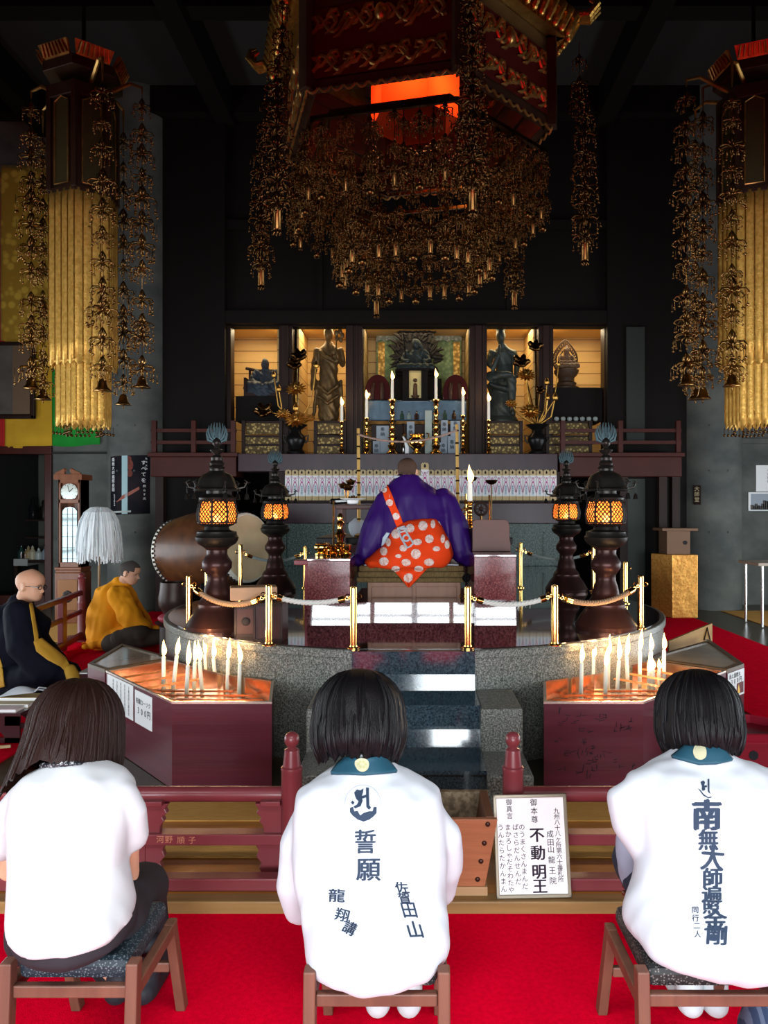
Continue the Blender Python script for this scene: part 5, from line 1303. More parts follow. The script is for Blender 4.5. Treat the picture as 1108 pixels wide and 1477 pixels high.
# poster wrapped on the pillar
ps = thing('poster', 'dark poster with a pale blue light beam taped to the concrete pillar', 'poster', P(185,741,11.75))
pcx, pcy, pr = -4.42, 12.22, .473
def onp(px, py, k=0.): 
    a = ((px-184)/33.)*.80; r = pr+.004+k; return V((pcx+.0+r*sin(a), pcy-r*cos(a), P(0,py+(px-184)*-.04,11.76).z))
pb = lambda a, b, y0, y1, k: MB().grid(lambda u, v: onp(lerp(a,b,u), lerp(y1,y0,v), k), 12, 8)
pb(155.5,213,657,742,0).build('sheet', mat('poster black', (.006,.006,.009), .6, spec=.08, var=(2.4,(.02,.012,.016),.4,.7)), ps, smooth=180, fix=False)
pb(176,184,657,741,.001).build('light_beam', mat('poster pale blue', (.30,.44,.47), .5), ps, smooth=180, fix=False)
q = MB()
for cx_, cy_, rx, ry, in ((187.5,671,4.0,7.5),(187,683,3.8,5.),(186,662,3.,4.)):
    vs, fs = disc2(cx_, cy_, rx, ry, 16); q.add([onp(x, y, .0008) for x, y in vs], fs)
q.build('red_figure', mat('poster red', (.17,.028,.014), .5, var=(22,(.05,.01,.008),.35,.7)), ps, smooth=180)
q = MB()
for k in range(5): 
    q.tube([onp(168+k*.8,723-k*.5,.002), onp(178,719-k*1.2,.002), onp(190,712-k*1.,.002), onp(199,706-k*.8,.002)], .006, 4)
q.build('rope_hands', mat('poster flesh', (.35,.13,.10), .5), ps)
def on_poster(tx, px, py, st, w, mname=None):
    q = MB()
    for i, ch in enumerate(tx):
        vs, fs = glyph(ch); q.add([onp(px+x*w, py+i*st-y*w, .0015) for x, y in vs], fs)
    q.build('writing', white_paper, ps, smooth=0)
on_poster('南無大師遍照金剛', 161.5, 662, 6.2, 6); on_poster('弘法大師空海', 164, 713, 3., 2.6); on_poster('すべてを', 204.5, 668, 8.5, 7); on_poster('照らす光', 205.5, 702, 6, 4); on_poster('弘法大師', 208, 662, 5, 3)
pb(160,188.5,736.5,739,.0012).build('caption_bar', mat('poster grey', (.35,.38,.36), .6), ps, smooth=180, fix=False)
# ------------------------------------------------------------------ figures
HEADF = [(0,.26),(.04,.335),(.10,.365),(.15,.36),(.20,.385),(.25,.375),(.31,.38),(.38,.372),(.45,.355),(.52,.395),(.60,.405),(.70,.40),(.80,.355),(.88,.27),(.95,.15),(1,.0)]
HEADB = [(0,.06),(.06,.0),(.14,-.10),(.22,-.22),(.30,-.32),(.40,-.42),(.50,-.47),(.62,-.485),(.74,-.45),(.84,-.36),(.92,-.22),(1,-.02)]
HEADW = [(0,.10),(.05,.17),(.12,.225),(.2,.265),(.3,.29),(.42,.305),(.55,.325),(.68,.325),(.78,.29),(.88,.215),(.95,.13),(1,.012)]
def head_pt(a, z, k=1.0):
    f, b, w = interp(HEADF, z), interp(HEADB, z), interp(HEADW, z); cy, h = (f+b)/2, (f-b)/2
    c, s = sin(a), cos(a)                       # a = 0 looks forward
    q = (abs(c)**2.3+abs(s)**2.3)**(-1/2.3); x, y = w*c*q, cy+h*s*q
    if s > 0:
        g = lambda v, m, sg: math.exp(-((v-m)/sg)**2)
        nose = g(x,0,.055)*(.135*max(0,1-abs(z-.335)/.055)**.7 if z < .335 else .135*max(0,1-(z-.335)/.19)) 
        y += nose*s
        y -= .05*(g(x,.125,.06)+g(x,-.125,.06))*g(z,.465,.045)*s
        y += .018*(g(x,.13,.10)+g(x,-.13,.10))*g(z,.54,.03)
        y += .028*g(x,0,.085)*(g(z,.222,.016)+g(z,.178,.018))*s-.012*g(x,0,.10)*g(z,.20,.008)
        y -= .016*g(x,0,.12)*g(z,.135,.02)
        y += .012*(g(x,.17,.07)+g(x,-.17,.07))*g(z,.36,.06)
    return V((x*k, y*k if k == 1 else cy+(y-cy)*k, z if k == 1 else .55+(z-.55)*k))
def headM(chin, fwd, up, h):
    f = V(fwd).normalized(); u = V(up).normalized(); r = f.cross(u).normalized(); u = r.cross(f)
    return Matrix(((r.x,f.x,u.x,chin[0]),(r.y,f.y,u.y,chin[1]),(r.z,f.z,u.z,chin[2]),(0,0,0,1))) @ Matrix.Scale(h, 4)
ZS = [i/48 for i in range(49)]
def add_head(mb, M, ears=True):
    mb.loft([[M @ head_pt(2*pi*i/56, z) for i in range(56)] for z in ZS])
    if ears:
        for s in (-1, 1):
            q = MB().ball((0,0,0), (.035,.085,.125), 12, 8).tube([(s*.03,.07*cos(a*.5-1),.115*sin(a*.5-1)) for a in range(9)], .016, 6)
            q.mv(M @ Matrix.Translation((s*.325,-.035,.43)) @ Matrix.Rotation(R(-12),4,'X') @ Matrix.Rotation(R(-s*18),4,'Z')); mb.add(q.v, q.f)
def stubble(M, m, par, lo=.60):
    mb = MB(); n = 56; rows = [i/48 for i in range(14, 49)]
    mb.v = [M @ head_pt(2*pi*i/n, z, 1.014) for z in rows for i in range(n)]
    for j in range(len(rows)-1):
        for i in range(n):
            a = 2*pi*(i+.5)/n; a = a-2*pi if a > pi else a; ab = abs(a)
            lim = .76 if ab < .75 else (.58 if ab < 1.25 else (.50 if ab < 1.75 else .30))
            if rows[j] >= lim: mb.f.append((j*n+i, j*n+(i+1) % n, (j+1)*n+(i+1) % n, (j+1)*n+i))
    return mb.build('short_hair', m, par, smooth=180, solid=.003)
def face_bits(M, par, brow=True, glasses=False):
    q = MB()
    for s in (-1, 1): q.ball((0,0,0), (.05,.016,.020), 10, 6, M=M @ Matrix.Translation((s*.125,.345,.468)))
    q.v = [v for v in q.v]; q.build('eye', mat('eye dark', (.03,.02,.015), .2), par)
    if brow:
        q = MB()
        for s in (-1, 1): q.tube([M @ V((s*.06,.41,.535)), M @ V((s*.13,.405,.55)), M @ V((s*.20,.36,.535))], [.002,.003,.0015], 5)
        q.build('eyebrow', ink_k, par)
    q = MB(); q.tube([M @ V((-.085,.372,.20)), M @ V((0,.405,.203)), M @ V((.085,.372,.20))], .0022, 5); q.build('lips', mat('lip', (.38,.15,.12), .5), par)
    if glasses:
        q = MB()
        for s in (-1, 1):
            q.tube([M @ V((s*(.135+.085*cos(t)), .43-.03*abs(cos(t)), .465+.058*sin(t))) for t in [k*2*pi/20 for k in range(21)]], .0026, 6)
            q.tube([M @ V((s*.22,.40,.48)), M @ V((s*.31,.25,.49)), M @ V((s*.345,-.03,.475))], .0028, 6)
        q.tube([M @ V((-.05,.46,.47)), M @ V((.05,.46,.47))], .0026, 6); q.build('glasses', black_lac, par)
def add_hand(mb, w, d, pn, L=.19, curl=.5, side=1):
    """palm + five fingers; w wrist, d pointing direction, pn palm normal, side +1 puts the thumb along d x pn"""
    d = V(d).normalized(); n = V(pn); n = (n-d*n.dot(d)).normalized(); t = d.cross(n)*side; w = V(w)
    mb.limb([w-d*.01, w+d*L*.25, w+d*L*.5], [(L*.10,L*.17),(L*.10,L*.24),(L*.085,L*.24)], 12) if abs(n.dot(V((0,0,1)))) > .7 else mb.tube([w-d*.01, w+d*L*.25, w+d*L*.5], [(L*.11,L*.16),(L*.11,L*.23),(L*.09,L*.23)], 12, up=n)
    for k, (o, ln) in enumerate(((.165,.40),(.055,.45),(-.055,.42),(-.16,.33))):
        p = w+d*L*.46+t*L*o; pts = [p]; dd = d.copy(); seg = L*ln/3
        for j in range(3):
            dd = (dd+n*curl*.55).normalized(); p = p+dd*seg*(1.2-.15*j); pts.append(p)
        mb.limb(pts, [L*.052,L*.048,L*.044,L*.036], 8)
    p = w+d*L*.12+t*L*.18; mb.limb([p, p+(d*.5+t*.7+n*.25).normalized()*L*.2, p+(d*.5+t*.7+n*.25).normalized()*L*.2+(d*.9+t*.2+n*.35).normalized()*L*.2], [L*.07,L*.055,L*.042], 8)
def sil(rows, e=2.4, n=48, sub=3):
    """garment loft from (py, pxL, pxR, depth, half-depth) rows, smoothly interpolated"""
    out = []
    for i in range(len(rows)-1):
        for k in range(sub): out.append([lerp(a, b, k/sub) for a, b in zip(rows[i], rows[i+1])])
    out.append(list(rows[-1])); rings = []
    for py, l, r, d, h in out:
        a, b = P(l, py, d), P(r, py, d); c, w = (a+b)/2, (b.x-a.x)/2; ring = []
        for i in range(n):
            t = 2*pi*i/n; cc, ss = cos(t), sin(t); q = (abs(cc)**e+abs(ss)**e)**(-1/e); ring.append(V((c.x+w*cc*q, d+h*ss*q, c.z)))
        rings.append(ring)
    return MB().loft(rings)
def wrinkle(amp, sx=9, sz=4, seed=0, fine=.35):
    def fn(co, n):
        a = nz(co.x*sx+seed, co.y*sx, co.z*sz)+.5*nz(co.x*sx*2.3, co.y*sx*2.3+seed, co.z*sz*2.0)
        rdg = 1-abs(nz(co.x*sx*.7+seed+9, co.y*sx*.7, co.z*sz*.9+co.x*3))*2
        return co+n*(amp*a+amp*fine*max(rdg,-.5))
    return fn
def garment(name, mb, vox, m, par, amp, sx=9, sz=4, seed=0, smooth=3):
    me = fuse(mb, vox, smooth, name); displace(me, wrinkle(amp, sx, sz, seed)); return link(name, me, m, par, 180)
def hair_bob(par, c, rx, ry, rz, hem, pitch, m, seed=1, flare=.03, tuck=.16, roll=0., strands=170, drift=None, parting=0.):
    """hair shell round the head; hem(a) = drop below the widest level for angle a (0 = right, -pi/2 = back)"""
    rr = random.Random(seed); n = 120; M = Matrix.Translation(c) @ Matrix.Rotation(roll,4,'Y') @ Matrix.Rotation(-pitch,4,'X')
    gro = [0]*n
    for i in range(n): gro[i] = .016*nz(i*.55, seed)+.010*nz(i*1.7, seed+5)
    def pt(a, v, k=1.0):
        i = a/(2*pi)*n; g = gro[int(i) % n]
        H = hem(a)
        if v <= .5:
            th = v/.5*pi/2; r, z = sin(th), cos(th)*rz; w = v*1.4
            z -= parting*math.exp(-((cos(a)*r)/.06)**2)*cos(th)
        else:
            w_ = (v-.5)/.5; r = 1+flare*sin(pi*w_*.9)-tuck*w_**3; z = -H*w_; w = 1
        r *= 1+g*min(1, w)*1.2
        p = V((rx*r*cos(a)*k, ry*r*sin(a)*k, z))
        if drift: p += drift(a, max(0,(v-.5)/.5))
        return p
    vs = [i/40 for i in range(1, 41)]
    rings = [[M @ (pt(0,0)+V((.002*cos(2*pi*i/n),.002*sin(2*pi*i/n),0))) for i in range(n)]]
    hs = [rr.uniform(-.012,.012) for _ in range(n)]
    for v in vs: rings.append([M @ (pt(2*pi*i/n, v)+V((0,0,hs[i]*max(0,(v-.85)/.15)))) for i in range(n)])
    for k, up in ((.93,.01),(.86,.05)): rings.append([M @ (pt(2*pi*i/n, 1., k)+V((0,0,up))) for i in range(n)])
    mb = MB().loft(rings)
    for s in range(strands):
        a = rr.uniform(0, 2*pi); v0 = rr.uniform(.1,.6); v1 = min(1.0, v0+rr.uniform(.3,.6)); da = rr.uniform(-.08,.08)
        pts = [M @ pt(a+da*j/9, lerp(v0,v1,j/9), 1.006) for j in range(10)]
        mb.tube(pts, [.0015]+[.0042]*7+[.003,.001], 5)
    return mb.build('hair', m, par, smooth=60)
def text_part(par, bvh, items, m, name='lettering', bold=.0):
    q = MB()
    for ch, cx, cy, w, h, *r in items: write_on(q, ch, cx, cy, w*1.08, h*1.08, bvh, bold, r[0] if r else 0, r[1] if len(r) > 1 else 0)
    return q.build(name, m, par, smooth=0)
def poly_on(q, pts, bvh, mx=3.0, off=.002):
    vs, fs = refine(pts, [tuple(range(len(pts)))], mx); return on_surface(q, vs, fs, bvh, off)
def stool(px0, px1, pyt, d0, d1, lab, cush, dx=0.):
    a, b = P(px0, pyt, d0), P(px1, pyt, d0); z = a.z; x0, x1 = a.x, b.x
    t = thing('folding_stool', lab, 'stool', ((x0+x1)/2,(d0+d1)/2,0), 'low wooden folding stools')
    wd = mat('stool wood', (.135,.055,.034), .45, spec=.3, var=(4,(.10,.04,.026),.3,.7,(8,8,.6)))
    q = MB().bb(x0+.03, x1-.03, d0+.012, d1, z-.012, z+.045); q.build('seat_cushion', cush, t, smooth=0, bevel=.02)
    for x in (x0+.014, x1-.014): 
        MB().loft([[V((x+s*(.016), y+q_*.02-k*.0, zz)) for s, q_ in ((-1,-1),(1,-1),(1,1),(-1,1))] for y, zz, k in ((d0,z+.05,0),(d0-.03,.0,0))]).build('leg', wd, t, smooth=0, bevel=.004)
        MB().loft([[V((x+s*(.015), y+q_*.02, zz)) for s, q_ in ((-1,-1),(1,-1),(1,1),(-1,1))] for y, zz in ((d1-.03,z-.01),(d1+.09,.0))]).build('leg', wd, t, smooth=0, bevel=.004)
        MB().bb(x-.014, x+.014, d0, d1, z-.05, z-.012).build('side_rail', wd, t, smooth=0, bevel=.004)
    MB().bb(x0+.03, x1-.03, d0-.012, d0+.012, z-.045, z-.012).build('back_rail', wd, t, smooth=0, bevel=.004)
    MB().bb(x0+.03, x1-.03, d1+.01, d1+.03, z-.19, z-.16).build('stretcher', wd, t, smooth=0, bevel=.004)
    return t
cush = voro(mat('blue black brocade', (.10,.125,.14), .5), 150, (.012,.02,.028), .18, .42)
cush2 = voro(mat('grey black brocade', (.14,.13,.12), .5), 150, (.014,.014,.015), .18, .42)
stool(5, 201, 1412, 2.03, 2.36, 'low folding stool under the woman in the plain white shirt', cush)
stool(440, 648, 1424, 2.00, 2.34, 'low folding stool under the woman with round emblem on her coat', cush2)
stool(918, 1128, 1424, 2.00, 2.34, 'low folding stool under the woman with the long brush text on her coat', cush2)

def seated(px, lab, name, pyh, hips_d=2.16, armsleeve=None, skin_arms=False):
    """body of a seated, bowing woman: one skin mesh from head to feet"""
    t = thing('person', lab, 'person', PZ(px, 2.2, .0)); X = lambda p, d: (p-CX)*d/F
    return t
def woman_body(t, cx, neck, hairc, h, legs, armpts, pitch=R(16)):
    mb = MB(); up, fw = V((0,sin(pitch),cos(pitch))), V((0,cos(pitch),-sin(pitch)))
    M = headM(V(hairc)-up*(.58*h)+fw*(.05*h), fw, up, h); add_head(mb, M)
    mb.limb([M @ V((0,-.10,.22)), neck+V((0,0,-.02))], [.050,.052], 12)
    hip = V((cx,2.2,.43)); mb.limb([hip, V((cx,2.23,.56)), V((neck.x,2.28,.68)), neck+V((0,-.01,-.07))], [(.10,.14),(.09,.12),(.075,.13),(.035,.05)], 16)
    for s, a in zip((-1, 1), armpts):
        mb.limb(a, [.042,.036,.032,.026], 10); d = (a[-1]-a[-2]).normalized(); add_hand(mb, a[-1], (d.x*.2,.35,.9), (-s,0,0), .17, .08, s)
    for hp, k, f in legs:
        mb.limb([lerp(hip,hp,.6), hp, k], [.07,.07,.055], 12); mb.limb([k, lerp(k,f,.4), f+V((0,0,.03))], [.052,.048,.034], 12); mb.limb([f+V((0,-.01,-.005)), f+V((0,.15,-.012))], [.030,.024], 8)
    me = fuse(mb, .007, 2, 'body'); link('body', me, skin, t, 180); return M
def wlegs(cx, fxs): return [(V((cx+s*.09,2.24,.42)), V((cx+s*.11,2.55,.42)), V((fx,2.44,.055))) for s, fx in zip((-1,1), fxs)]
def collar(t, bvh, outline, m, par_th=.012):
    q = MB(); vs, fs = refine(outline, [tuple(range(len(outline)))], 4); on_surface(q, vs, fs, bvh, .006, 2.62)
    return q.build('collar', m, t, smooth=180, solid=.010)
navy = mat('navy collar', (.012,.055,.085), .5)
# --- woman in the middle
t = thing('person', 'woman with black bob seated in white coat bearing a round emblem, seen from behind', 'person', PZ(530,2.2,0))
rows = [(1076,508,546,2.365,.045),(1090,502,552,2.36,.055),(1100,494,560,2.355,.075),(1112,480,574,2.35,.09),(1124,452,606,2.34,.11),(1142,430,632,2.32,.13),(1180,424,640,2.30,.145),(1230,424,642,2.26,.155),(1280,428,641,2.21,.16),(1315,433,647,2.16,.17),(1345,437,648,2.13,.175),(1365,440,645,2.12,.175),(1380,452,632,2.12,.165),(1390,490,596,2.12,.12)]
mb = sil(rows)
S_ = lambda *p: [P(a,b,c) for a, b, c in p]
mb.limb(S_((455,1172,2.31),(433,1215,2.33),(432,1262,2.36),(440,1300,2.40)), [(.055,.06),(.06,.08),(.06,.09),(.05,.08)], 14)
mb.limb(S_((606,1172,2.31),(634,1200,2.33),(634,1240,2.36),(628,1272,2.40)), [(.055,.06),(.06,.085),(.06,.085),(.05,.075)], 14)
coat = garment('coat', mb, .010, cl_white, t, .012, 8, 4, 3, 8); bv = bvh_of(coat.data)
neck = P(522,1100,2.40); hc = P(522,1092,2.52)
M = woman_body(t, P(530,1400,2.2).x, P(524,1105,2.37), P(518,1030,2.47), .235, wlegs(P(540,0,2.2).x, (P(545,0,2.4).x, P(590,0,2.4).x)),
    [[P(460,1150,2.34),P(440,1240,2.40),P(480,1240,2.62),P(516,1190,2.68)],[P(604,1150,2.34),P(622,1240,2.40),P(570,1240,2.62),P(534,1190,2.68)]])
hair_bob(t, P(518,1030,2.47), .148, .165, .145, lambda a: .125+.02*abs(cos(a)) if sin(a) < .45 else .0, R(16), hair_bk, 4, .05, .17)
collar(t, bv, [(500,1093),(526,1095),(552,1092),(558,1099),(572,1115),(550,1117),(525,1119),(500,1118),(478,1118),(490,1103)], navy)
q = MB(); on_surface(q, *disc2(523,1105.5,9.6,10.6,24,3), bv, .0125); q.build('collar_crest', mat('cream crest', (.40,.385,.25), .6), t, smooth=0)
q = MB()
for k in range(6): on_surface(q, *disc2(523+4.6*cos(k*1.05),1105.5+5*sin(k*1.05),1.6,1.8,8,1), bv, .0135)
q.build('crest_petal', mat('olive crest', (.36,.36,.16), .6), t, smooth=0)
text_part(t, bv, [('誓',527,1215,30,34),('願',531.5,1255,33,33)], ink, bold=.022)
text_part(t, bv, [('龍',486,1292.5,23,19,.05),('翔',494,1320.7,20,19,.25),('講',504.5,1339.5,18,20,.5)], ink, bold=.022)
text_part(t, bv, [('佐',579.6,1281,18,17,0,-.3),('賀',583.5,1297,17,17,0,-.3),('田',590,1313,22,24,0,-.3),('山',598.4,1342,23,25,-.06,-.25)], ink, bold=.022)
o2 = lambda pts: [(420+x/4.26, 1120+y/4.26) for x, y in pts]
q = MB()
for pts in ([(460,70),(478,72),(480,180),(492,192),(478,206),(462,190)],[(388,100),(405,82),(425,88),(445,76),(442,100),(420,116),(432,132),(440,150),(427,185),(395,198),(382,188),(405,175),(415,155),(400,140),(392,120)],[(425,125),(464,114),(464,130),(432,140)],[(378,150),(390,162),(380,177),(367,162)],
            [(362,195),(380,188),(390,215),(410,213),(425,240),(445,225),(457,240),(477,215),(500,215),(506,190),(525,190),(525,225),(505,247),(480,266),(445,278),(410,266),(380,242),(362,220)]): poly_on(q, o2(pts), bv)
q.build('emblem', ink, t, smooth=0)
q = MB(); n = 48; vs = [(523.5+r*cos(2*pi*i/n), 1160+r*1.05*sin(2*pi*i/n)) for r in (25.6,26.2) for i in range(n)]
on_surface(q, vs, [(i,(i+1)%n,n+(i+1)%n,n+i) for i in range(n)], bv); q.build('emblem_ring', mat('grey thread', (.35,.36,.4), .7), t, smooth=0)
for s, px in ((-1,545),(1,590)):
    a = P(px,1452,2.40); q = MB().limb([V((a.x,2.44,.20)), V((a.x,2.42,.09)), V((a.x,2.41,.045))], [.046,.043,.042], 12).limb([V((a.x,2.41,.04)), V((a.x,2.50,.036)), V((a.x+s*.01,2.60,.03))], [(.042,.042),(.036,.044),(.028,.036)], 12)
    me = fuse(q, .006, 2, 'sock'); link('sock', me, cl_white2, t, 180)
mb = MB()
for s in (-1, 1):
    hp = V((P(540,0,2.2).x+s*.085, 2.2, .43)); mb.limb([hp, V((hp.x+s*.02,2.56,.42))], [.10,.075], 12).limb([V((hp.x+s*.02,2.56,.42)), V((P(545 if s < 0 else 590,0,2.43).x,2.44,.17))], [.075,.055], 12)
mb.limb([V((P(540,0,2.2).x-.09,2.16,.44)), V((P(540,0,2.2).x+.09,2.16,.44))], .10, 12)
garment('trousers', mb, .010, mat('dark trousers', (.02,.016,.02), .9), t, .004, 8, 5, 2)
# --- woman in the plain white shirt
t = thing('person', 'woman with long brown hair seated in plain white shirt and dark trousers, seen from behind', 'person', PZ(105,2.15,0))
rows = [(1098,80,132,2.30,.05),(1106,62,156,2.30,.08),(1116,40,176,2.29,.10),(1135,22,190,2.28,.12),(1175,16,192,2.26,.13),(1240,22,181,2.22,.135),(1285,24,184,2.17,.145),(1310,22,188,2.14,.155),(1328,24,188,2.12,.16),(1338,38,176,2.12,.155)]
mb = sil(rows)
mb.limb(S_((174,1148,2.27),(189,1172,2.28),(191,1207,2.30)), [(.045,.05),(.05,.052),(.054,.05)], 14)
mb.limb(S_((34,1150,2.27),(10,1180,2.28),(2,1215,2.30)), [(.045,.05),(.055,.06),(.056,.055)], 14)
shirt = garment('shirt', mb, .009, cl_white2, t, .008, 8, 5, 11); bv2 = bvh_of(shirt.data)
woman_body(t, P(105,1400,2.2).x, P(105,1104,2.31), P(110,1046,2.44), .235, [(P(150,1365,2.2),P(207,1287,2.58),P(216,1420,2.54)),(P(70,1365,2.2),P(80,1290,2.56),P(170,1420,2.54))],
    [[P(35,1150,2.30),P(15,1255,2.36),P(70,1265,2.6),P(104,1210,2.66)],[P(180,1150,2.30),P(184,1262,2.38),P(150,1265,2.6),P(120,1210,2.66)]])
def hem(a):
    if sin(a) > .5: return .02
    d_ = abs(((a+pi/2+pi) % (2*pi))-pi)            # 0 at the back
    return .088+.115*min(1,(d_/1.0))**1.3
hair_bob(t, P(110,1046,2.44), .140, .158, .15, hem, R(14), hair_br, 8, .06, .02, strands=240, parting=.012,
    drift=lambda a, w: V((-.055*w*w*max(0,-cos(a)), -.02*w*w, 0)))
q = MB(); rr = random.Random(6)
for i in range(17):
    a = lerp(205, 335, i/16); c = P(106,1096,2.33)+V((.085*cos(R(a)), .075*sin(R(a)), .012*cos(R((a-270)*2)))); q.ball(c, rr.uniform(.008,.012), 8, 6)
q.build('necklace', mat('black beads', (.02,.02,.025), .15, coat=.6, var=(60,(.4,.4,.42),.55,.62)), t)
mb = sil([(1305,30,184,2.16,.145),(1330,27,190,2.13,.158),(1348,32,188,2.12,.155),(1362,54,164,2.12,.13)])
A = lambda *p: V(P(*p))
mb.limb([A(155,1345,2.20), A(186,1305,2.42), A(206,1281,2.58)], [.105,.098,.088], 14).limb([A(207,1287,2.58), A(214,1345,2.58), A(216,1400,2.58)], [.075,.068,.056], 12)
mb.limb([A(62,1345,2.20), A(62,1305,2.42), A(80,1290,2.56)], [.10,.088,.075], 14).limb([A(80,1290,2.56), A(120,1350,2.58), A(165,1405,2.58)], [.072,.062,.05], 12)
garment('trousers', mb, .010, mat('dark trousers', (.02,.016,.02), .9), t, .005, 8, 5, 7)
for px in (175, 213):
    a = P(px,1428,2.5); q = MB().limb([V((a.x,2.50,.17)), V((a.x,2.49,.08)), V((a.x,2.48,.05))], [.045,.043,.044], 12).limb([V((a.x,2.47,.045)), V((a.x,2.58,.04)), V((a.x,2.68,.032))], [(.045,.045),(.038,.048),(.03,.036)], 12)
    link('shoe', fuse(q, .006, 2, 'shoe'), mat('black shoe', (.015,.015,.02), .6), t, 180)
# --- woman with the long brush text
t = thing('person', 'woman with black bob seated in white coat bearing one long brush text, seen from behind', 'person', PZ(1015,2.2,0))
rows = [(1076,988,1040,2.36,.055),(1086,978,1052,2.355,.075),(1097,962,1072,2.35,.09),(1106,932,1106,2.34,.11),(1122,908,1138,2.32,.13),(1160,912,1142,2.30,.145),(1220,922,1140,2.27,.15),(1265,920,1138,2.22,.16),(1300,908,1142,2.17,.17),(1332,906,1144,2.13,.178),(1352,916,1138,2.12,.175),(1366,950,1126,2.12,.16),(1377,1004,1096,2.12,.13),(1385,1032,1068,2.12,.08)]
mb = sil(rows)
mb.limb(S_((930,1140,2.31),(899,1156,2.30),(908,1190,2.29),(922,1225,2.28)), [(.045,.05),(.042,.05),(.04,.05),(.03,.04)], 14)
mb.limb(S_((1110,1142,2.31),(1144,1160,2.30),(1140,1200,2.29)), [(.055,.06),(.05,.06),(.045,.055)], 14)
coat = garment('coat', mb, .010, cl_white, t, .012, 8, 4, 21, 8); bv = bvh_of(coat.data)
woman_body(t, P(1020,1400,2.2).x, P(1014,1092,2.37), P(1007,1026,2.47), .222, wlegs(P(1020,0,2.2).x, (P(998,0,2.4).x, P(1034,0,2.4).x)),
    [[P(935,1140,2.36),P(922,1245,2.42),P(965,1240,2.62),P(1003,1190,2.68)],[P(1100,1140,2.36),P(1118,1245,2.42),P(1060,1240,2.62),P(1020,1190,2.68)]])
mb = MB().limb(S_((930,1150,2.36),(915,1215,2.40),(918,1262,2.44),(940,1290,2.56)), [.06,.058,.055,.045], 12).limb(S_((1105,1150,2.36),(1124,1215,2.40),(1120,1262,2.44),(1090,1280,2.56)), [.06,.058,.055,.045], 12)
garment('shirt_sleeves', mb, .009, mat('grey blue knit', (.26,.30,.38), .9, bump=(300,.2)), t, .006, 10, 8, 5)
q = MB(); rr = random.Random(3)
for i in range(14): a = 2*pi*i/14; q.ball(P(914,1288,2.50)+V((.03*cos(a),.02*sin(a),.045*sin(a))), .009, 8, 6)
q.build('prayer_beads', mat('brown beads', (.10,.03,.015), .25, coat=.4), t)
hair_bob(t, P(1007,1026,2.47), .130, .155, .135, lambda a: .12+.012*abs(cos(a)) if sin(a) < .45 else .0, R(16), hair_bk, 14, .04, .15, roll=.05)
collar(t, bv, [(990,1078),(1012,1080),(1036,1075),(1044,1085),(1056,1098),(1034,1103),(1008,1104),(985,1098),(970,1094),(980,1086)], navy)
q = MB(); on_surface(q, *disc2(1009.5,1088,9.2,10.6,24,3), bv, .0125); q.build('collar_crest', mat('cream crest', (.40,.385,.25), .6), t, smooth=0)
text_part(t, bv, [('南',1019.6,1176.5,40,43),], ink, bold=.055)
text_part(t, bv, [('無',1021.7,1212,28,30),('大',1027.8,1238,32,38,.08),('師',1028,1267,28,28),('遍',1027,1291,28,24),('照',1026,1309,24,20),('金',1032,1329,32,30),('剛',1034,1350,30,28,.06)], ink, bold=.035)
text_part(t, bv, [('同',1003,1313,10,10),('行',1003.5,1325,10,10),('二',1005.5,1336,10,10),('人',1006.5,1348,10,10)], ink, bold=.01)
o3 = lambda pts: [(980+x/4.92, 1080+y/4.92) for x, y in pts]
q = MB()
for pts in ([(200,220),(212,215),(214,300),(222,325),(205,310),(202,300)],[(150,238),(170,228),(182,240),(175,265),(195,262),(196,275),(165,282),(170,270),(158,262)],[(130,280),(150,295),(175,325),(205,345),(228,340),(232,325),(228,348),(205,352),(170,335)],[(160,240),(172,258),(185,290),(178,300),(160,300),(165,285),(172,285)]): poly_on(q, o3(pts), bv, 2.)
q.build('emblem', ink, t, smooth=0)
for s, px in ((-1,998),(1,1034)):
    a = P(px,1450,2.40); q = MB().limb([V((a.x,2.44,.20)), V((a.x,2.42,.09)), V((a.x,2.41,.045))], [.046,.043,.042], 12).limb([V((a.x,2.41,.04)), V((a.x,2.50,.036)), V((a.x+s*.01,2.60,.03))], [(.042,.042),(.036,.044),(.028,.036)], 12)
    link('sock', fuse(q, .006, 2, 'sock'), mat('pale grey sock', (.55,.6,.62), .9), t, 180)
mb = MB()
for s in (-1, 1):
    hp = V((P(1020,0,2.2).x+s*.085, 2.2, .43)); mb.limb([hp, V((hp.x+s*.02,2.56,.42))], [.10,.075], 12).limb([V((hp.x+s*.02,2.56,.42)), V((P(998 if s < 0 else 1034,0,2.43).x,2.44,.15))], [.075,.055], 12)
mb.limb([V((P(1020,0,2.2).x-.09,2.16,.44)), V((P(1020,0,2.2).x+.09,2.16,.44))], .10, 12)
garment('trousers', mb, .010, mat('navy trousers', (.015,.02,.035), .9), t, .004, 8, 5, 2)
t = thing('striped_bag', 'dark blue striped cloth bag on the carpet at the picture edge', 'bag', P(1100,1470,2.2)*V((1,1,0)).length*0+V((P(1104,0,2.2).x,2.2,.0)))
q = MB().ball((P(1106,0,2.2).x,2.2,.10), (.075,.09,.10), 20, 12); q.v = [v+V((.012*nz(v.x*18,v.y*18,v.z*18),0,.012*nz(v.z*20,v.x*20))) for v in q.v]
q.build('body', lines(mat('striped navy cloth', (.03,.05,.10), .9), 0, .025, .010, (.10,.13,.2)), t, smooth=180)

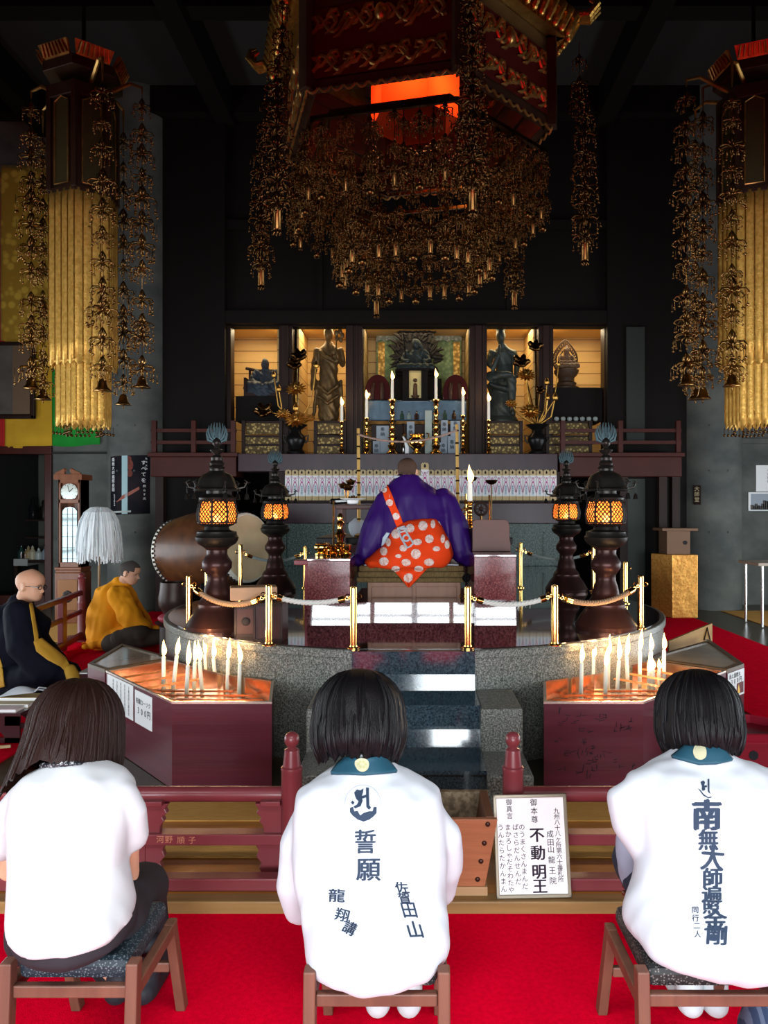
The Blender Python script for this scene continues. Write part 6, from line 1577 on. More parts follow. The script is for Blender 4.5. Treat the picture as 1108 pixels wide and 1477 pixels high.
# ------------------------------------------------------------------ monks
purple = mat('purple silk', (.026,.003,.100), .5, spec=.25, bump=(260,.1)); orange = mat('orange brocade', (.78,.055,.008), .7, spec=.1, bump=(240,.12))
t = thing('monk', 'monk in purple robe with orange crested sash kneeling on the platform, back turned', 'person', (0,6.4,1.155)); t.name = 'person'
mb = sil([(686,574,606,6.33,.08),(692,568,612,6.33,.10),(703,560,622,6.33,.13),(716,549,640,6.32,.15),(740,546,652,6.30,.17),(765,546,652,6.28,.185),(795,544,652,6.27,.2),(815,545,650,6.26,.2)])
mb.limb(S_((560,722,6.32),(543,760,6.26),(528,795,6.22)), [(.10,.09),(.12,.10),(.10,.10)], 14).limb(S_((637,722,6.32),(655,760,6.26),(667,795,6.22)), [(.10,.09),(.12,.10),(.10,.10)], 14)
mb.limb(S_((532,790,6.24),(517,807,6.22)), [(.09,.08),(.07,.05)], 12).limb(S_((662,790,6.24),(676,807,6.22)), [(.09,.08),(.07,.05)], 12)
robe = garment('robe', mb, .011, purple, t, .022, 7, 2.0, 2); bvr = bvh_of(robe.data)
mb = MB(); M = headM(P(588,700,6.50), (.18,1,-.28), (0,.28,1), .245); add_head(mb, M)
mb.limb([M @ V((0,-.1,.2)), P(589,701,6.43)], [.056,.044], 12).limb([P(590,705,6.34), P(596,790,6.34)], [(.16,.10),(.14,.12)], 14)
for s, a in ((-1,(P(556,725,6.36),P(540,775,6.34),P(516,806,6.24))),(1,(P(640,725,6.36),P(655,775,6.34),P(674,806,6.24)))):
    mb.limb(a, [.055,.045,.032], 10); add_hand(mb, a[-1], (s*.5,-.2,-.45), (-s*.6,.3,-.4), .19, .6, s)
for s in (-1, 1): mb.limb([P(596+s*12,800,6.4), P(596+s*28,806,6.75)], [.11,.09], 12).limb([P(596+s*28,806,6.75), P(596+s*16,814,6.2)], [.07,.05], 10)
me = fuse(mb, .008, 2, 'body'); zc_ = P(0,691,6.3).z
for v_ in me.vertices:
    if v_.co.z < zc_ and abs(v_.co.x+.06) < .16 and v_.co.z > P(0,760,6.3).z: v_.co.y = max(v_.co.y, 6.37)
link('body', me, skin, t, 180)
stubble(M, mat('brown stubble', (.075,.042,.028), .8, bump=(900,.3)), t); face_bits(M, t)
q = MB(); c = P(589,689,6.36); q.tube([c+V((.115*cos(R(a)), .10*sin(R(a)), .012-.02*cos(R(a-270)))) for a in range(190,351,8)], [(.016,.008)]*21, 8); q.build('white_collar', cl_white, t)
mb = sil([(749,598,628,6.20,.13),(756,580,633,6.19,.19),(768,567,640,6.17,.23),(785,553,650,6.15,.26),(800,538,653,6.14,.275),(810,527,650,6.14,.27),(816,533,644,6.14,.26)])
kes = garment('sash_wrap', mb, .012, orange, t, .020, 6, 5, 13)
def flap(u, v):
    # sheet that falls from the hips over the cushion edge to a point
    y = lerp(796, 847, v); w = lerp(46, 0.6, max(0,(v-.02)/.98)); cx_ = lerp(592, 590, v); d = 5.895 if v < .25 else lerp(5.895, 5.975, (v-.25)/.3) if v < .55 else 5.975
    p = P(cx_+(u-.5)*2*w, y, d); p.y += .012*sin(u*9+v*4)+.30*abs(2*u-1)**2.2*max(0,1-v*2.2)+.03*max(0,1-v*3); return p
fl = MB().grid(flap, 40, 30); fl.build('sash_flap', orange, t, smooth=180, solid=.008)
allk = MB(); 
for me in (kes.data,): allk.add([v.co for v in me.vertices], [tuple(p.vertices) for p in me.polygons])
allk.merge(fl); allk.add([v.co for v in robe.data.vertices], [tuple(p.vertices) for p in robe.data.polygons]); bvk = BVHTree.FromPolygons(allk.v, allk.f)
q = MB(); strap = [(550,703),(560,700),(583,757),(573,762)]; poly_on(q, strap, bvr, 3., .010); q.build('sash_strap', orange, t, smooth=180, solid=.008)
allk.merge(q); bvk = BVHTree.FromPolygons(allk.v, allk.f)
crest = mat('white crest', (.74,.60,.55), .7, var=(45,(.62,.36,.30),.45,.6))
for cx_, cy_, rx, ry in ((555,707,4,4.5),(562.5,725.5,4.6,4.8),(571.5,745,5,5),(572,771,6.2,6.5),(592,763,6,6),(610,759.5,6.5,6.8),(624,757,3.2,6),(561,783,3.6,6),(554.5,796,5,6),(554.5,810,6.5,5.5),(619,778,6,6),(602,782.5,6.2,4.5),(586,811,6.6,5),(600,799,6.6,6.5),(618.5,810.5,7,5),(571,820,6.2,4.2),(604,820,6.6,4.6),(589.5,833.5,7,7),(629,792,5.5,3.6),(638,778,3,6),(644,786,3.4,6),(582,791.5,5.5,4.5),(575,802.5,4.5,2.6)):
    q = MB(); on_surface(q, *disc2(cx_,cy_,rx,ry,24,4,.04,12), bvk, .0085, 6); q.build('crest', crest, t, smooth=0)
q = MB(); wc = lambda px, py: on_surface(MB(), [(px,py)], [], bvk, .012, 6).v[0]
for ln in ([(576,768),(580,778),(588,791),(594,788)],[(585,765),(591,775),(597,785),(593,788)],[(577,763),(584,761),(586,767),(579,769),(577,763)]): q.tube([wc(*p) for p in ln], .008, 6)
q.tube([wc(587+4.5*cos(k*.5),777+4.5*sin(k*.5)) for k in range(14)], .008, 6); q.tube([wc(575,764),wc(588,764)], .012, 6)
q.build('braided_cord', cl_white, t)
q = MB()
for pts in ([(553,776),(559,768),(563,769),(556,785),(551,788)],[(628,752),(633,753),(637,763),(633,761)]): poly_on(q, pts, bvr, 3., .012)
q.build('under_robe', mat('pale under robe', (.5,.58,.66), .8), t, smooth=180, solid=.004)

# yellow robed monk
ygold = mat('saffron cloth', (.80,.30,.010), .8, spec=.15, bump=(200,.12))
t = thing('person', 'monk in saffron yellow robe kneeling in profile by the dais', 'person', PZ(170,8.6,.05))
d = 8.6
mb = MB().limb(S_((156,918,d),(162,885,d),(170,858,d),(174,842,d)), [(.24,.26),(.22,.25),(.18,.24),(.08,.10)], 18)
mb.limb(S_((160,922,8.5),(195,918,8.4),(224,914,8.38)), [(.16,.15),(.13,.13),(.09,.09)], 14).limb(S_((160,922,8.75),(195,918,8.75),(222,914,8.72)), [(.16,.15),(.13,.13),(.09,.09)], 14)
mb.limb(S_((150,920,8.5),(146,928,8.5)), .10, 12)
mb.limb(S_((171,858,8.40),(186,886,8.30),(206,908,8.28)), [(.11,.12),(.12,.13),(.10,.10)], 14).limb(S_((178,858,8.8),(196,886,8.8),(214,908,8.72)), [(.11,.12),(.12,.13),(.08,.09)], 14)
mb.add([P(112,931,8.5),P(150,925,8.3),P(165,934,8.3),P(118,934,8.25),P(112,929,8.6),P(150,918,8.6),P(165,920,8.6),P(118,931,8.4)], [(0,1,2,3),(4,5,6,7),(0,1,5,4),(1,2,6,5),(2,3,7,6),(3,0,4,7)])
garment('robe', mb, .014, ygold, t, .034, 6, 3.0, 4)
mb = MB().limb(S_((160,928,8.32),(190,922,8.2),(232,918,8.2)), [(.10,.10),(.11,.10),(.08,.08)], 14).limb(S_((172,920,8.2),(206,914,8.16)), [.09,.09], 12)
garment('under_robe', mb, .014, mat('dark brown under robe', (.035,.026,.02), .9), t, .012, 6, 4, 9)
mb = MB(); M = headM(P(184,842,8.58), (1,-.12,-.22), (.22,0,1), .265); add_head(mb, M); mb.limb([M @ V((0,-.12,.2)), P(173,846,d)], [.065,.075], 12)
mb.limb([P(173,846,d), P(171,868,d), P(164,905,d)], [.05,.11,.12], 12)
for y_, s in ((8.34,-1),(8.72,1)):
    a = (P(174,872,y_), P(188,895,y_), P(224,906,8.5)); mb.limb(a, [.05,.045,.032], 10); add_hand(mb, a[-1], (.8,0,-.3), (0,0,-1), .19, .3, s)
link('body', fuse(mb, .008, 2, 'body'), skin, t, 180)
stubble(M, mat('grey stubble', (.06,.05,.045), .8, bump=(900,.3)), t); face_bits(M, t)
# black robed monk
blackc = mat('black robe', (.0035,.004,.010), .8, spec=.10, bump=(200,.1))
t = thing('person', 'shaven headed monk with glasses in black robe and gold sash kneeling in profile', 'person', PZ(30,6.36,.05))
d = 6.36
mb = MB().limb(S_((15,985,d),(20,930,d),(26,890,d),(30,872,d)), [(.24,.27),(.22,.25),(.17,.26),(.08,.10)], 18)
mb.limb(S_((20,985,6.2),(62,972,6.1),(98,972,6.1)), [(.16,.16),(.13,.13),(.10,.10)], 14).limb(S_((20,985,6.6),(62,972,6.6),(98,972,6.55)), [(.16,.16),(.13,.13),(.10,.10)], 14)
mb.limb(S_((25,885,6.12),(35,930,6.05),(70,968,6.05)), [(.10,.12),(.13,.13),(.12,.13)], 14).limb(S_((32,885,6.6),(50,930,6.6),(84,960,6.5)), [(.10,.12),(.13,.13),(.10,.10)], 14)
mb.limb(S_((10,1000,6.15),(60,998,6.05)), [(.09,.12),(.06,.08)], 12)
rb_ = garment('robe', mb, .012, blackc, t, .016, 6, 3, 6); bvb = bvh_of(rb_.data)
mb = MB(); M = headM(P(42,866,6.34), (1,-.14,-.12), (.12,0,1), .265); add_head(mb, M); mb.limb([M @ V((0,-.12,.22)), P(30,880,d)], [.064,.075], 12)
mb.limb([P(30,878,d), P(26,905,d), P(20,950,d)], [.05,.11,.12], 12)
for y_, s in ((6.1,-1),(6.58,1)):
    a = (P(30,902,y_), P(48,940,y_), P(96,966,6.34)); mb.limb(a, [.05,.045,.032], 10); add_hand(mb, a[-1], (.8,.1*s,-.35), (0,0,-1), .19, .3, s)
link('body', fuse(mb, .008, 2, 'body'), skin, t, 180); face_bits(M, t, glasses=True)
gs = mat('ochre sash', (.50,.27,.03), .6, bump=(220,.15)); q = MB()
poly_on(q, [(41,872),(45,870),(54,920),(56,928),(50,930)], bvb, 3., .010); q.build('sash_strap', gs, t, smooth=180, solid=.008)
q = MB(); poly_on(q, [(48,926),(58,922),(78,938),(94,952),(104,966),(100,974),(86,962),(68,952),(52,940)], bvb, 3., .014); q.build('sash', gs, t, smooth=180, solid=.012)
q = MB(); poly_on(q, [(0,945),(4,958),(9,990),(0,992)], bvb, 3., .014); q.build('sash_tail', gs, t, smooth=180, solid=.012)
mb = MB().limb(S_((101,966,6.02),(106,978,6.0),(108,990,6.0)), [(.04,.05),(.05,.05),(.04,.05)], 12); garment('sash_end', mb, .010, gs, t, .006, 12, 8, 2)
q = MB(); c = P(31,872,d); q.tube([c+V((.075*cos(R(a)),.085*sin(R(a)),.02+.03*cos(R(a)))) for a in range(0,361,12)], [(.014,.007)]*31, 8); q.build('white_collar', mat('grey white collar', (.35,.37,.45), .8), t)
# ------------------------------------------------------------------ maroon railing in front
def railing(px_post, xa, xb, lab, names=False):
    """xa..xb: rail extent; the turned post stands at the opening"""
    d = 3.22; s = d/F; px = (px_post-CX)*s
    t = thing('maroon_railing', lab, 'railing', (px,d,.047))
    Y = lambda y: CH-(y-CY)*s
    MB().lathe([(r*s, Y(y)) for r, y in ((17,1285),(17,1279),(15.3,1276),(15,1112),(15.8,1109),(15.4,1106),(12.8,1104),(11,1086),(10.4,1081),(7,1079),(5.5,1077.5),(8,1075),(10.6,1070),(11,1065),(9.5,1060),(6,1057),(1,1055.5))], (px,d,0), 28).build('post', maroon, t, smooth=40)
    x0, x1 = min(xa,xb), max(xa,xb)
    MB().tube([(x0,d+.03,Y(1149)),(x1,d+.03,Y(1149))], 11*s, 20).build('top_rail', maroon, t, smooth=60)
    MB().bb(x0, x1, d-.02, d+.05, Y(1217), Y(1201)).build('middle_rail', maroon, t, smooth=0, bevel=.004)
    MB().bb(x0, x1+(.0), 3.10, 3.165, .047, .098).build('bottom_rail', maroon, t, smooth=0, bevel=.005)
    sg = 1 if xb > xa else -1
    def strut(c, w, y0, y1, wav):
        # panel with a cloud shaped edge on the open side
        z0, z1 = Y(y1), Y(y0); h = z1-z0; a, b = c, c+w
        k = 1 if wav > 0 else -1; e = .016*k
        right = [(b,z0),(b+e*.2,z0+h*.25),(b+e*1.2,z0+h*.42),(b+e*.7,z0+h*.55),(b+e*2.0,z0+h*.68),(b+e*1.4,z0+h*.82),(b+e*2.4,z1)]
        pts = [(a,z0)]+right+[(a,z1)]
        MB().slab(pts, facing((0,d+.02,0),(1,0,0),(0,0,1)), .035).build('strut_panel', maroon, t, smooth=0, bevel=.003)
    p_in = px+sg*15*s
    strut(p_in, sg*.075, 1160, 1203, sg); strut(p_in, sg*.075, 1216, 1280, sg)
    MB().bb(min(p_in,p_in+sg*.085), max(p_in,p_in+sg*.085), d-.03, d+.06, Y(1160), Y(1153)).build('bracket', maroon, t, smooth=0, bevel=.003)
    x = px+sg*.62
    while abs(x) < abs(xb):
        strut(x, .06*sg, 1160, 1203, sg); strut(x, -.06*sg, 1160, 1203, -sg); strut(x, .05*sg, 1216, 1280, sg); strut(x, -.05*sg, 1216, 1280, -sg)
        MB().bb(x-.08, x+.08, d-.03, d+.06, Y(1160), Y(1153)).build('bracket', maroon, t, smooth=0, bevel=.003); x += sg*.9
    if names:
        org = [(231,1211),(243.5,1211),(261,1212),(277,1212),(199,1211),(185,1211)]
        for ch, (a, b) in zip('河野順子子美', org):
            vs, fs = glyph(ch); w = 11.5*s; c = P(a, b, d-.021); q = MB().add([c+V((x*w,0,y*w)) for x, y in vs], fs); q.build('carved_letter', mat('reddish gilt lettering', (.55,.22,.12), .6), t, smooth=0)
railing(421, -.52, -3.2, 'maroon railing with turned post and carved names, before the candle box with price papers', True)
railing(740, .415, 3.2, 'maroon railing with turned post standing behind the framed sign')

# ------------------------------------------------------------------ offertory box
d0 = 3.035; s = d0/F; xw_, xb_ = 120*s, 103*s; zt, zb = CH-(1182-CY)*s, .085
t = thing('offertory_box', 'reddish wooden offertory box flaring to the top with dark domed nails', 'box', (0,3.18,.047))
cedar = mat('red cedar', (.36,.13,.058), .45, spec=.3, var=(3,(.28,.095,.042),.3,.7,(1,8,14)), bump=(6,.1,(1,8,14)))
cedar_e = mat('dark cedar edge', (.12,.045,.022), .5); inn = mat('grimy box inside', (.22,.16,.10), .8, var=(40,(.10,.07,.04),.4,.6))
q = MB().loft([[V((-xb_,d0+.03,zb)),V((xb_,d0+.03,zb)),V((xw_,d0,zt)),V((-xw_,d0,zt))],[V((-xb_,d0+.055,zb)),V((xb_,d0+.055,zb)),V((xw_,d0+.025,zt)),V((-xw_,d0+.025,zt))]]); q.build('front_board', cedar, t, smooth=0, bevel=.003)
q = MB().loft([[V((-xb_,3.31,zb)),V((xb_,3.31,zb)),V((xw_*.98,3.36,zt)),V((-xw_*.98,3.36,zt))],[V((-xb_,3.285,zb)),V((xb_,3.285,zb)),V((xw_*.98,3.335,zt)),V((-xw_*.98,3.335,zt))]]); q.build('back_board', inn, t, smooth=0)
for sg in (-1, 1):
    q = MB().loft([[V((sg*(xb_-.045),d0+.05,zb)),V((sg*(xb_-.045),3.29,zb)),V((sg*(xw_-.045),3.34,zt+.004)),V((sg*(xw_-.045),d0+.02,zt+.004))],[V((sg*(xb_-.015),d0+.05,zb)),V((sg*(xb_-.015),3.29,zb)),V((sg*(xw_-.012),3.34,zt+.004)),V((sg*(xw_-.012),d0+.02,zt+.004))]]); q.build('side_board', cedar_e, t, smooth=0, bevel=.003)
    for k, f in enumerate((.93,.65,.38,.11)):
        x = sg*(lerp(xb_,xw_,f)-.036); z = lerp(zb,zt,f); y = lerp(d0+.03,d0,f); 
        MB().ball((x,y,z), (.0105,.007,.0105), 12, 8).build('nail', mat('nail bronze', (.05,.02,.015), .3, .5), t)
MB().bb(-xb_-.01, xb_+.01, 3.06, 3.33, .048, zb).build('base', mat('pale base wood', (.38,.22,.11), .5), t, smooth=0, bevel=.004)
q = MB()
for k in range(4): q.box((0,3.12+k*.06,zb+.04), (xb_*1.9,.012,.03))
q.build('slats', inn, t, smooth=0)
# ------------------------------------------------------------------ framed prayer sign
lean = R(12); hgt, wid = .392, .300; bx = P(769.5,1298,3.045)
SM = Matrix.Translation((bx.x,3.045,.049)) @ Matrix.Rotation(-lean,4,'X') @ Matrix.Rotation(R(90),4,'X') @ Matrix.Translation((0,hgt/2,0)) @ Matrix.Rotation(R(1.),4,'Z')
t = thing('prayer_sign', 'framed white sign with black brush prayer text leaning by the offertory box', 'sign', (bx.x,3.05,.048))
MB().box((0,0,-.008),(wid-.02,hgt-.02,.008)).mv(SM).build('sheet', white_paper, t, smooth=0)
q = MB(); fw = .013
for a, b, c, e in ((-wid/2,wid/2,-hgt/2,-hgt/2+fw),(-wid/2,wid/2,hgt/2-fw,hgt/2),(-wid/2,-wid/2+fw,-hgt/2,hgt/2),(wid/2-fw,wid/2,-hgt/2,hgt/2)): q.bb(a,b,c,e,-.012,.004)
q.mv(SM); q.build('frame', mat('grey brown frame', (.20,.17,.125), .35, .3), t, smooth=0, bevel=.002)
q = MB(); S1 = lambda px, py: ((px-769)/107*wid, -(py-1229.5)/138*hgt)
def srow(tx, px, ys, w, bold=0., h=None):
    for i, ch in enumerate(tx):
        if ch == ' ': continue
        vs, fs = glyph(ch); y = ys[0]+ys[1]*i if len(ys) == 2 else ys[i]; c = S1(px+.12*(y-1230)*.12, y); k = w/107*wid; kh = (h or w)/107*wid
        for bx, by in strokes(bold): q.add([SM @ V((c[0]+(x+bx)*k, c[1]+(yy+by)*kh, -.0032)) for x, yy in vs], fs)
srow('九州八十八ヶ所第六十番札所', 808, (1184,7.6), 8.6, .01); srow('成田山龍王院', 796.5, (1215,1226,1235.5,1249.5,1263.5,1277), 10.5, .01)
srow('御本尊', 775.5, (1172,11.5), 10.5, .01); srow('不動明王', 777.5, (1216,1240,1265,1284), 22, .03, 21)
srow('御真言', 739.5, (1171,9.3), 9, .01); srow('のうまくさんまんだ', 756.3, (1205,9.8), 9.2, .008); srow('ばさらだんせんだ', 747, (1205,10.3), 9.2, .008)
srow('まかろしゃだそわたや', 736, (1205,9.2), 9.2, .008); srow('うんたらたかんまん', 725.5, (1205,10.2), 9.2, .008)
q.build('writing', mat('sign ink', (.05,.035,.06), .7), t, smooth=0)

# ------------------------------------------------------------------ candle boxes
def candle_box(mx, label, wing_far, cands, smalls, papers, scrib):
    """mx maps the left-hand plan to this side"""
    T, B = .53, .044; f = lambda p: (mx(p[0]), p[1])
    A_, B_, C_, D_, E_, F_ = [f(p) for p in ((-1.352,4.25),(-.796,4.25),(-.880,4.76),(-1.24,4.96),(-1.76,5.44),(-2.05,5.07))]
    t = thing('candle_box', label, 'candle box', (mx(-1.3),4.7,B))
    pl = [A_,B_,C_,D_,E_,F_]
    MB().prism(pl, B, T-.13).build('body', maroon_box, t, smooth=0)
    # upper walls (outside maroon, inside copper) and metal rim
    def wall_ring(z0, z1, k0, k1, m, nm):
        c = V((sum(p[0] for p in pl)/6, sum(p[1] for p in pl)/6)); q = MB(); n = len(pl)
        ins = lambda p, k: (p[0]+(c.x-p[0])*k, p[1]+(c.y-p[1])*k)
        for i in range(n):
            a, b = pl[i], pl[(i+1) % n]; a0, b0, a1, b1 = ins(a,k0), ins(b,k0), ins(a,k1), ins(b,k1)
            q.add([(p[0],p[1],z) for z in (z0,z1) for p in (a0,b0,b1,a1)], [(0,3,2,1),(4,5,6,7),(0,1,5,4),(1,2,6,5),(2,3,7,6),(3,0,4,7)])
        return q.build(nm, m, t, smooth=0)
    wall_ring(T-.13, T-.012, .0, .018, maroon_box, 'upper_wall'); wall_ring(T-.129, T-.012, .0185, .03, copper, 'lining'); wall_ring(T-.012, T, -.004, .034, mat('steel rim', (.62,.52,.45), .25, 1.), 'rim')
    MB().prism([(p[0]*.97+mx(-1.35)*.03, p[1]*.97+4.8*.03) for p in pl], T-.131, T-.122).build('tray_floor', copper, t, smooth=0)
    q = MB()
    for k in range(6):
        y = 4.33+k*.115; x0 = max(-1.98, -1.30-(y-4.25)*.8)+.03; x1 = -.86-(y-4.25)*.16 if y < 4.7 else -.9-(y-4.7)*1.3
        if x1-x0 > .1: q.bb(min(mx(x0),mx(x1)), max(mx(x0),mx(x1)), y-.018, y+.018, T-.10, T-.088)
    q.build('candle_bar', copper, t, smooth=0)
    # divider and low compartments on the outer half
    a, b = V((mx(-1.55),4.55,0)), V((mx(-1.15),4.95,0))
    q = MB(); 
    for k in range(3): p = lerp(V((mx(-1.66),4.68,0)), V((mx(-1.92),4.98,0)), k/2); r = V((mx(-.62)-mx(0),.62,0)).normalized(); q.tube([p+V((0,0,T-.03)), p+r*(-.0)+V((mx(.28)-mx(0),.28,T-.03))], [(.006,.03)]*2, 4)
    q.build('divider', mat('orange wood', (.5,.2,.08), .5), t, smooth=0)
    # glazed wing
    W = [f(p) for p in ((-2.065,5.085),(-2.262,5.28))]+[wing_far]+[f(p) for p in ((-1.87,5.62),(-1.77,5.46))]
    w = thing('ash_box', label.replace('candle box','sloping glazed side box behind the candle box') if 0 else ('glazed lidded side box joined behind the candle box with price papers' if mx(-1) < 0 else 'glazed lidded side box joined behind the pattern flecked candle box'), 'box', (W[2][0],5.5,B))
    MB().prism(W, B, T-.02).build('body', maroon_box, w, smooth=0)
    c = V((sum(p[0] for p in W)/5, sum(p[1] for p in W)/5)); ins = lambda p, k: (p[0]+(c.x-p[0])*k, p[1]+(c.y-p[1])*k)
    MB().prism([ins(p,.10) for p in W], T-.02, T-.004).build('ash_pane', mat('grey pane', (.52,.46,.38), .12, var=(3,(.36,.30,.24),.35,.7), coat=.6), w, smooth=0)
    q = MB()
    for i in range(5):
        a, b = W[i], W[(i+1) % 5]; a1, b1 = ins(a,.13), ins(b,.13)
        q.add([(p[0],p[1],z) for z in (T-.02,T+.004) for p in (a,b,b1,a1)], [(0,3,2,1),(4,5,6,7),(0,1,5,4),(1,2,6,5),(2,3,7,6),(3,0,4,7)])
    q.build('lid_frame', mat('olive brown frame', (.11,.075,.045), .35), w, smooth=0)
    for (px, pt, pb, tl, fh, ln, lab) in cands:
        zf = T-.12; d = F*(CH-zf)/(pb-CY)
        candle(px, pt, pb, d, .0135, lab, 'burning candles in the '+('price paper' if mx(-1) < 0 else 'pattern flecked')+' box', fh, ln, tl, power=CPW)
    fr = lambda P0, P1: (V((P0[0],P0[1],0)), V((P1[0],P1[1],0)))
    for (p0, p1, u0, u1, z0, z1, rows, lab, par, pic) in papers(A_, F_, W):
        a, b = fr(p0, p1); dr = (b-a).normalized(); n = V((dr.y,-dr.x,0)); n = n if n.y < 0 else -n
        L = (b-a).length; o = a+dr*(u0*L); e = a+dr*(u1*L)
        if par is None: continue
        pp = thing('price_paper', lab, 'paper', (o+e)/2+V((0,0,z0)))
        q = MB().add([o+n*.003+V((0,0,z0)), e+n*.003+V((0,0,z0)), e+n*.003+V((0,0,z1)), o+n*.003+V((0,0,z1))], [(0,1,2,3)]); q.build('sheet', mat('laminated paper', (.78,.80,.80), .25), pp, smooth=0, solid=.002)
        R_ = (e-o).normalized() if (e-o).x > 0 else (o-e).normalized(); lft = o if (e-o).x > 0 else e; wd_ = (e-o).length
        q = MB()
        for (tx, fx, fz, sz, vert) in rows:
            if tx == '300円': q.build('writing', ink_k, pp, smooth=0); q = MB()
            c = lft+R_*(fx*wd_)+V((0,0,lerp(z0,z1,fz)))+n*.0052; write_flat(q, tx, c, R_, (0,0,1), sz, bold=.012 if sz > .03 else 0, vertical=vert, off=0)
        q.build('writing', ink_k, pp, smooth=0) if q.v else None
        if pic:
            c = lambda u, v, k=.0045: lft+R_*(u*wd_)+V((0,0,lerp(z0,z1,v)))+n*k
            MB().add([c(.52,.08),c(.95,.08),c(.95,.50),c(.52,.50)], [(0,1,2,3)]).build('picture', mat('fire print', (.10,.01,.012), .4), pp, smooth=0)
            MB().add([c(.56,.10,.006),c(.72,.10,.006),c(.70,.25,.006),c(.63,.46,.006),c(.58,.28,.006)], [(0,1,2,3,4)]).build('flame_print', mat('flame print', (.85,.5,.1), .5), pp, smooth=0)
    if scrib:
        rr = random.Random(12); q = MB(); x0, x1 = min(A_[0],B_[0]), max(A_[0],B_[0])
        for k in range(34):
            c = V((rr.uniform(x0+.04,x1-.05), 4.2485, rr.uniform(.12,.47))); w_ = rr.uniform(.016,.04)
            for j in range(rr.choice((2,3))):
                p = c+V((rr.uniform(-.02,.02),0,rr.uniform(-.015,.015)))
                if rr.random() < .5: q.box(p, (w_,.0016,.0032), ry=rr.uniform(-.3,.3))
                else: q.box(p, (.0034,.0016,w_), ry=rr.uniform(-.3,.3))
        q.build('fleck_pattern', mat('fleck ink', (.018,.008,.016), .7), t, smooth=0)
    return t
LC = [(236,947,997,0,.075,.05,'single burning candle at the outer end'),(249,946,1001,6,.085,.2,'leaning burning candle next to the outer end one'),(269,960,1008,2,.11,.1,'front burning candle with the tallest flame'),(280,955,996,1,.10,.05,'burning candle in the thick of the cluster'),
      (292,955,1001,-4,.10,-.05,'slanting burning candle in the cluster'),(298,944,988,-2,.085,-.05,'rear burning candle of the cluster'),(312,950,993,-4,.09,.05,'burning candle just clear of the cluster'),(328,952,1000,1,.10,.12,'burning candle second from the steps end'),(345,957,1004,1,.10,-.05,'burning candle closest to the steps')]
LC = [tuple(list(c[:6])+[c[6]+' of the price paper box']) for c in LC]
def pap_l(A_, F_, W): 
    return [(F_,A_,.03,.46,.30,.515,[('大願成就',.85,.88,.022,True),('家内安全',.70,.88,.022,True),('商売繁盛',.55,.88,.022,True),('交通安全',.40,.88,.022,True),('身体健全',.25,.88,.022,True),('心願成就',.85,.45,.022,True),('良縁成就',.70,.45,.022,True),('学業成就',.55,.45,.022,True),('無病息災',.40,.45,.022,True),('厄除祈願',.25,.45,.022,True)],'white paper with columns of small writing on the dark candle box',1,False),
            (F_,A_,.49,.74,.30,.50,[('祈願ローソク',.14,.70,.037,False),('300円',.22,.42,.052,False)],'white price paper reading 300 yen on the dark candle box',1,False)]
candle_box(lambda x: x, 'maroon candle box with price papers and a tray of burning candles', (-2.33,6.07), LC, [], pap_l, False)
RC = [(838,956,1006,1,.085,.1,'burning candle at the steps end'),(855,951,998,1,.09,.15,'burning candle second from the steps end'),(873,962,1006,1,.075,.1,'shorter front burning candle'),(877,946,994,1,.10,.1,'tall burning candle behind the shorter front one'),(890,953,1002,3,.11,.05,'burning candle with a long flame in the middle'),(906,948,994,-2,.11,.15,'burning candle with a split flame'),
      (923,940,990,0,.11,.15,'burning candle with the highest flame'),(938,940,994,1,.085,.05,'burning candle third from the outer end'),(958,938,989,0,.08,.05,'burning candle at the outer end'),(936,970,995,0,.06,.05,'short burned down candle before the outer ones'),(942,966,995,0,.06,-.05,'short burned down candle beside another one'),(951,966,990,0,.05,.02,'thin short candle by the outer end')]
RC = [tuple(list(c[:6])+[c[6]+' of the pattern flecked box']) for c in RC]
def pap_r(A_, F_, W):
    return [(W[0],W[1],.02,.98,.33,.505,[('添え護摩木',.12,.84,.036,False),('300円',.22,.62,.045,False),('願い事',.36,.40,.02,True),('お書き',.22,.40,.02,True),('下さい',.09,.40,.02,True)],'white paper with a flame picture and price on the side box',1,True)]
candle_box(lambda x: -x-.075 if x > -2.0 else -x+.02, 'maroon candle box flecked with dark marks holding a tray of burning candles', (2.42,6.25), RC, [], pap_r, True)

# wooden board with a triangle mark, red offering tray
t = thing('wooden_board', 'pale wooden board with a triangle mark standing behind the glazed side box', 'board', (2.3,6.3,.04))
a, b = P(944,926,6.25), P(1031,899,6.55); b.z = a.z+.10; 
a.x += .13; a0, b0 = V((a.x,6.28,.045)), V((b.x,6.60,.045)); za, zb2 = P(0,925,6.28).z, P(0,899,6.6).z
MB().add([a0,b0,b0+V((0,.03,0)),a0+V((0,.03,0)),V((a0.x,6.28,za)),V((b0.x,6.6,zb2)),V((b0.x,6.63,zb2)),V((a0.x,6.31,za))],[(0,3,2,1),(4,5,6,7),(0,1,5,4),(1,2,6,5),(2,3,7,6),(3,0,4,7)]).build('panel', mat('ochre board', (.42,.25,.08), .5, var=(4,(.33,.18,.055),.3,.7,(1,1,8))), t, smooth=0)
q = MB(); pn = [lerp(V((a0.x,6.277,0)),V((b0.x,6.597,0)),u)+V((0,-.004,z)) for u, z in ((.80,zb2-.13),(.87,zb2-.03),(.94,zb2-.14))]
q.tube(pn+[pn[0]], .006, 5); q.build('triangle_mark', brown_wood, t)
t = thing('offering_tray', 'red lacquer offering tray on a holed stand beside the side box', 'tray', (1.98,4.6,.044))
rl = mat('red lacquer', (.28,.012,.028), .3, coat=.2); cx, cy = 2.0, 4.62
MB().bb(cx-.13,cx+.12,cy-.12,cy+.12,.045,.24).build('stand', rl, t, smooth=0, bevel=.006)
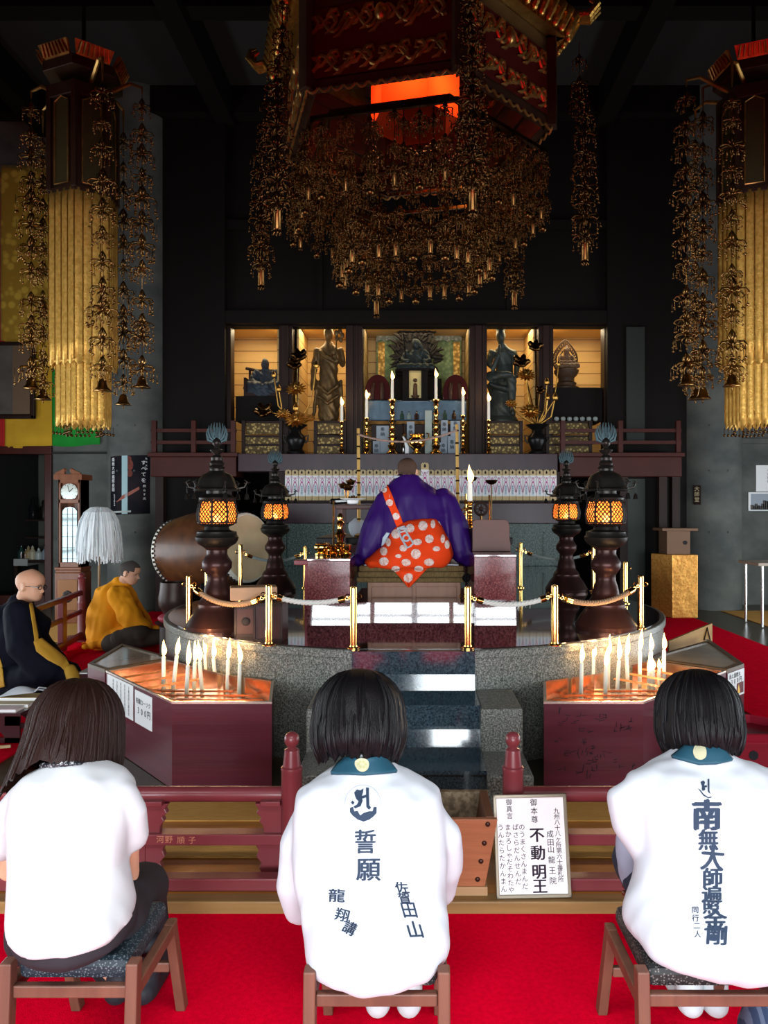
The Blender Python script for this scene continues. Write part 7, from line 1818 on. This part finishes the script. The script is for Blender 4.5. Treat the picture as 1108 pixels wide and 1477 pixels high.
for p, n in (((cx+.0,cy-.121,.15),'X'),((cx+.121,cy,.15),'Y')):
    MB().lathe([(.028,0),(.028,.004)], (0,0,0), 16, M=Matrix.Translation(p) @ Matrix.Rotation(R(90),4,n)).build('hole', ink_k, t)
oc = lambda r: [(cx+r*x, cy+r*y) for x, y in ((-1,-.6),(-.6,-1),(.6,-1),(1,-.6),(1,.6),(.6,1),(-.6,1),(-1,.6))]
MB().prism(oc(.20), .24, .255).build('tray_floor', rl, t, smooth=0)
MB().loft([[V((x,y,z)) for x, y in oc(r)] for r, z in ((.195,.25),(.215,.30))], cap=False).build('tray_rim', rl, t, smooth=0, solid=.012)

# ------------------------------------------------------------------ clock, paper tassel, low rail, desk, back room
d = 10.4; s = d/F
t = thing('grandfather_clock', 'tall wooden grandfather clock against the concrete wall', 'clock', at(99,d,.05))
cw = mat('clock wood', (.20,.065,.025), .35, var=(4,(.14,.042,.016),.3,.7,(5,5,.6)), coat=.2); Z = lambda y: CH-(y-CY)*s; X = lambda p: (p-CX)*s
cg = mat('clock glass', (.17,.20,.20), .06, .9)
q = MB()
x0, x1 = X(83.5), X(116)
for a, b, c, e in ((x0,x0+.035,Z(820),Z(690)),(x1-.035,x1,Z(820),Z(690)),(x0,x1,Z(726),Z(722)+.02),(x0,x1,Z(822),Z(811)),(x0,x1,Z(697),Z(690))): q.bb(a,b,d,d+.25,c,e)
q.bb(x0,x1,d+.22,d+.28,Z(822),Z(690)).bb(x1-.02,x1,d,d+.28,Z(822),Z(690)).bb(x0,x0+.02,d,d+.28,Z(822),Z(690))
q.build('case', cw, t, smooth=0, bevel=.006)
MB().bb(X(80),X(118.5),d-.03,d+.3,Z(822),Z(818)).bb(X(80),X(118.5),d-.02,d+.3,.05,Z(826)).bb(X(81),X(117.5),d-.02,d+.3,Z(826),Z(822)).build('base', cw, t, smooth=0, bevel=.008)
MB().bb(X(85),X(113),d-.032,d-.02,Z(880),Z(836)).build('base_panel', mat('clock panel', (.26,.11,.04), .4), t, smooth=0, bevel=.006)
q = MB().bb(X(79.5),X(120),d-.05,d+.3,Z(692),Z(684))
for sg in (-1, 1):
    c = X(100); q.slab([(c+sg*x,z) for x, z in ((.17,Z(684)),(.17,Z(682)),(.09,Z(678)),(.05,Z(676)),(.03,Z(679)),(.045,Z(681)),(.04,Z(684)))], facing((0,d-.03,0),(1,0,0),(0,0,1)), .04)
    q.tube([(c+sg*(.05+.02*cos(a*.6)), d-.03, Z(678.5)+.02*sin(a*.6)) for a in range(11)], .012, 6)
q.build('pediment', cw, t, smooth=0, bevel=.004)
MB().bb(x0+.05,x1-.05,d+.03,d+.04,Z(724),Z(696)).build('hood_board', cw, t, smooth=0)
cy_ = Z(709.5); MB().lathe([(.115,0),(.115,.012)], (0,0,0), 36, M=Matrix.Translation((X(99.5),d+.02,cy_)) @ Matrix.Rotation(R(90),4,'X')).build('dial', mat('clock dial', (.45,.47,.42), .15, .2, coat=1.), t, smooth=40)
q = MB().tube([(X(99.5),d+.004,cy_),(X(99.5)+.05,d+.004,cy_+.05)], .004, 5).tube([(X(99.5),d+.004,cy_),(X(99.5)-.02,d+.004,cy_+.09)], .003, 5)
for k in range(12): q.box((X(99.5)+.105*sin(k*pi/6),d+.006,cy_+.105*cos(k*pi/6)), (.006,.003,.02), ry=k*pi/6)
q.build('hands', ink_k, t, smooth=0)
pr = [(x0+.055,Z(813)),(x1-.055,Z(813)),(x1-.055,Z(737)),(X(106),Z(732.5)),(X(100),Z(731)),(X(93),Z(732.5)),(x0+.055,Z(737))]
MB().slab(pr, facing((0,d+.02,0),(1,0,0),(0,0,1)), .008).build('door_glass', cg, t, smooth=0)
MB().bb(X(96),X(98),d+.06,d+.08,Z(790),Z(735)).lathe([(.045,-.01),(.045,.01)], (0,0,0), 20, M=Matrix.Translation((X(97),d+.06,Z(785))) @ Matrix.Rotation(R(90),4,'X')).build('pendulum', gold, t)
q = MB()
for k in range(5): z = lerp(Z(806),Z(742),k/4); q.bb(x0+.055,x1-.055,d+.008,d+.016,z-.004,z+.004)
for k in (.35,.7): x = lerp(x0+.055,x1-.055,k); q.bb(x-.004,x+.004,d+.008,d+.016,Z(813),Z(733))
q.build('reflected_grid', black_lac, t, smooth=0)  # black bars paint the window grid reflected in the door glass
q = MB(); c = V((X(99),d-.034,Z(860))); 
for a in range(8): q.ball(c+V((.04*cos(a*.8),0,.05*sin(a*.8))), (.035,.006,.035), 8, 5)
q.build('carved_crest', brown_wood, t)

t = thing('paper_tassel', 'big white shredded paper tassel on a tall thin pole', 'tassel', at(143,9.5,.05)); d = 9.5; c = P(143,733,d)
MB().tube([at(143,d,.05), P(143,735,d)], .016, 8).build('pole', mat('pole wood', (.30,.19,.10), .5), t); MB().lathe([(.12,0),(.12,.03),(.03,.05)], at(143,d,.05), 16).build('foot', brown_wood, t)
q = MB(); rr = random.Random(11)
for k in range(520):
    a = rr.uniform(0, 2*pi); dr = V((cos(a), sin(a), 0)); u0 = rr.random()**.7; L = rr.uniform(.50,.70); sc = rr.uniform(.72,1.04); tw = rr.uniform(-.03,.03); sd = V((-dr.y,dr.x,0))
    prof = [(0.,0.),(.09,.012),(.17,.07),(.222,.18),(.25,.32),(.265,.46),(.268,L)]
    pts = [c+dr*(r*sc)+sd*(tw*z)+V((rr.uniform(-.008,.008),0,.02-z*(1.1-.1*sc))) for r, z in prof]
    q.tube(pts, [(.003,.006),(.003,.009),(.003,.011),(.003,.011),(.003,.011),(.003,.010),(.003,.007)], 4, up=dr)
q.build('paper_strips', mat('white paper strips', (.78,.82,.84), .8), t, smooth=0)

t = thing('low_rail', 'low maroon rail with turned end post running past the clock foot', 'railing', at(118,9.0,.05))
e0, e1 = at(118,9.0,0), at(20,7.0,0); e1.x = -3.66
s = 9.0/F
MB().lathe([(r*s, 1.6-(y-735)*s) for r, y in ((7,922),(6,918),(5.6,870),(6,868),(5,866),(5,836),(6,834),(4,832),(4.4,829),(2,826.5),(.3,825.5))], e0, 18).build('post', maroon, t, smooth=40)
for z, r in ((.62,.035),(.40,.03),(.12,.045)): MB().tube([e0+V((0,0,z)), e1+V((0,0,z))], [(r,r*.8)]*2, 8).build('rail', maroon, t, smooth=40)
for k in (.35,.75): c = lerp(e0,e1,k); MB().bb(c.x-.03,c.x+.03,c.y-.05,c.y+.05,.06,.62).build('strut', maroon, t, smooth=0, bevel=.004)
MB().bb(e0.x-.2,e0.x+.2,8.9,9.12,.05,.10).build('foot', maroon, t, smooth=0, bevel=.006)

t = thing('sutra_desk', 'low dark reading desk on the red runner before the black robed monk', 'desk', (-2.88,5.25,.05))
dk = mat('dark plum lacquer', (.06,.022,.026), .22, coat=.3)
MB().bb(-3.2,-2.60,5.03,5.45,.235,.255).build('top', dk, t, smooth=0, bevel=.003)
for y in (5.06, 5.40):
    q = MB(); x0, x1, z0, z1 = -3.17, -2.62, .05, .235
    q.bb(x0,x1,y,y+.016,z1-.07,z1).bb(x0,x0+.10,y,y+.016,z0,z1).bb(x1-.10,x1,y,y+.016,z0,z1).bb(x0,x1,y,y+.016,z0,z0+.035)
    q.slab([(x0+.1,z1-.07),(x0+.2,z1-.07),(x0+.15,z1-.1),(x0+.12,z1-.12),(x0+.1,z1-.15)], facing((0,y+.008,0),(1,0,0),(0,0,1)), .016).slab([(x1-.1,z1-.07),(x1-.2,z1-.07),(x1-.15,z1-.1),(x1-.12,z1-.12),(x1-.1,z1-.15)], facing((0,y+.008,0),(1,0,0),(0,0,1)), .016)
    q.build('leg_panel', dk, t, smooth=0)
def book(x0,x1,y0,y1,z,h,m,lab):
    b = thing('book', lab, 'book', ((x0+x1)/2,(y0+y1)/2,z)); MB().bb(x0+.004,x1-.004,y0+.004,y1-.004,z+.003,z+h-.003).build('pages', white_paper, b, smooth=0)
    MB().bb(x0,x1,y0,y1,z,z+.003).bb(x0,x1,y0,y1,z+h-.003,z+h).bb(x0,x0+.004,y0,y1,z,z+h).build('cover', m, b, smooth=0)
book(-3.1,-2.64,5.05,5.16,.2555,.02,mat('pinkish white cover',(.72,.60,.62),.7),'white pink edged sutra book at the near end of the low desk')
book(-3.0,-2.62,5.17,5.26,.2555,.025,mat('cream cover',(.62,.52,.35),.7),'cream covered sutra book in the middle of the low desk')
book(-2.9,-2.61,5.27,5.40,.2555,.045,mat('tan cover',(.50,.36,.17),.7),'tan boxed book under the face mask on the low desk')
t = thing('face_mask', 'white face mask lying on the tan book on the low desk', 'mask', (-2.76,5.33,.301))
q = MB().grid(lambda u, v: V((-2.88+.24*u, 5.28+.10*v, .303+.045*sin(pi*u)*sin(pi*v)+.03*u)), 14, 8); q.build('cloth', cl_white, t, smooth=180, solid=.004)
q = MB().tube([(-2.64,5.30,.335),(-2.60,5.28,.37),(-2.56,5.33,.35),(-2.60,5.36,.33),(-2.645,5.36,.335)], .005, 6); q.build('ear_loop', cl_white, t)
t = thing('wooden_stick', 'pale wooden stick on the red runner beside the low desk', 'stick', P(5,1081,4.9)*V((1,1,0)).length*0+V((-2.68,4.9,.05))); MB().box((-2.72,4.93,.062),(.20,.02,.018), rz=.3).build('shaft', cream, t, smooth=0, bevel=.003)
t = thing('small_case', 'small dark case with a white paper on top beside the candle box corner', 'case', at(120,6.05,.05))
a, b = at(113,6.05,0).x, at(129,6.05,0).x
MB().bb(a,b,6.02,6.3,.05,.30).build('case', dk, t, smooth=0, bevel=.004); MB().bb(a,b-.01,6.03,6.28,.301,.309).build('paper', white_paper, t, smooth=0)
t = thing('red_stand', 'small bright red lacquer stand behind the vessel pedestal', 'stand', at(436,6.45,DT+.004))
MB().bb(at(424,6.45,0).x,at(446,6.45,0).x,6.45,6.62,1.13,1.17).bb(at(439,6.45,0).x,at(445,6.45,0).x,6.47,6.6,DT+.004,1.13).build('body', rl, t, smooth=0, bevel=.004)
# back room seen through the doorway
d = 13.6; s = d/F; Z = lambda y: CH-(y-CY)*s; X = lambda p: (p-CX)*s
t = thing('store_table', 'dim table with a white cloth in the back room doorway', 'table', (X(45),d+.3,.04))
MB().bb(X(20),X(75),d,d+.6,Z(812),Z(808)).build('top', brown_wood, t, smooth=0); MB().bb(X(20),X(40),d-.01,d+.5,Z(816),Z(806)).build('cloth', mat('dull white cloth',(.4,.4,.38),.8), t, smooth=0)
for x in (X(22),X(73)): MB().bb(x-.03,x+.03,d+.02,d+.08,.04,Z(812)).build('leg', brown_wood, t, smooth=0)
for px, top, m, lab in ((31,787,gl_g,'green bottle at the end of the back room row'),(37,792,gl_b,'brown bottle next to the green one in the back room'),(41,787,mat('amber label bottle',(.35,.25,.12),.3),'amber labelled bottle in the back room'),(47,787,mat('cream label bottle',(.5,.45,.3),.3),'cream labelled bottle in the back room'),(56,790,mat('pale jar glass',(.45,.5,.48),.2),'pale wide jar in the back room'),(66,786,mat('blue label bottle',(.3,.36,.42),.3),'blue labelled bottle nearest the door frame')):
    bottle(px, top, d+.15, Z(808)+.001, .065, m, lab)
t = thing('back_shelf', 'dark shelf with dim vessels in the back room', 'shelf', (X(40),14.2,Z(760)))
for y in (776,750): MB().bb(X(0),X(66),14.1,14.55,Z(y)-.03,Z(y)).build('board', brown_wood, t, smooth=0)
MB().bb(X(62),X(66),14.1,14.55,.04,Z(750)).bb(X(0),X(3),14.1,14.55,.04,Z(750)).build('side', brown_wood, t, smooth=0)
for px, r, h, m, lab in ((20,.10,.42,black_lac,'tall dark figure on the back room shelf'),(36,.09,.36,bronze,'dark vessel in the middle of the back room shelf'),(53,.11,.42,black_lac,'dark lacquer figure on the back room shelf near the frame')):
    o = MB().lathe([(r,0),(r*.8,h*.2),(r,h*.5),(r*.4,h*.75),(r*.5,h*.9),(.02,h)], (X(px)*1.0,14.3,Z(750)+.001), 16).build('vessel', m, smooth=50); tag(o, lab, 'vessel')
tag(MB().bb(-7.1,-4.9,12.8,14.5,.04,.052).build('purple_carpet', mat('purple carpet', (.035,.018,.10), .9), smooth=0), 'purple carpet on the floor of the back room', 'carpet')
# ------------------------------------------------------------------ camera, light, colour management
cam = bpy.data.cameras.new('camera'); co = bpy.data.objects.new('camera', cam); COL.objects.link(co)
co.location = (0,0,CH); co.rotation_euler = (R(90),0,0)
cam.sensor_fit = 'HORIZONTAL'; cam.sensor_width = 36; cam.lens = 36*F/1108
cam.shift_x = -44/1108; cam.shift_y = -3.5/1108; cam.clip_start = .05; cam.clip_end = 200
SC.camera = co
SC.view_settings.view_transform = 'Standard'; SC.view_settings.look = 'None'; SC.view_settings.gamma = 1
SC.view_settings.use_curve_mapping = False; SC.view_settings.exposure = EXPO
wd = bpy.data.worlds.new('world'); SC.world = wd; wd.use_nodes = True
wd.node_tree.nodes['Background'].inputs[0].default_value = (.75,.88,1,1); wd.node_tree.nodes['Background'].inputs[1].default_value = 1.0
def area(name, loc, rot, sx, sy, power, col, spread=180):
    l = bpy.data.lights.new(name, 'AREA'); l.shape = 'RECTANGLE'; l.size = sx; l.size_y = sy; l.energy = power; l.color = col; l.spread = R(spread)
    o = bpy.data.objects.new(name, l); COL.objects.link(o); o.location = loc; o.rotation_euler = [R(a) for a in rot]; return o
# daylight at the glazed front of the hall
area('daylight', (0, WY-.35, 1.1), (90,0,0), 9.0, 2.2, DAY, (.86,.95,1.))
area('side_daylight', (X0+.03, 6.8, 1.0), (90,0,-90), 7.2, 1.95, SIDE, (.84,.94,1.))
area('side_daylight', (X1-.03, 6.8, 1.0), (90,0,90), 7.2, 1.95, SIDE, (.84,.94,1.))
for x in (-2.2, 0, 2.2): area('added_fill_lamp', (x, .93, 2.57), (0,0,0), 1.2, .28, FILL, (.95,.98,1.), 130)  # added fill over the front carpet, an invented source
for i, (a, c) in enumerate(AX):
    area('alcove_lamp', ((a+c)/2, 12.75, AT+.06), (0,0,0), c-a, .5, (ALC*.45 if i == 2 else ALC), (1.,.80,.48))
SC.cycles.use_denoising = True
SC.cycles.max_bounces = 8; SC.cycles.diffuse_bounces = 4; SC.cycles.glossy_bounces = 5; SC.cycles.transmission_bounces = 6
SC.cycles.sample_clamp_indirect = 6; SC.cycles.caustics_reflective = False; SC.cycles.caustics_refractive = False
